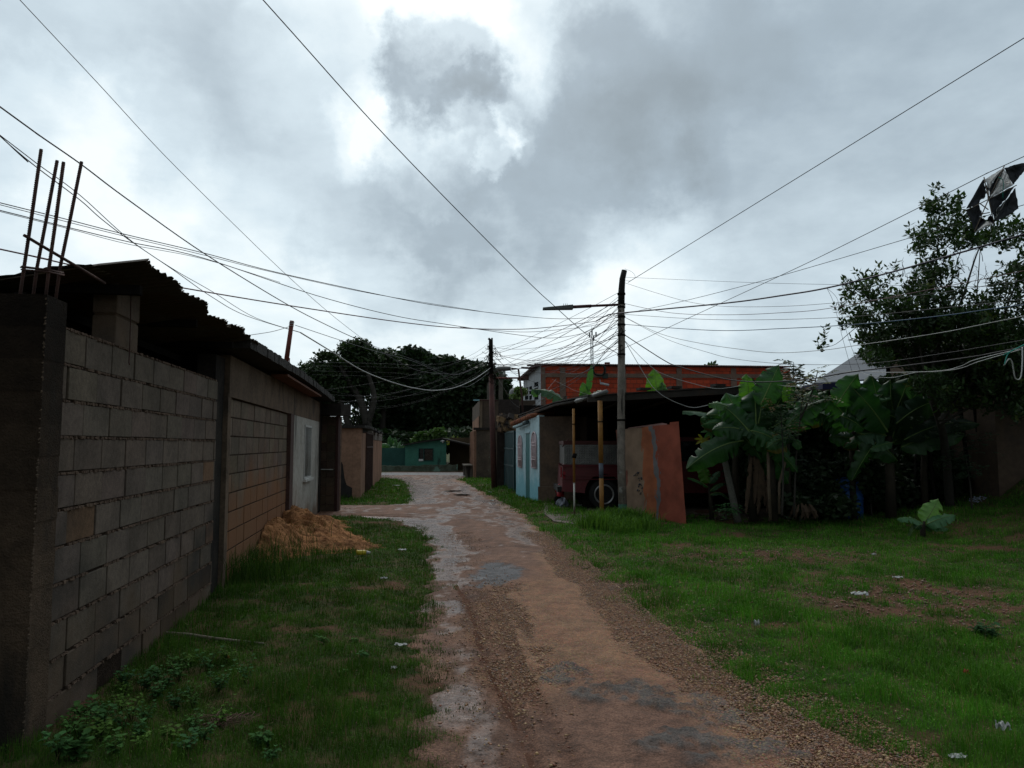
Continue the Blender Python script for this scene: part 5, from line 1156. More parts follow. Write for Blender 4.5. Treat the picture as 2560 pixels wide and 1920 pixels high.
mb = MB(); mb.lathe(P(1261,929,23.2), (0,0,-1), [(.04,-.02),(.03,.03),(.05,.08),(.035,.12),(0,.13)], 12); mb.build('bulb', mat('frosted_bulb', (.5,.52,.5), rough=.2, bump=0), cl)

# ================================================================== WIRES
M_w = {'k': mat('black_cable', (.012,.012,.016), rough=.6, bump=0), 'g': mat('grey_wire', (.07,.07,.075), rough=.5, bump=0), 'w': mat('pale_cable', (.42,.43,.42), rough=.45, bump=0),
       'p': mat('pink_brown_cable', (.11,.035,.05), rough=.55, bump=0), 'b': mat('blue_cable', (.02,.08,.16), rough=.5, bump=0), 'i': mat('dark_indigo_cable', (.012,.010,.035), rough=.5, bump=0), 't': mat('teal_string', (.02,.25,.20), rough=.7, bump=0)}
def catmull(pts, m=5):
    out = []; n = len(pts)
    for i in range(n-1):
        p0 = pts[max(i-1,0)]; p1 = pts[i]; p2 = pts[i+1]; p3 = pts[min(i+2,n-1)]
        for k in range(m):
            t_ = k/m; out.append(.5*((2*p1)+(-p0+p2)*t_+(2*p0-5*p1+4*p2-p3)*t_*t_+(-p0+3*p1-3*p2+p3)*t_**3))
    return out+[pts[-1]]
def wire(px, D0_, D1_, r, c_, label, group=None, twist=0):
    q = [Vector((a, b, 0)) for a, b in px]; L_ = [0]
    for i in range(1, len(q)): L_.append(L_[-1]+(q[i]-q[i-1]).length)
    pts = [P(q[i].x, q[i].y, 1/((1/D0_)*(1-L_[i]/L_[-1])+(1/D1_)*(L_[i]/L_[-1]))) for i in range(len(q))]
    def edge_(a): return a[0] <= 0 or a[0] >= 2560 or a[1] <= 0
    if edge_(px[0]): pts.insert(0, pts[0]+(pts[0]-pts[1]).normalized()*4)
    if edge_(px[-1]): pts.append(pts[-1]+(pts[-1]-pts[-2]).normalized()*4)
    pts = catmull(pts, 6)
    mb = MB(); mb.tube(pts, r, 5, caps=True)
    if twist:
        mb.tube([p+Vector((math.cos(i*1.3)*twist, 0, math.sin(i*1.3)*twist)) for i, p in enumerate(pts)], r*.8, 5)
    return mb.build('overhead_cable', M_w[c_], label=label, cat='cable', group=group)
wire([(50,0),(253,217),(411,388),(588,564),(717,688),(823,782),(905,846),(935,865),(1038,901),(1121,935),(1163,930),(1222,896)], 6.5, 25.8, .004, 'g', 'thin straight cable dropping steeply from the upper left corner towards the red steel pole')
wire([(658,0),(976,353),(1300,684),(1387,766),(1470,838),(1548,886)], 7.5, 15.2, .0065, 'k', 'taut black cable slanting from the top edge past the street lamp arm')
wire([(2560,95),(1570,706)], 8.5, 15.2, .006, 'k', 'taut black cable rising from the wooden pole to the upper right edge')
wire([(0,267),(95,336),(203,411),(317,497),(517,638),(723,764),(832,820),(890,847),(935,869),(1040,925),(1120,935),(1163,931),(1224,906)], 5.5, 25.8, .0065, 'k', 'dark cable with small clips, uppermost of those crossing the steel bars at left')
wire([(0,340),(26,364),(94,420),(200,500),(253,547),(323,600),(435,676),(529,742),(617,790),(752,832)], 4.8, 11.5, .004, 'k', 'wavy dark lower strand of the loose pair reaching the rusty mast')
wire([(0,338),(94,410),(200,488),(323,598),(435,674),(529,728),(640,795),(752,831)], 4.8, 11.5, .0035, 'k', 'dark cable from the left edge to the rusty mast, upper strand of a loose pair')
wire([(752,832),(829,879),(905,926),(975,954),(1034,970),(1088,976),(1140,968),(1187,947),(1226,920)], 11.5, 25.8, .011, 'w', 'pale thick cable sagging brightly before the trees from rusty mast to steel pole')
wire([(0,507),(153,545),(317,587),(511,633),(688,680),(940,735),(1100,765),(1300,790),(1420,797),(1549,788)], 6, 15.2, .0045, 'k', 'upper of the long cables running from the left edge to the wooden pole')
wire([(0,512),(153,551),(317,592),(511,638),(688,682),(940,736),(1200,778)], 6, 12.8, .0035, 'k', 'thin companion strand running just under the upper long cable from the left edge')
wire([(0,526),(176,570),(323,605),(511,646),(788,738),(980,788),(1117,811),(1300,838),(1380,845),(1450,835),(1500,815),(1548,798)], 6, 15.2, .0045, 'k', 'second long cable from the left edge, with a small clip hanging on it')
wire([(0,529),(176,573),(323,611),(511,648),(700,706)], 6, 9, .003, 'k', 'short companion strand splitting off the second long cable near the left edge')
wire([(0,623),(70,638),(170,661),(300,690),(458,720),(723,764),(999,805),(1150,820),(1300,823),(1400,815),(1490,803)], 5, 14.6, .006, 'p', 'pinkish cable passing behind the tin roof to the junction by the wooden pole')
wire([(1150,818),(1300,830),(1400,824),(1490,812),(1549,790)], 11.5, 15.2, .004, 'p', 'reddish lower strand joining the junction just left of the wooden pole')
wire([(1490,803),(1515,790),(1550,783),(1813,758),(1960,738),(2067,720),(2227,681),(2400,632),(2560,586)], 14.6, 8.5, .0125, 'i', 'thick dark indigo cable crossing in front of the orange tree to the wooden pole')
wire([(623,838),(680,829),(722,817)], 10, 10.6, .004, 'g', 'short thin wire from the left edge of the rusty mast top to the tin roof')
wire([(738,813),(759,820),(843,848),(935,877),(1038,905),(1100,935),(1140,962),(1165,967),(1190,955),(1224,930)], 10.7, 25.8, .005, 'g', 'thin wire from the rusty mast top running down across the distant trees')
wire([(2560,391),(2470,432),(2375,480),(2091,622),(1949,690),(1724,794),(1562,870)], 7.5, 15.2, .0045, 'k', 'thin cable holding the torn kite, slanting down to the wooden pole')
wire([(2560,512),(2304,586),(1949,690),(1724,749),(1562,784)], 8.5, 15.2, .0045, 'k', 'thin cable from behind the orange tree top down to the middle of the wooden pole')
wire([(2560,718),(2067,711),(1842,705),(1562,693)], 10, 15.2, .003, 'g', 'very thin level wire from the charred top of the wooden pole to the right')
wire([(1562,707),(1640,732),(1724,755),(1813,766),(1950,766),(2079,758),(2300,738),(2560,700)], 15.2, 9, .0035, 'g', 'thin sagging wire just under the topmost wire on the right of the pole')
wire([(1562,759),(1676,782),(1813,787),(1950,782),(2079,770),(2375,714),(2560,677)], 15.2, 8.5, .0045, 'p', 'brownish cable from the lamp arm bracket sagging right in front of the orange tree')
wire([(1562,786),(1753,798),(1931,799),(2138,791),(2375,768),(2560,749)], 15.2, 9, .004, 'g', 'almost level thin cable, third below the lamp arm on the right of the pole')
wire([(1562,811),(1783,826),(1961,821),(2138,811),(2350,790),(2560,761)], 15.2, 8.5, .006, 'b', 'bluish cable with a small knot running right in front of the orange tree')
wire([(1562,793),(1653,835),(1750,858),(1842,872),(1943,882),(2060,875),(2138,864),(2350,832),(2560,790)], 15.2, 8.5, .0045, 'w', 'pale thin cable sagging deeply to the right with a splice above the bananas')
wire([(1562,793),(1665,847),(1760,878),(1836,897),(1972,910),(2166,909),(2361,883),(2560,850)], 15.2, 9, .0035, 'g', 'thin grey wire sagging just above the banana leaves')
wire([(1563,838),(1659,900),(1700,917),(1797,944),(1887,955),(2011,949),(2128,930),(2283,912),(2439,891),(2560,868)], 15.2, 8.5, .0095, 'k', 'thick black cable sagging low across the banana leaves to the right edge')
wire([(1562,852),(1628,917),(1673,941),(1733,959),(1786,971),(1830,968),(1891,956)], 15.2, 14.4, .005, 'w', 'pale wire in a shallow sag in front of the red brick wall')
wire([(1562,852),(1598,914),(1628,962),(1648,982),(1667,995),(1700,1010),(1733,1019),(1770,1013),(1792,1010),(1852,983),(1891,958)], 15.2, 14.2, .006, 'w', 'loose white wire drooping lowest over the carport roof to the banana leaves')
wire([(1891,958),(1933,961),(1992,966),(2050,953),(2128,928),(2205,931),(2341,928),(2400,916),(2439,899),(2551,872)], 14.2, 8.2, .0045, 'w', 'pale wire draped over the banana leaves towards the right edge, upper of two')
wire([(2150,930),(2180,940),(2230,944),(2290,931),(2341,929),(2400,921),(2450,903),(2556,873)], 12, 8.2, .0045, 'w', 'pale wire draped over the banana leaves towards the right edge, lower of two')
wire([(2556,868),(2556,905),(2553,939),(2546,949),(2538,944),(2534,925),(2530,904),(2522,898),(2510,913)], 8.2, 8.0, .007, 'w', 'cut pale cable end hanging in a loop at the right edge')
wire([(2560,862),(2540,872),(2520,885),(2511,912)], 8.1, 8.0, .006, 't', 'short teal cable tail beside the hanging loop at the right edge')
wire([(2067,720),(2085,760),(2105,840),(2130,930)], 11.5, 12.5, .0028, 'g', 'thin string hanging from the indigo cable down to the bananas, left of two')
wire([(2067,720),(2092,745),(2105,790),(2126,860),(2150,925)], 11.5, 12.5, .0028, 'g', 'thin string hanging from the indigo cable down to the bananas, right of two')
wire([(1562,672),(1580,680),(1588,693),(1575,702),(1562,700)], 15.2, 15.1, .003, 'g', 'small wire loop curling off the charred top of the wooden pole')
# fan of service drops from the wooden pole to the steel pole and the roofs beyond
rf = random.Random(3)
ORD = ['uppermost','second','third','fourth','fifth','sixth','seventh','eighth','ninth','tenth','eleventh','twelfth','thirteenth','fourteenth','fifteenth','sixteenth','lowest']
for i in range(17):
    y0_ = 730+i*9.5; y1_ = 868+rf.uniform(0, 70); sag = rf.uniform(3, 55) if i % 3 else rf.uniform(0, 10)
    px = [(1549, y0_)]
    for k in range(1, 6):
        f = k/6; px.append((1549+(1234-1549)*f, y0_+(y1_-y0_)*f+sag*4*f*(1-f)*.8))
    px.append((1234, y1_))
    wire(px, 15.2, 25.8, rf.choice((.004,.005,.0045,.007)), rf.choice('kgkgkp'), ORD[i]+' service drop on the wooden pole among those fanning to the steel pole', 'service drops between the two poles')
for i in range(8):
    y0_ = 745+i*17; tx_, ty_ = [(1300,1000),(1325,930),(1345,1005),(1380,915),(1420,935),(1340,925),(1310,1035),(1365,980)][i]
    px = [(1549, y0_)]
    for k in range(1, 5):
        f = k/5; px.append((1549+(tx_-1549)*f, y0_+(ty_-y0_)*f+rf.uniform(6, 22)*4*f*(1-f)))
    px.append((tx_, ty_)); wire(px, 15.2, 30 if ty_ < 990 else 24, rf.choice((.004,.0055)), rf.choice('kg'), ['thin drop from the wooden pole to the brown roof edge','drop from the wooden pole to the white gable','drop from the wooden pole to the right window of the white building','drop from the wooden pole to the brick roof corner','drop from the wooden pole to the left concrete column of the brick wall','drop from the wooden pole to the top of the white wall','steep drop from the wooden pole to the bent lamp pipe','drop from the wooden pole to the middle of the white wall'][i], 'service drops to the brick building')
for i, (x1, y1_) in enumerate([(790,976),(806,984),(830,1000),(843,1006),(868,1012),(880,1020),(800,970)]):
    y0_ = 878+i*8; px = []
    sag = rf.uniform(15, 55)
    for k in range(8):
        f = k/7; px.append((1224+(x1-1224)*f, y0_+(y1_-y0_)*f+sag*4*f*(1-f)))
    wire(px, 25.8, 14.8 if x1 < 846 else 20, .0022, 'k', ORD[i]+' on the steel pole of the thin wires sagging across the trees', 'wires to the left roofs')
for i, (y0_, y1_) in enumerate([(858,925),(870,935),(893,903),(900,912)]):
    wire([(1223,y0_),(1170,y0_*.5+y1_*.5),(1060,y1_+10),(960,y1_+6),(780,y1_+2)], 25.8, 34, .004, 'kkgk'[i], ['topmost wire leaving the steel pole to the left','second wire leaving the steel pole to the left','third wire leaving the steel pole to the left, nearly level','greenish wire leaving the steel pole to the left, nearly level'][i])
for i, (tx_, ty_) in enumerate([(1340,925),(1300,935),(1352,960),(1312,960),(1358,905),(1285,950),(1310,1022)]):
    y0_ = 872+i*9; px = [(1234,y0_),((1234+tx_)/2, (y0_+ty_)/2+14),(tx_,ty_)]
    wire(px, 25.8, 30, .006, 'kgkggkw'[i], ORD[i]+' on the steel pole of the short wires going right to the gable', 'short wires right of the steel pole')
wire([(1262,975),(1275,1000),(1295,1017),(1312,1020),(1335,1012),(1358,995),(1372,970),(1390,948)], 24, 30, .007, 'g', 'pale doubled cable looping low over the blue house roof')
wire([(1380,948),(1420,968),(1442,978),(1480,988),(1552,990)], 30, 15.2, .0035, 'g', 'pale cable crossing the brick wall down to the wooden pole')
wire([(1363,912),(1430,905),(1490,895),(1520,870),(1548,845)], 33, 15.2, .007, 'k', 'black cable rising from the brick building roof to the wooden pole')
wire([(1400,930),(1440,935),(1480,920),(1510,885),(1549,850)], 33, 15.2, .008, 'k', 'thick black cable bundle rising from the wall of the brick building to the wooden pole')

# ================================================================== KITE
kt = thing('torn_kite', P(2470,490,8.2), 'torn black and white paper kite caught on a cable above the orange tree', 'kite')
def K(x, y, d=0): return P(2300+x*260/1659, 380+y*260/1659, 8.2+d)
M_kb = mat('black_kite_plastic', (.045,.05,.06), (.028,.03,.038), scale=6, rough=.6, bump=.5, bscale=18, translucent=.30, trc=(1,1,1.1), bdist=.03)
M_kw = mat('white_kite_plastic', (.75,.76,.76), (.62,.63,.64), scale=6, rough=.6, bump=.4, bscale=18, translucent=.75, trc=(1,1,1))
def sheet(poly, m, nm, seed=0):
    rnd = random.Random(seed); me_ = MB(); n = len(poly)
    cx_ = sum(p[0] for p in poly)/n; cy_ = sum(p[1] for p in poly)/n
    ring = []; 
    for i in range(n):
        a, b = poly[i], poly[(i+1)%n]
        for k in range(5): f = k/5; ring.append((a[0]+(b[0]-a[0])*f+rnd.uniform(-8,8)*(k>0), a[1]+(b[1]-a[1])*f+rnd.uniform(-8,8)*(k>0)))
    V = [K(cx_, cy_, .05)]; N_ = len(ring)
    for s in (.33, .66, 1.0):
        for (x, y) in ring: V.append(K(cx_+(x-cx_)*s, cy_+(y-cy_)*s, .05*(1-s)+rnd.uniform(-.012,.012)))
    Fc = [(0, 1+i, 1+(i+1)%N_) for i in range(N_)]
    for r_ in range(2): Fc += [(1+r_*N_+i, 1+(r_+1)*N_+i, 1+(r_+1)*N_+(i+1)%N_, 1+r_*N_+(i+1)%N_) for i in range(N_)]
    me_.add(V, Fc, smooth=True); o = me_.build(nm, m, kt); s_ = o.modifiers.new('sol', 'SOLIDIFY'); s_.thickness = .002
for i, (poly, m) in enumerate([
 ([(1010,430),(735,905),(940,832),(950,770),(1030,732),(1060,640)], M_kb), ([(728,925),(937,838),(987,970),(930,1110),(880,1275)], M_kb), ([(987,970),(920,1120),(878,1275),(1062,1100),(975,1040)], M_kb),
 ([(1030,440),(1315,265),(1205,420),(1100,585)], M_kw), ([(1315,265),(1345,275),(1220,530),(1118,735),(1098,590),(1205,420)], M_kb), ([(1345,275),(1410,380),(1485,530),(1115,742),(1220,530)], M_kw),
 ([(1015,440),(1105,590),(1060,650)], M_kb), ([(1340,255),(1410,370),(1485,525),(1560,430),(1660,310),(1700,160),(1500,205)], M_kb),
 ([(1100,755),(1300,640),(1515,535),(1390,735),(1235,890),(1188,1095)], M_kb), ([(1190,1115),(1240,900),(1400,735),(1520,570),(1572,900),(1420,1015)], M_kb), ([(1225,905),(1375,760),(1205,1070)], M_kw),
 ([(870,1282),(1062,1096),(1188,1145)], M_kw), ([(1055,630),(1110,590),(1112,740),(1085,765)], M_kw), ([(1060,1085),(1130,1000),(1185,1095),(1175,1145)], M_kb)]): sheet(poly, m, 'kite_sail', i)
mb = MB()
for a, e in (((1020,400),(1180,1140)), ((1345,220),(1100,740)), ((745,930),(1100,750)), ((1100,750),(1540,530)), ((1090,760),(870,1270)), ((980,990),(1110,965)), ((955,820),(1090,920))): mb.tube([K(*a,-.01), K(*e,-.01)], .006, 6)
mb.build('kite_sticks', mat('bamboo_stick', (.15,.12,.10), rough=.7), kt)
mb = MB(); mb.tube([K(1250,400,-.03),K(1320,440,-.03),K(1335,520,-.03),K(1320,640,-.03),K(1325,740,-.03)], .004, 5); mb.build('teal_string', M_w['t'], kt)

# ================================================================== PLANTS
M_ban = mat('banana_leaf', (1,1,1), (.82,.86,.8), scale=2.5, rough=.42, bump=.25, bscale=9, attr=True, spec=.4, translucent=.42)
M_rib = mat('banana_midrib', (.13,.20,.055), (.09,.15,.04), scale=5, rough=.5, bump=.1)
M_stem = mat('banana_stem', (.03,.023,.014), (.016,.013,.009), scale=4, rough=.8, bump=.5, bscale=20)
M_dry = mat('dry_banana_leaf', (.075,.048,.03), (.045,.03,.02), scale=8, rough=.95, bump=.8, bscale=20)
def bleaf(parent, b, tip, D, wpx, arc=.12, face=(0,-1,.35), fold=.25, col=(.035,.10,.03), tears=5, seed=0, dD=0, m=None, rib=True, name='leaf', edgecol=None):
    rnd = random.Random(seed*31+int(b[0])); A = P(b[0], b[1], D); B = P(tip[0], tip[1], D+dD); Ln = (B-A).length
    C = (A+B)/2+Vector((0, 0, 1))*arc*Ln*1.6+Vector((0, -.06*Ln, 0)); W = wpx/F*D*1.12
    Fv = Vector(face).normalized(); n = 44; half = 5; V = []; Cc = []; fold *= 1.5; cuts = [(rnd.uniform(.2,.92), rnd.choice((-1,1)), rnd.uniform(.35,.85), rnd.uniform(.010,.024)) for _ in range(tears+2)]
    rp_ = []
    for i in range(n+1):
        t_ = i/n; p = A*(1-t_)**2+C*2*t_*(1-t_)+B*t_*t_; tg_ = ((C-A)*(1-t_)+(B-C)*t_).normalized(); s = tg_.cross(Fv).normalized(); nn = s.cross(tg_).normalized()
        rp_.append(p-nn*-.004)
        w = W*.92*min(1, (t_/.20)**.7 if t_ > 0 else .02)*(max(0, 1-((t_-.42)/.585)**2 if t_ > .42 else 1))**.62
        for side in (-1, 1):
            for j in range(half+1):
                if side == 1 and j == 0: continue
                q = j/half; ww = w
                for (ct, cs_, cd, cw) in cuts:
                    if cs_ == side and abs(t_-ct) < cw and q > 1-cd: ww = w*(1-cd)/max(q, .01)
                rip = .09*W*math.sin(t_*31+seed+side*2)*q**2+.07*W*math.sin(t_*13+seed*3+side)*q
                ww *= 1+(.05*math.sin(t_*23+seed*2+side)+rnd.uniform(-.02,.02))*q
                drop = fold*W*(q**1.6)
                V.append(p+s*side*ww*q-nn*(drop*.9)+nn*rip-Vector((0,0,.10*W*q*q)))
                k = 1.0+.2*rnd.random()+(.2 if int(t_*52) % 2 else 0)
                cc_ = [x*k for x in col]
                if edgecol and q > .75: cc_ = list(edgecol)
                Cc.append(tuple(cc_))
    m_ = 2*half+1; Fc = []
    def idx(i, side, j): return i*m_+(j if side == -1 else (0 if j == 0 else half+j))
    for i in range(n):
        for side in (-1, 1):
            for j in range(half):
                f = (idx(i,side,j), idx(i,side,j+1), idx(i+1,side,j+1), idx(i+1,side,j)); Fc.append(f if side == 1 else f[::-1])
    mb = MB(); mb.add(V, Fc, Cc, True); o = mb.build(name, m or M_ban, parent)
    if rib:
        mb = MB(); r0 = max(.006, W*.055); mb.tube(rp_, [r0*(1-.8*i/n) for i in range(n+1)], 6); mb.build('midrib', M_rib, o)
    return o
DG=(.020,.068,.022); MG=(.036,.115,.032); BG=(.085,.21,.03); SG=(.06,.13,.07); YG=(.13,.19,.04)
DA = 13.9
ba = thing('banana_plant', (P(1880,1290,DA).x, DA, 0), 'tall banana plant left of the navy tank, its silvery leaf reaching the red slab', 'banana plant')
mb = MB(); mb.tube([P(1885,1303,DA), P(1880,1200,DA), P(1878,1085,DA)], [.085,.07,.05], 12); mb.tube([P(1935,1303,DA-.3), P(1930,1200,DA-.2), P(1925,1100,DA-.2)], [.075,.065,.05], 12); mb.build('pseudostem', M_stem, ba)
for i, a in enumerate([((1812,1046),(1706,1028),15,.06,(0,-.3,1),SG,0),((1858,1062),(1815,982),38,.02,(-.1,-1,.3),MG,2),((1822,1018),(1771,1010),14,.10,(0,-.7,.6),(.055,.14,.04),0),
    ((1874,1015),(1866,934),22,.0,(0,-1,.1),BG,1),((1890,1085),(1886,975),44,.0,(.1,-1,.35),DG,1),((1902,1012),(1948,912),34,.03,(.1,-1,.1),(.03,.085,.035),2),((1905,1050),(1990,955),42,.15,(.2,-1,.3),(.025,.07,.03),3),
    ((1964,1070),(2068,998),22,.10,(-.1,-.8,.7),MG,1),((1850,1056),(1893,1090),18,-.02,(0,-.8,.5),DG,0),((1790,1040),(1760,1066),15,.0,(0,-1,.2),MG,0),((1972,958),(1960,1005),10,0,(0,-1,.2),BG,0),((1985,1100),(2006,1120),12,0,(0,-1,.3),MG,0),((1840,1070),(1800,1120),16,.1,(0,-1,.2),DG,2),((1930,1080),(1990,1100),20,.1,(0,-1,.3),DG,1),((1880,1090),(1800,1010),30,.08,(-.2,-1,.2),DG,3),((1900,1085),(1960,985),34,.05,(.2,-1,.2),DG,3),((1895,1060),(1912,960),30,.0,(0,-1,.2),(.03,.08,.03),3),((1870,1080),(1780,1075),24,.12,(0,-1,.4),DG,3),((1930,1070),(2020,1040),28,.12,(.1,-1,.3),DG,3)]):
    bleaf(ba, a[0], a[1], DA-.25*(i % 3), a[2], a[3], a[4], .22, a[5], a[6], i)
bleaf(ba, (1968,1094), (1916,1120), DA-.6, 26, .10, (0,-1,.6), .35, (.05,.13,.045), 0, 5, edgecol=(.22,.18,.05))
for i in range(9):
    x = 1885+rf.uniform(-14,65); o = bleaf(ba, (x,1130+rf.uniform(-30,50)), (x+rf.uniform(-22,22),1250+rf.uniform(-10,45)), DA-.15, 7, -.05, (rf.uniform(-.5,.5),-1,0), .6, (.12,.075,.045), 3, 70+i, m=M_dry, rib=False, name='dead_leaf')
mb = MB(); mb.tube([P(1926,1300,DA-.4),P(1922,1220,DA-.4),P(1920,1130,DA-.4)],.028,6); mb.tube([P(1948,1285,DA-.4),P(1948,1210,DA-.4),P(1962,1160,DA-.4),P(1966,1120,DA-.4)],.024,6); mb.build('bare_stalks', mat('brown_stalk', (.13,.095,.065), rough=.9, bump=.6), ba)
DBn = 14.1
bb2 = thing('banana_plant', (P(2225,1285,DBn).x, DBn, .2), 'big banana plant under the orange tree with a long leaf pointing right', 'banana plant')
mb = MB(); mb.tube([P(2228,1296,DBn), P(2226,1200,DBn), P(2222,1090,DBn)], [.10,.085,.06], 12); mb.build('pseudostem', M_stem, bb2)
for i, a in enumerate([((2208,1080),(2178,935),44,.0,(0,-1,.3),DG,3),((2224,1065),(2272,945),42,.02,(.2,-1,.2),(.028,.075,.034),4),((2195,1055),(2108,1002),24,.62,(.1,-.8,.5),SG,1),((2092,1012),(2146,934),30,.05,(-.1,-1,.15),MG,3),
    ((2234,1108),(2316,1010),26,.08,(-.2,-1,.45),(.05,.12,.04),1),((2252,1118),(2411,1083),30,.07,(0,-.9,.55),(.045,.105,.042),3),((2216,1090),(2143,1092),26,.14,(0,-.7,.7),SG,4),((2232,1106),(2174,1124),13,.05,(0,-.7,.7),(.06,.14,.06),1),
    ((2152,1100),(2072,1092),22,.05,(0,-.9,.4),DG,1),((2312,1036),(2382,1016),11,.1,(0,-.8,.6),(.10,.16,.04),2),((2130,1010),(2102,990),12,.1,(0,-.8,.6),SG,0),((2100,1040),(2160,1075),20,.1,(0,-1,.4),DG,2),((2240,1040),(2330,960),30,.1,(.2,-1,.2),(.018,.05,.022),3),((2215,1060),(2140,1020),24,.15,(0,-1,.3),DG,2),((2260,1100),(2450,1060),22,.12,(0,-1,.3),(.015,.042,.022),2),((2220,1080),(2120,960),36,.05,(-.2,-1,.2),DG,4),((2230,1080),(2310,1060),30,.1,(.1,-1,.3),DG,3),((2225,1070),(2225,950),38,0,(0,-1,.2),DG,4),((2240,1060),(2360,1000),30,.12,(.1,-1,.2),(.02,.055,.025),3)]):
    bleaf(bb2, a[0], a[1], DBn+.3-.22*(i % 4), a[2], a[3], a[4], .22, a[5], a[6], i+20)
rl = random.Random(77)
for root_, D_, crowns in ((ba, 13.9, ((1885,1085,13),(1968,1075,10),(1838,1075,6))), (bb2, 14.2, ((2228,1090,13),(2130,1070,10),(2310,1095,7)))):
    for (cx0, cy0, n_) in crowns:
        for i in range(n_):
            a_ = rl.gauss(0, .95); a_ = max(-2.3, min(2.3, a_)); l_ = rl.uniform(70,150); b0_ = (cx0+rl.uniform(-16,16)+math.sin(a_)*14, cy0+rl.uniform(-16,20)-math.cos(a_)*8)
            tipx, tipy = b0_[0]+math.sin(a_)*l_, b0_[1]-math.cos(a_)*l_*.85+abs(a_)**2*10
            tipy = max(tipy, 925); g_ = rl.uniform(.6,1.6); bleaf(root_, b0_, (tipx, tipy), D_+(rl.uniform(-.2,.9) if abs(a_) < 1.5 else rl.uniform(-.5,.2)), rl.uniform(20,34), .10*min(1.2,abs(a_)), (rl.uniform(-.6,.6)-a_*.12,-1,rl.uniform(.1,.6)), .3, (.027*g_,.085*g_,.025*g_), rl.randint(3,8), 400+i+int(cx0), edgecol=(.10,.08,.03) if rl.random() < .25 else None)
for (px, D_) in ((1968,14.3),(1838,14.4),(2130,14.5),(2310,14.6)):
    root_ = ba if px < 2050 else bb2; mb = MB(); mb.tube([P(px+4,1298,D_), P(px,1180,D_), P(px,1075,D_)], [.07,.06,.04], 10); mb.build('pseudostem', M_stem, root_)
bc = thing('banana_plant', (P(1775,1296,14.6).x, 14.6, 0), 'small thin banana plant right of the red painted slab', 'banana plant')
mb = MB(); mb.tube([P(1780,1300,14.6), P(1776,1250,14.6), P(1772,1210,14.6)], [.05,.04,.022], 8); mb.build('pseudostem', M_stem, bc)
for i, a in enumerate([((1772,1207),(1750,1160),15,.0,(0,-1,.1),BG,0),((1770,1218),(1718,1194),6,.1,(0,-.6,.8),MG,0),((1773,1208),(1801,1177),9,.05,(0,-.8,.5),(.04,.1,.05),1),((1775,1228),(1812,1208),8,.15,(0,-.6,.8),DG,0),((1776,1238),(1822,1248),6,.3,(0,-.6,.8),DG,0)]): bleaf(bc, a[0], a[1], 14.5, a[2], a[3], a[4], .25, a[5], a[6], i+40)
DY = 11.9; by = thing('banana_plant', (P(2310,1345,DY).x, DY, .05), 'young banana plant standing alone in the open lawn on the right', 'banana plant')
mb = MB(); mb.tube([P(2308,1352,DY), P(2307,1325,DY), P(2311,1303,DY)], [.045,.04,.02], 10); mb.build('pseudostem', M_stem, by)
for i, a in enumerate([((2311,1306),(2346,1247),25,-.02,(-.25,-1,.25),(.17,.34,.09),2),((2308,1308),(2243,1297),12,.12,(0,-.6,.9),(.09,.22,.10),1),((2316,1311),(2389,1287),17,.05,(0,-.8,.8),(.08,.20,.09),2),((2324,1318),(2371,1322),11,.10,(0,-.7,.9),(.08,.2,.08),0),((2306,1312),(2272,1345),9,.25,(0,-1,.2),(.05,.10,.03),1),((2304,1310),(2288,1322),9,.1,(0,-1,.3),DG,0),((2314,1312),(2330,1330),8,.1,(0,-1,.5),DG,0)]): bleaf(by, a[0], a[1], DY-.05*(i % 3), a[2], a[3], a[4], .2, a[5], a[6], i+60)
# bananas behind the carport and over the blue house
for lab, D_, lv in (('single upright banana leaf lit green behind the carport roof, right of the wooden pole', 26, [((1645,1000),(1634,922),24,.0,(0,-1,.1),(.10,.22,.03),1),((1655,1000),(1656,955),16,0,(.2,-1,.2),(.05,.14,.03),0)]),
    ('torn banana leaves behind the carport roof, left of the wooden pole', 26, [((1470,1010),(1457,955),14,.0,(0,-1,.1),(.08,.20,.03),0),((1470,980),(1480,912),8,.0,(.2,-1,.1),(.05,.15,.04),2),((1480,995),(1515,982),14,.25,(0,-.7,.7),(.03,.08,.03),1),((1458,1000),(1462,975),12,0,(0,-1,.2),(.06,.16,.03),0)]),
    ('wide banana leaf lying over the roof in front of the white gabled building', 27, [((1412,1004),(1334,974),16,.12,(0,-.8,.8),(.04,.10,.05),5),((1345,990),(1330,972),10,.1,(0,-.8,.6),(.06,.14,.05),1)])):
    t0 = thing('banana_plant', P(lv[0][0][0], 1060, D_), lab, 'banana plant')
    mb = MB(); q = P(lv[0][0][0], lv[0][0][1], D_); mb.tube([(q.x, D_, 0), (q.x, D_, q.z+.2)], .09, 8); mb.build('pseudostem', M_stem, t0)
    for i, a in enumerate(lv): bleaf(t0, a[0], a[1], D_-.3*i*0, a[2], a[3], a[4], .2, a[5], a[6], i+80)
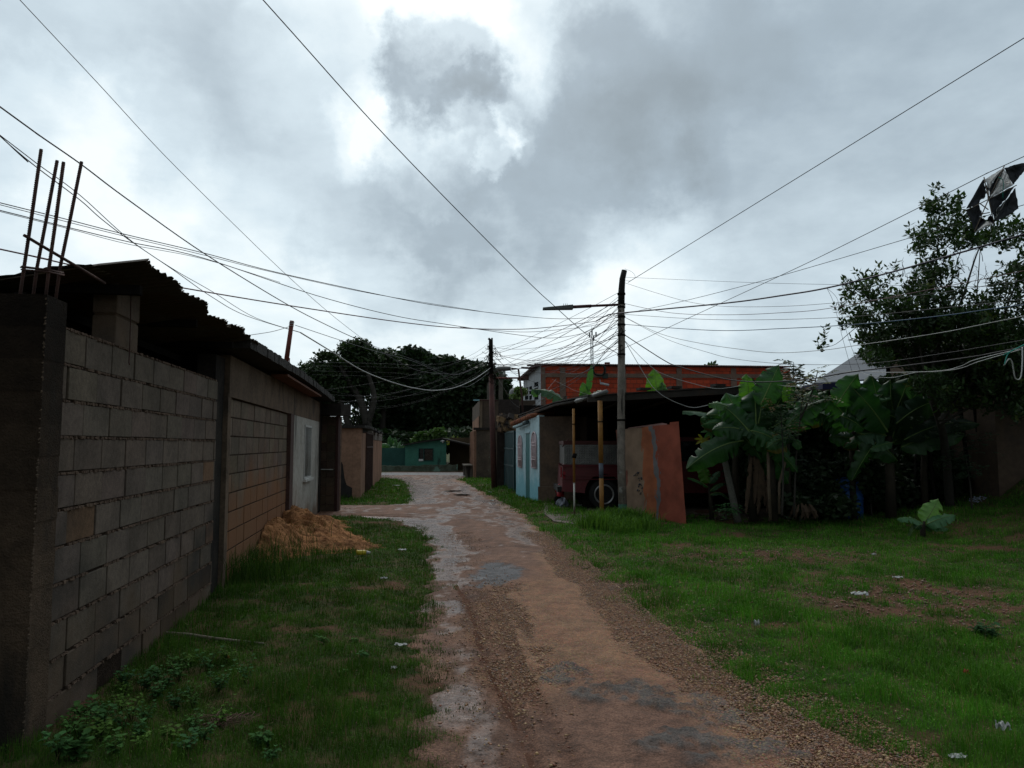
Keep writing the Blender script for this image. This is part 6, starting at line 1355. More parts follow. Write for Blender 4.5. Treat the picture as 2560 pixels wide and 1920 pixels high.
# bananas and palm behind the green house
def far_tuft(name, lab, cat, px, py, D_, n, lpx, wpx, cols, seed, spread=1.0):
    r_ = random.Random(seed); t0 = thing(name, (P(px,py,D_).x, D_, 0), lab, cat)
    q = P(px, py, D_); mb = MB(); mb.tube([(q.x, D_, 0), (q.x, D_, q.z)], .12, 8); mb.build('trunk', M_stem, t0)
    for i in range(n):
        a_ = r_.uniform(-1, 1)*spread*1.3; l_ = lpx*r_.uniform(.7, 1.15)
        bleaf(t0, (px+r_.uniform(-4,4), py), (px+math.sin(a_)*l_, py-math.cos(a_)*l_*.9+abs(a_)*l_*.35), D_-r_.uniform(0,.8), wpx*r_.uniform(.7,1.2), .18*abs(a_), (r_.uniform(-.4,.4),-1,.5), .25, r_.choice(cols), 3, seed+i, rib=False)
far_tuft('banana_plant', 'banana plant behind the peach wall at the end of the street', 'banana plant', 975, 1118, 46.5, 10, 36, 5, [(.05,.13,.04),(.07,.16,.07),(.03,.09,.03)], 300)
far_tuft('banana_plant', 'low spreading banana plant beside the green house roof', 'banana plant', 992, 1122, 46, 8, 32, 4, [(.06,.13,.07),(.04,.10,.04)], 320, 1.2)
far_tuft('palm', 'yellowing palm fronds above the green house roof', 'palm', 1140, 1108, 49, 16, 30, 3, [(.20,.15,.03),(.12,.15,.03),(.10,.13,.03)], 340, 1.1)
far_tuft('palm', 'palm crown peeking over the brick building roof', 'palm', 1777, 922, 60, 16, 30, 4, [(.02,.05,.02),(.03,.07,.025)], 360, 1.3)

# leaf clouds ------------------------------------------------
M_leaf = mat('tree_leaf', (1,1,1), (.8,.8,.8), scale=2, rough=.55, bump=0, attr=True, spec=.3, translucent=.22)
M_bark = mat('grey_bark', (.045,.04,.034), (.028,.025,.021), scale=3, rough=.95, bump=.7, bscale=12)
def leaves(C, size, cols, elong=1.9, droop=.2, up=.3):
    """C (n,3) leaf centres -> rhombus leaves"""
    n = len(C); d = rng.normal(0, 1, (n, 3)); d[:, 2] = d[:, 2]*.6-droop; d /= np.linalg.norm(d, axis=1)[:, None]
    nr = rng.normal(0, 1, (n, 3)); nr[:, 2] += up; s = np.cross(d, nr); s /= np.linalg.norm(s, axis=1)[:, None]+1e-9
    sz = (size*rng.uniform(.6, 1.3, n))[:, None]; h = d*sz*elong/2; w = s*sz/2
    V = np.stack([C-h, C+w-h*.1, C+h, C-w-h*.1], 1).reshape(-1, 3)
    return V, np.repeat(cols, 4, 0)
def crown_tree(name, lab, lobes, base, D_, leafsize, cols, n_per, seed, trunks, sprd=1.0):
    global rng
    rng = np.random.default_rng(seed); V_, C_ = [], []
    t0 = thing(name, base, lab, 'tree')
    for (px, py, rx, ry_, dd, dens_) in lobes:
        c = np.array(P(px, py, D_+dd)); sx_ = rx/F*(D_+dd); sz_ = ry_/F*(D_+dd)
        k = int(n_per*dens_*(rx*ry_)/2500); u = rng.normal(0, 1, (k, 3)); u /= np.linalg.norm(u, axis=1)[:, None]; u *= (rng.random(k)**.28)[:, None]
        cc_ = c+u*np.array([sx_, (sx_+sz_)/2*1.1, sz_])          # clump centres
        ms = 16; L3 = np.repeat(cc_, ms, 0)+np.clip(rng.normal(0, 1, (k*ms, 3)), -1.8, 1.8)*np.array([1,1,.65])*leafsize*1.35*sprd
        a_ = np.repeat(rng.random((k, 1)), ms, 0)*.7+rng.random((k*ms, 1))*.3
        col_ = np.array(cols[0])*(1-a_)+np.array(cols[1])*a_
        v, cl_ = leaves(L3, leafsize, col_); V_.append(v); C_.append(cl_)
    V_ = np.concatenate(V_); C_ = np.concatenate(C_)
    npmesh('crown', V_, np.arange(len(V_)).reshape(-1, 4), M_leaf, t0, col=C_)
    mb = MB()
    for (path_, r0, r1) in trunks:
        ps = catmull([P(a, b, D_) for a, b in path_], 4); mb.tube(ps, [r0+(r1-r0)*i/(len(ps)-1) for i in range(len(ps))], 8)
    mb.build('trunk', M_bark, t0)
CT = [(.014,.034,.012),(.045,.080,.022)]
crown_tree('shade_tree', 'tall broad tree with gaps and pale limbs behind the left house roof', [(790,945,50,42,0,1),(845,918,50,30,2,.8),(893,885,42,36,0,1.1),(915,905,38,40,1,1),(760,975,40,34,0,1),(830,970,85,40,1,.8),(900,960,60,40,3,.7),(925,1010,45,60,2,.22),(850,1045,70,60,2,.16),(790,1010,50,40,3,.4),(905,1075,60,35,5,.25),(870,868,18,12,0,1),(905,862,14,10,0,1),(745,950,18,10,0,.8),(815,890,20,10,0,.9),(800,1085,60,25,4,.6)], (P(900,1112,58).x, 58, 0), 58, .17, CT, 330, 101,
    [([(925,1112),(918,1060),(900,1000),(870,950),(850,915)],.42,.12),([(918,1060),(935,1000),(925,950),(900,890)],.3,.1),([(880,1112),(865,1040),(850,1000),(840,960)],.3,.12)])
crown_tree('shade_tree', 'slender topped tree between the broad tree and the domed trees', [(968,900,28,28,0,1),(985,925,38,28,1,.9),(950,935,30,35,0,.5),(965,975,38,36,0,.4),(945,1010,40,40,2,.2),(995,965,25,36,2,.8)], (P(960,1112,61).x, 61, 0), 61, .17, CT, 400, 102, [([(955,1112),(958,1040),(965,980),(968,910)],.3,.06)])
crown_tree('shade_tree', 'dark tree with a rounded dome behind the green house', [(1034,900,34,26,0,1.3),(1020,935,45,35,0,1.3),(1065,940,45,35,1,1.3),(1000,985,50,45,0,1.2),(1050,1000,70,60,0,1.3),(990,1050,60,50,1,1.2),(1060,1065,70,45,2,1.3),(960,1085,45,30,2,1.2)], (P(1030,1112,64).x, 64, 0), 64, .25, [(.010,.026,.010),(.028,.058,.018)], 800, 103, [([(1030,1112),(1032,1040),(1034,940)],.5,.1)])
crown_tree('shade_tree', 'wide dark tree rising behind the steel pole and brown building', [(1105,918,36,22,0,1.3),(1145,935,45,28,0,1.3),(1190,945,50,30,0,1.3),(1110,975,60,50,0,1.3),(1170,990,60,50,0,1.3),(1220,975,40,40,1,1.2),(1240,960,25,20,1,.8),(1120,1040,70,55,0,1.3),(1190,1050,60,55,1,1.3),(1250,1010,50,40,3,1.2),(1150,1090,60,30,2,1.2)], (P(1150,1112,62).x, 62, 0), 62, .25, [(.010,.026,.010),(.028,.058,.018)], 800, 104, [([(1150,1112),(1150,1040),(1148,950)],.5,.1)])
crown_tree('garden_shrub', 'light green leafy shrub above the green house roof', [(1060,1093,20,9,0,1.4),(1046,1103,14,5,0,1.4),(1095,1086,16,11,0,1.3),(1085,1100,16,5,0,1.3)], (P(1070,1112,47).x, 47, 0), 47, .15, [(.03,.09,.02),(.10,.17,.035)], 1500, 105, [([(1070,1115),(1070,1090)],.08,.03)], .6)
crown_tree('garden_shrub', 'small white-green bush beside the water tank behind the street lamp', [(1298,978,6,8,0,1.3),(1290,993,10,4,0,1.3),(1307,980,4,7,0,1.2)], (P(1290,1010,34).x, 34, 2.5), 34, .10, [(.05,.11,.03),(.22,.30,.08)], 2600, 106, [([(1292,1010),(1294,985)],.04,.02)], .5)  # leaf colours run up to a pale green
crown_tree('hedge', 'dark hedge closing the view behind the green house', [(960,1105,40,22,0,1.3),(1020,1108,50,18,0,1.3),(1090,1105,60,20,0,1.3),(1160,1100,60,22,0,1.3),(900,1100,50,24,0,1.0)], (P(1050,1112,56).x, 56, 0), 56, .22, [(.010,.026,.010),(.028,.058,.018)], 900, 107, [([(1050,1118),(1050,1100)],.1,.06)])
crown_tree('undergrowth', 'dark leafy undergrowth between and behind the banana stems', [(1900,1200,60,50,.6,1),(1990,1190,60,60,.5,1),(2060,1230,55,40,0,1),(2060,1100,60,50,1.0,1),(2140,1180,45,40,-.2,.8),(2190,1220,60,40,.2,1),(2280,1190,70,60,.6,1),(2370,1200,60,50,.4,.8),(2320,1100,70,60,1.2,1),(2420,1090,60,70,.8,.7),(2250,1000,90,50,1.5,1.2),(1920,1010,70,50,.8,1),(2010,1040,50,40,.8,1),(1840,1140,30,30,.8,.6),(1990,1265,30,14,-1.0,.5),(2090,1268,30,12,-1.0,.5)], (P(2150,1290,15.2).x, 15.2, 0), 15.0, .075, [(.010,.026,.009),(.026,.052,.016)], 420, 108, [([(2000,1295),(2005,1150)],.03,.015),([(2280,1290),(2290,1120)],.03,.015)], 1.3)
# ---------- orange tree (citrus) with real branches
rng = np.random.default_rng(55); rc_ = random.Random(12)
ot = thing('orange_tree', (P(2370,1290,13.6).x, 13.6, .3), 'tall citrus tree with dark glossy leaves and a few green fruits under the torn kite', 'tree')
DO = 12.6
tb_ = P(2375, 1270, 14.6); fork = P(2330, 1000, 13.0)
mb = MB(); mb.tube(catmull([tb_, P(2366,1150,14.2), P(2354,1070,13.6), fork], 4), [.085-.03*i/12 for i in range(13)], 10)
limbs = [([(2330,1000),(2270,900),(2200,860),(2120,850)],.07,.01),([(2330,1000),(2340,880),(2400,760),(2440,640),(2460,600)],.075,.012),([(2350,1050),(2420,930),(2440,760),(2450,630)],.05,.01),([(2330,1000),(2300,850),(2330,720),(2345,600),(2335,500)],.06,.008),([(2350,1050),(2460,920),(2520,760),(2575,620)],.075,.015),
 ([(2300,900),(2240,790),(2130,720),(2110,700)],.03,.006),([(2200,860),(2160,810),(2090,860),(2055,868)],.02,.004),([(2330,860),(2380,700),(2420,560)],.03,.006),([(2420,930),(2520,850),(2600,800)],.05,.01),([(2350,1060),(2500,980),(2600,950)],.05,.02),([(2330,720),(2300,640),(2295,590)],.02,.005),([(2520,760),(2480,690),(2560,640)],.02,.005)]
tips = []
for path_, r0, r1 in limbs:
    ps = catmull([P(a, b, DO+rc_.uniform(-.3,.3)+.3) for a, b in path_], 5); mb.tube(ps, [(r0+(r1-r0)*(i/(len(ps)-1))**.6)*.6 for i in range(len(ps))], 6)
for _ in range(60):      # bare twigs
    q = P(rc_.uniform(2250,2480), rc_.uniform(650,800), DO+rc_.uniform(-.5,.6)); w = [q]
    for k in range(4): w.append(w[-1]+Vector((rc_.uniform(-.08,.08), rc_.uniform(-.08,.08), rc_.uniform(.0,.12))))
    mb.tube(w, [.006,.005,.004,.003,.002], 4)
ob = mb.build('trunk', M_bark, ot)
clus = [(2345,560,38,60,.9),(2335,480,12,22,.8),(2332,520,16,30,1),(2385,500,22,14,.8),(2370,520,25,22,1),(2400,560,35,35,1),(2440,590,45,30,1),(2500,600,45,35,1),(2545,590,35,35,.9),(2360,610,50,30,1),(2310,600,35,25,1),(2290,580,22,12,.6),(2295,625,30,25,.9),(2420,610,55,22,1),(2520,560,35,16,.7),
 (2330,660,45,25,.9),(2320,700,50,30,1),(2300,730,45,35,1.1),(2370,700,35,30,.9),(2390,740,35,30,.8),(2340,760,50,35,1.2),(2280,760,50,35,1.1),(2120,720,12,26,.9),(2130,750,26,22,.9),(2110,775,22,20,.8),(2165,715,30,22,1),(2200,700,30,22,1),(2225,675,14,8,.6),(2180,750,40,30,1.1),(2160,800,32,30,1),(2220,790,45,45,1.2),(2270,810,60,45,1.3),(2330,830,60,50,1.4),(2180,840,40,30,1.1),(2205,870,45,35,1.2),(2190,905,45,25,1),(2240,900,50,30,1.1),(2260,860,60,40,1.3),(2062,850,14,8,.8),(2050,874,8,5,.5),(2120,820,22,15,.6),(2155,865,16,18,.8),
 (2400,820,55,50,1.4),(2460,840,60,55,1.4),(2520,850,60,60,1.4),(2560,780,50,45,1.2),(2500,740,40,30,1),(2530,700,40,30,1),(2575,700,40,40,1.1),(2545,650,30,25,.8),(2480,780,50,40,1.1),(2440,760,35,25,.7),(2590,560,30,40,.8),(2400,890,80,45,1.6),(2500,910,90,50,1.6),(2320,920,70,40,1.4),(2560,940,70,45,1.5),(2420,950,90,40,1.5),(2340,970,70,35,1.3),(2510,970,80,35,1.3),(2590,880,60,60,1.4),(2600,1000,50,50,1.2),(2535,1020,26,28,1.1),(2545,1045,22,22,1.0),(2380,1010,60,30,.9),(2460,1010,60,30,.9)]
V_, C_ = [], []; TW = []
for (px, py, rx, ry_, k_) in clus:
    dd = rng.uniform(-.5, .5) if py < 860 else rng.uniform(-.6, 1.0)
    ns_ = int(max(3, 5.8*(1.7 if py > 790 else 1)*k_*(rx*ry_)/250))
    for _ in range(ns_):
        th = rng.uniform(0, 6.28); rr_ = rng.random()**.5
        c = P(px+rx*.85*rr_*math.cos(th), py+ry_*.85*rr_*math.sin(th), DO+dd+rng.uniform(-.45, .45))
        d = Vector((rng.normal(0, .6), rng.normal(0, .5), rng.uniform(.2, 1.2))).normalized(); ln = rng.uniform(.12, .30); nl = int(ln/.028)
        tw = []
        base_ = (.020,.048,.018); a_ = rng.random(); yellow = rng.random() < .06
        for j in range(nl):
            p = c+d*(ln*j/nl)+Vector((0, 0, -.04*(j/nl)**2)); tw.append(p)
            an = j*2.4+rng.uniform(-.3,.3); o1 = d.orthogonal().normalized(); o2 = d.cross(o1); sd_ = (o1*math.cos(an)+o2*math.sin(an)); lv = (sd_*.8+d*.45+Vector((0,0,.1))).normalized()
            s_ = rng.uniform(.08, .13); wv__ = lv.cross(Vector((rng.normal(0,.5), rng.normal(0,.5), 1))).normalized()*s_*.24
            e = p+lv*s_; md = p+lv*s_*.5-Vector((0,0,.006))
            V_ += [p, md+wv__, e, md-wv__]
            b_ = rng.uniform(.7, 1.3); cc_ = (.085,.12,.02) if yellow else ((.018+.028*a_)*b_, (.042+.05*a_)*b_, (.015+.008*a_)*b_)
            C_ += [cc_]*4
        TW.append(tw)
V_ = np.array([tuple(v) for v in V_]); npmesh('crown', V_, np.arange(len(V_)).reshape(-1, 4), M_leaf, ot, col=np.array(C_))
mb = MB()
for tw in TW: mb.tube([tw[0]-Vector((0,0,.03)), tw[len(tw)//2], tw[-1]], .0022, 3, caps=False)
mb.build('twigs', M_bark, ot)
M_fr = mat('green_orange_fruit', (.05,.09,.02), (.035,.07,.018), scale=8, rough=.5, bump=.2, bscale=90)
for (px, py) in ((2046,870),(2055,876),(2078,852),(2150,835),(2156,863),(2153,873),(2228,720),(2106,806),(2130,780),(2320,845),(2500,632),(2394,505)):
    c = P(px, py, DO-.3); mb = MB(); mb.lathe(c, (0,0,1), [(0,-.03),(.018,-.025),(.029,-.008),(.030,.005),(.022,.024),(0,.031)], 12); mb.build('fruit', M_fr, ot)
# slender shrubs between the bananas (compound leaves with reddish new growth)
def sprig_plant(name, lab, cat, stems, D_, clusters, cols, seed, lsize=.06):
    r_ = random.Random(seed); t0 = thing(name, (P(stems[0][0][0], stems[0][0][1], D_).x, D_, 0), lab, cat); mb = MB()
    for st in stems:
        ps = catmull([P(a, b, D_) for a, b in st], 4); mb.tube(ps, [.02-.014*i/(len(ps)-1) for i in range(len(ps))], 6)
    mb.build('stem', M_bark, t0); V = []; C = []
    for (px, py, rx, n, ci) in clusters:
        for _ in range(n):
            c = P(px+r_.uniform(-rx,rx), py+r_.uniform(-rx,rx)*.7, D_+r_.uniform(-.2,.2)); an = r_.uniform(0,6.28); d = Vector((math.cos(an), math.sin(an)*.6, r_.uniform(-.1,.6))).normalized(); ln = r_.uniform(.14,.26)
            for j in range(8):
                p = c+d*ln*j/8+Vector((0,0,-.12*ln*(j/8)**2*4)); sd_ = d.cross(Vector((0,0,1))).normalized()*(1 if j%2 else -1)
                lv = (sd_+d*.6+Vector((0,0,-.25))).normalized()*lsize*r_.uniform(.8,1.3); w_ = lv.cross(Vector((r_.uniform(-1,1),r_.uniform(-1.4,.2),.8))).normalized()*lsize*.24
                V += [p, p+lv*.45+w_, p+lv, p+lv*.45-w_]; b_ = r_.uniform(.7,1.3); cc_ = cols[ci]; C += [tuple(x*b_ for x in cc_)]*4
    V = np.array([tuple(v) for v in V]); npmesh('foliage', V, np.arange(len(V)).reshape(-1, 4), M_leaf, t0, col=np.array(C))
NG = [(.035,.075,.022),(.15,.09,.03),(.16,.17,.035),(.02,.05,.018)]
sprig_plant('young_tree', 'slender young tree with orange tinted new leaves among the banana leaves', 'young tree', [[(1985,1290),(1990,1150),(2000,1050),(2010,960)],[(2000,1050),(2030,980),(2045,925)]], 13.5, [(2005,960,45,26,1),(2040,945,22,10,2),(2060,925,18,6,2),(1972,935,22,10,1),(2010,1000,40,30,0),(2040,985,30,14,0),(2075,1000,14,6,2),(2055,1005,20,8,0),(1990,985,30,16,2)], NG, 5)
sprig_plant('young_tree', 'lower leafy shoot with reddish tips in front of the tall banana plant', 'young tree', [[(1955,1290),(1958,1180),(1955,1080),(1950,1010)]], 13.2, [(1948,1025,24,18,0),(1940,1010,18,8,1),(1958,1050,26,20,0),(1975,1070,30,16,0),(2000,1070,16,8,1),(1960,1095,24,14,3)], NG, 6)
sprig_plant('young_tree', 'dark leafy tree top behind the tall banana plant at the end of the brick roof', 'young tree', [[(1985,1290),(1985,1000),(1984,905)]], 18, [(1985,935,26,40,3),(1968,905,8,6,3),(2005,945,20,20,3)], NG, 7, .11)
sprig_plant('shrub', 'leafy shrub above the blue plastic drum', 'shrub', [[(2130,1290),(2120,1220),(2110,1180)]], 14.8, [(2105,1175,40,26,0),(2140,1185,30,18,0),(2085,1190,20,10,0)], [(.03,.07,.018)], 8)
sprig_plant('shrub', 'shrub with drooping leaves before the shaded brown wall', 'shrub', [[(2430,1275),(2425,1210),(2415,1150)]], 13.8, [(2400,1150,40,30,0),(2425,1180,30,20,0),(2370,1060,40,26,0),(2440,1110,40,24,0),(2330,1080,60,20,0)], [(.020,.048,.020)], 9)
sprig_plant('shrub', 'bright little leafy plant beside the papaya trunk', 'shrub', [[(1815,1300),(1815,1270)]], 13.9, [(1812,1268,16,16,0),(1830,1275,14,12,0)], [(.04,.12,.035)], 10)
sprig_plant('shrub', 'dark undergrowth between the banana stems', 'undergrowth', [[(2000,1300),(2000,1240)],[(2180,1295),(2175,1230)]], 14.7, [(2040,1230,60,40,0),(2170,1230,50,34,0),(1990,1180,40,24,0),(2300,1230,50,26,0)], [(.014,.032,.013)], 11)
# papaya
pp = thing('papaya_plant', (P(1842,1300,14.0).x, 14.0, 0), 'thin leaning papaya plant with lobed leaves, one of them yellow', 'papaya plant')
mb = MB(); mb.tube(catmull([P(1845,1305,14.0), P(1832,1245,14.0), P(1818,1180,14.0), P(1806,1118,14.0), P(1800,1080,14)], 3), [.072-.03*i/12 for i in range(13)], 10); mb.build('trunk', mat('grey_papaya_trunk', (.11,.105,.09), (.07,.066,.058), scale=5, rough=.9, bump=.5), pp)
def papaya_leaf(c, r, rot, tilt, col):
    V = [c]; n = 7; C = [col]
    for i in range(n*4):
        a_ = rot+(i/(n*4)-.5)*5.2; ph = (i % 4)/4; rad = r*(.38+.62*max(0, math.cos((ph-.5)*2*math.pi)*-.0+ (1-abs(ph-.5)*2))**1.0)*(1-.2*abs(i/(n*4)-.5))
        V.append(c+Vector((math.sin(a_)*rad, -abs(math.sin(a_*2))*.03+math.cos(a_)*rad*tilt, -math.cos(a_)*rad*(1-tilt*.4)-.05*rad))); C.append(tuple(x*random.uniform(.85,1.15) for x in col))
    return V, [(0, i, i+1) for i in range(1, n*4)], C
for (px, py, rp__, rot, col_) in ((1776,1075,28,.1,(.045,.12,.045)),(1757,1098,24,-.2,(.18,.17,.03)),(1800,1075,26,.4,(.03,.08,.03)),(1815,1110,24,.5,(.016,.04,.018)),(1785,1112,20,0,(.016,.04,.018)),(1770,1060,20,-.6,(.035,.09,.04)),(1800,1135,16,.2,(.02,.05,.02))):
    c = P(px, py, 13.8); V, Fc, C = papaya_leaf(c, rp__/F*13.8, rot, .25, col_); mb = MB(); mb.add(V, Fc, C); o = mb.build('leaf', M_leaf, pp)
    mb = MB(); mb.tube([c, (c+P(1801,1085,14))/2+Vector((0,0,.05)), P(1801,1085,14)], .008, 5); mb.build('leaf_stalk', M_rib, o)
# litter of dead leaves and rocks below the bananas
mb = MB()
for i in range(70):
    p = G(rf.uniform(1735,2060), rf.uniform(1284,1312)); p.z = float(hgt(p.x, p.y))+.01; s = rf.uniform(.02,.09)
    mb.box(p+Vector((0,0,s*.2)), (s*rf.uniform(1,2.5), s, s*.5), rf.random()*3, col=rf.choice(((1.6,1.6,1.5),(.8,.6,.45),(.6,.5,.4),(.5,.4,.35))), tilt=(rf.uniform(-.5,.5), rf.uniform(-.5,.5)))
mb.build('leaf_litter', mat('dry_litter', (.12,.10,.085), (.07,.055,.045), scale=12, rough=.95, attr=True), label='dry leaf litter and small stones below the banana plants', cat='leaf litter', kind='stuff')
# dead leaf bundle
mb = MB()
for i in range(14):
    a = P(2000+rf.uniform(-20,25), 1262+rf.uniform(-5,5), 13.6); b = a+Vector((rf.uniform(-.15,.15), rf.uniform(-.1,.05), -.24)); s = rf.uniform(.02,.05)
    mb.add([a, a+Vector((s,0,0)), (a+b)/2+Vector((s*1.6,-.04,0)), b+Vector((s*.5,0,0)), b, (a+b)/2+Vector((-s*.5,-.05,0))], [(0,1,2,5),(5,2,3,4)])
mb.build('dead_banana_leaf', M_dry, label='bundle of hanging dead brown banana leaves near the ground', cat='dead leaves')
# ---------- broadleaf weeds along the foot of the block wall
M_weed = mat('weed_leaf', (1,1,1), (.75,.8,.75), scale=9, rough=.85, bump=.1, attr=True, spec=.08, translucent=.25)
M_wst = mat('weed_stem', (.05,.07,.025), rough=.9, bump=0, spec=.05)
def weed(x, y, h, n, ls, col, lab, grp, seed):
    r_ = random.Random(seed); z = float(hgt(x, y)); t0 = thing('weed_plant', (x, y, z), lab, 'weed', grp); mb = MB(); V = []; Fc = []; C = []
    for s in range(n):
        a_ = r_.uniform(0, 6.28); l_ = h*r_.uniform(.5, 1.1); top = Vector((x+math.cos(a_)*l_*.55, y+math.sin(a_)*l_*.55, z+l_)); mid = Vector((x+math.cos(a_)*l_*.2, y+math.sin(a_)*l_*.2, z+l_*.55))
        mb.tube([Vector((x,y,z-.01)), mid, top], [.0022,.002,.001], 4)
        for j in range(7):
            f = .25+.75*j/6; p = Vector((x,y,z)).lerp(mid, f*2) if f < .5 else mid.lerp(top, f*2-1)
            an = j*2.4+r_.uniform(-.4,.4); d = Vector((math.cos(an), math.sin(an), r_.uniform(-.1,.5))).normalized(); L2 = ls*r_.uniform(.6,1.2); w = d.cross(Vector((0,0,1))).normalized()*L2*.30
            b0 = len(V); V += [p+d*.01, p+d*L2*.4+w+Vector((0,0,.004)), p+d*L2*.75+w*.7, p+d*L2-Vector((0,0,.006)), p+d*L2*.75-w*.7, p+d*L2*.4-w+Vector((0,0,.004)), p+d*L2*.5-Vector((0,0,.003))]
            k = r_.uniform(.65,1.3); C += [tuple(q*k for q in col)]*7; Fc += [(b0,b0+1,b0+6),(b0+1,b0+2,b0+6),(b0+2,b0+3,b0+6),(b0+3,b0+4,b0+6),(b0+4,b0+5,b0+6),(b0+5,b0,b0+6)]
    mb.build('stems', M_wst, t0); m2 = MB(); m2.add(V, Fc, C, True); m2.build('leaves', M_weed, t0)
rw = random.Random(9); spots = []
for px, py in ((150,1905),(200,1870),(265,1860),(300,1820),(340,1850),(380,1800),(420,1850),(250,1780),(320,1760),(430,1770),(470,1820),(200,1800),(370,1870),(450,1890),(290,1890),(520,1850),(310,1730),(360,1720),(410,1705),(450,1690),(500,1760),(540,1800),(180,1840),(240,1830),(350,1790),(400,1740),(330,1700),(380,1690),(470,1650),(520,1660),(570,1640),(600,1700),(560,1720),(440,1650),(640,1850),(660,1880),(900,1640),(860,1680),(820,1600),(880,1600)):
    g = G(px, py+25); x = max(g.x, LX(g.y)+.10); spots.append((x+rw.uniform(-.04,.04), g.y+rw.uniform(-.05,.05)))
for i, (x, y) in enumerate(spots):
    nw_ = abs(x-LX(y)) < 1.0; weed(x, y, rw.uniform(.07,.15) if nw_ else rw.uniform(.03,.06), rw.randint(6,10) if nw_ else 5, rw.uniform(.030,.050), rw.choice(((.06,.15,.05),(.075,.17,.045),(.05,.13,.05),(.10,.19,.04))), 'small leafy green weed growing in the verge near the foot of the long block wall', 'leafy weeds along the block wall', i)
for i, (px, py, h, ls, lab) in enumerate(((180,1935,.10,.065,'broad leaved weed at the very bottom left beside the concrete column'),(655,1880,.07,.05,'broad leaved weed standing alone in the lower left grass'),(2450,1610,.10,.06,'dark green weed clump beside the bare patch of the right lawn'),(2480,1620,.10,.06,'second dark green weed clump near the right edge of the lawn'))):
    g = G(px, py); weed(max(g.x, LX(g.y)+.1), g.y, h, 9, ls, (.05,.125,.035) if i < 2 else (.03,.08,.03), lab, None, 200+i)

# ================================================================== LITTER
M_wl = mat('dirty_white_plastic', (.42,.43,.42), (.28,.28,.27), scale=12, rough=.5, bump=.4)
def scrap(name, px, py, w, h, m, lab, cat, seed, tall=.02):
    g = G(px, py); z = float(hgt(g.x, g.y)) if (g.x < xl(g.y) or g.x > xr(g.y)) else float(zroad(g.x, g.y)); r_ = random.Random(seed); g = G(px, py, z+.02); z += .025
    mb = MB(); n = 9; V = []; 
    for i in range(n):
        for j in range(n):
            u, v_ = i/(n-1)-.5, j/(n-1)-.5; k = 1-.5*abs(u*v_)*4*r_.random()
            V.append((g.x+w*u*k+r_.uniform(-.1,.1)*w*.2, g.y+h*v_*k+r_.uniform(-.1,.1)*h*.2, z+tall*(.5+.5*math.sin(u*9+seed)*math.cos(v_*7+seed*2))+r_.uniform(0,tall*.3)))
    mb.add(V, [(i*n+j, i*n+j+1, (i+1)*n+j+1, (i+1)*n+j) for i in range(n-1) for j in range(n-1)]); o = mb.build(name, m, label=lab, cat=cat); s_ = o.modifiers.new('s', 'SOLIDIFY'); s_.thickness = .002
scrap('plastic_scrap', 2150, 1491, .16, .10, M_wl, 'white folded plastic scrap lying in the middle of the right lawn', 'litter', 1, .035)
scrap('plastic_scrap', 1892, 1569, .045, .05, M_wl, 'small pale scrap standing in the grass just right of the road', 'litter', 2, .05)
scrap('plastic_bag', 2508, 1830, .07, .05, M_wl, 'crumpled white bag in the grass near the lower right corner', 'litter', 3, .04)
scrap('plastic_scrap', 2395, 1898, .09, .05, M_wl, 'dirty whitish scrap at the lower right edge of the gravel', 'litter', 4, .015)
scrap('plastic_scrap', 1002, 1616, .10, .05, M_wl, 'greyish flat scrap on the left edge of the road', 'litter', 5, .015)
scrap('plastic_scrap', 985, 1674, .04, .03, M_wl, 'tiny white scrap on the trampled verge left of the road', 'litter', 6, .015)
scrap('plastic_scrap', 1005, 1377, .12, .08, M_wl, 'pale scrap in the grass right of the yellow bottle', 'litter', 7, .02)
scrap('plastic_scrap', 960, 1449, .08, .05, M_wl, 'whitish leaf like scrap on the left verge below the sand pile', 'litter', 8, .02)
scrap('plastic_scrap', 2245, 1447, .12, .06, M_wl, 'dull grey scrap behind the big white one on the right lawn', 'litter', 9, .02)
scrap('plastic_scrap', 2185, 1390, .06, .04, M_wl, 'small white scrap in front of the young banana plant', 'litter', 10, .03)
scrap('plastic_scrap', 1232, 1253, .16, .12, M_wl, 'white scrap in the grass below the blue house wall', 'litter', 11, .03)
scrap('plastic_scrap', 1225, 1232, .12, .1, M_wl, 'smaller white scrap in the grass near the teal gate', 'litter', 12, .03)
scrap('plastic_scrap', 990, 1215, .28, .2, M_wl, 'white scraps on the far grass patch by the peach wall', 'litter', 13, .03)
scrap('bottle_cap', 2416, 1689, .03, .03, mat('red_cap_plastic', (.45,.03,.03), rough=.4, bump=0), 'bright red plastic bit in the longer grass on the right', 'litter', 14, .03)
scrap('orange_scrap', 570, 1652, .02, .02, mat('orange_plastic', (.5,.12,.04), rough=.5, bump=0), 'tiny orange bit in the grass in front of the block wall', 'litter', 15, .03)
scrap('plastic_scrap', 1448, 1256+10, .16, .1, M_wl, 'white scrap on the floor under the pickup', 'litter', 17, .04)
c = G(905, 1402); c.z = float(hgt(c.x, c.y))+.05; by_ = thing('yellow_bottle', c, 'yellow plastic bottle lying in the grass below the sand pile', 'bottle')
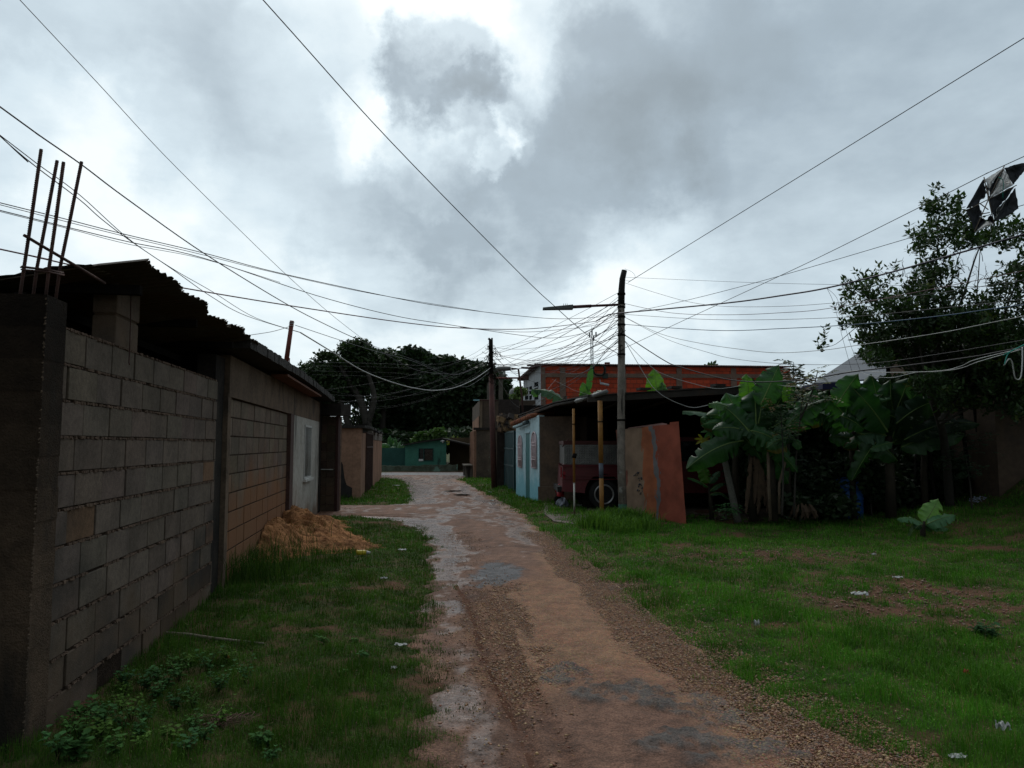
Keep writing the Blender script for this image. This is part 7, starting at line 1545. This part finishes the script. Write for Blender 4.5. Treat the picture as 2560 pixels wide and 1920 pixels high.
mb = MB(); mb.lathe(c+Vector((-.08,0,0)), (1,.1,0), [(.0,0),(.032,.005),(.035,.02),(.035,.12),(.03,.135)], 14); mb.build('bottle_body', mat('yellow_plastic', (.55,.42,.03), rough=.35, bump=0), by_)
mb = MB(); mb.lathe(c+Vector((.057,.013,0)), (1,.1,0), [(.03,0),(.014,.03),(.014,.05),(0,.052)], 12); mb.build('bottle_neck', M_wp, by_)
a, b = G(390, 1598), G(545, 1612); a.z = .05; b.z = .045
mb = MB(); mb.tube([a, (a+b)/2+Vector((0,0,.01)), b, b+(b-a)*.7], [.016,.014,.012,.006], 8); mb.build('bamboo_stick', mat('pale_bamboo', (.24,.21,.16), (.16,.13,.10), scale=5, rough=.7), label='pale bamboo stick lying in the grass at the foot of the block wall', cat='stick')
mb = MB(); c = G(575, 1810, .03)
for i in range(140):
    a_ = rf.uniform(0, 3.14); l_ = rf.uniform(.04,.10); p = c+Vector((rf.gauss(0,.10), rf.gauss(0,.07), rf.uniform(.0,.03))); d = Vector((math.cos(a_), math.sin(a_), rf.uniform(-.1,.1)))*l_; mb.tube([p-d, p+d], .0016, 3)
mb.build('dry_stalks', mat('dry_brown_stalks', (.14,.085,.06), rough=.9, bump=0), label='small heap of dry brown stalks in the lower left grass', cat='dry stalks', kind='stuff')
# a few larger stones on the road shoulder and rocks by the carport apron
for i, (px, py, s, cc_) in enumerate(((1462,1322,.10,(.12,.09,.07)),(1435,1330,.07,(.10,.08,.065)),(1170,1365-110,.05,(.08,.06,.05)),(1100,1807,.025,(.25,.12,.07)),(2340,1888,.03,(.28,.10,.06)),(1955,1748,.02,(.25,.11,.07)))):
    g = G(px, py, .03); mb = MB(); V = OCT*s*np.array([1.3,1,.6])*(1+rng.uniform(-.2,.2,(6,1)))+np.array(g); mb.add([tuple(v) for v in V], [tuple(int(q) for q in f) for f in OF], tuple(x*1.0 for x in cc_)); o = mb.build('rock', stm, label=['flat muddy rock at the edge of the carport apron','smaller muddy rock left of the apron rock','dark lump on the far part of the road','orange pebble near the lower left of the road','reddish stone at the lower right of the gravel','lone orange stone on the right road shoulder'][i], cat='rock')
    ss = o.modifiers.new('s', 'SUBSURF'); ss.levels = 2; ss.render_levels = 2
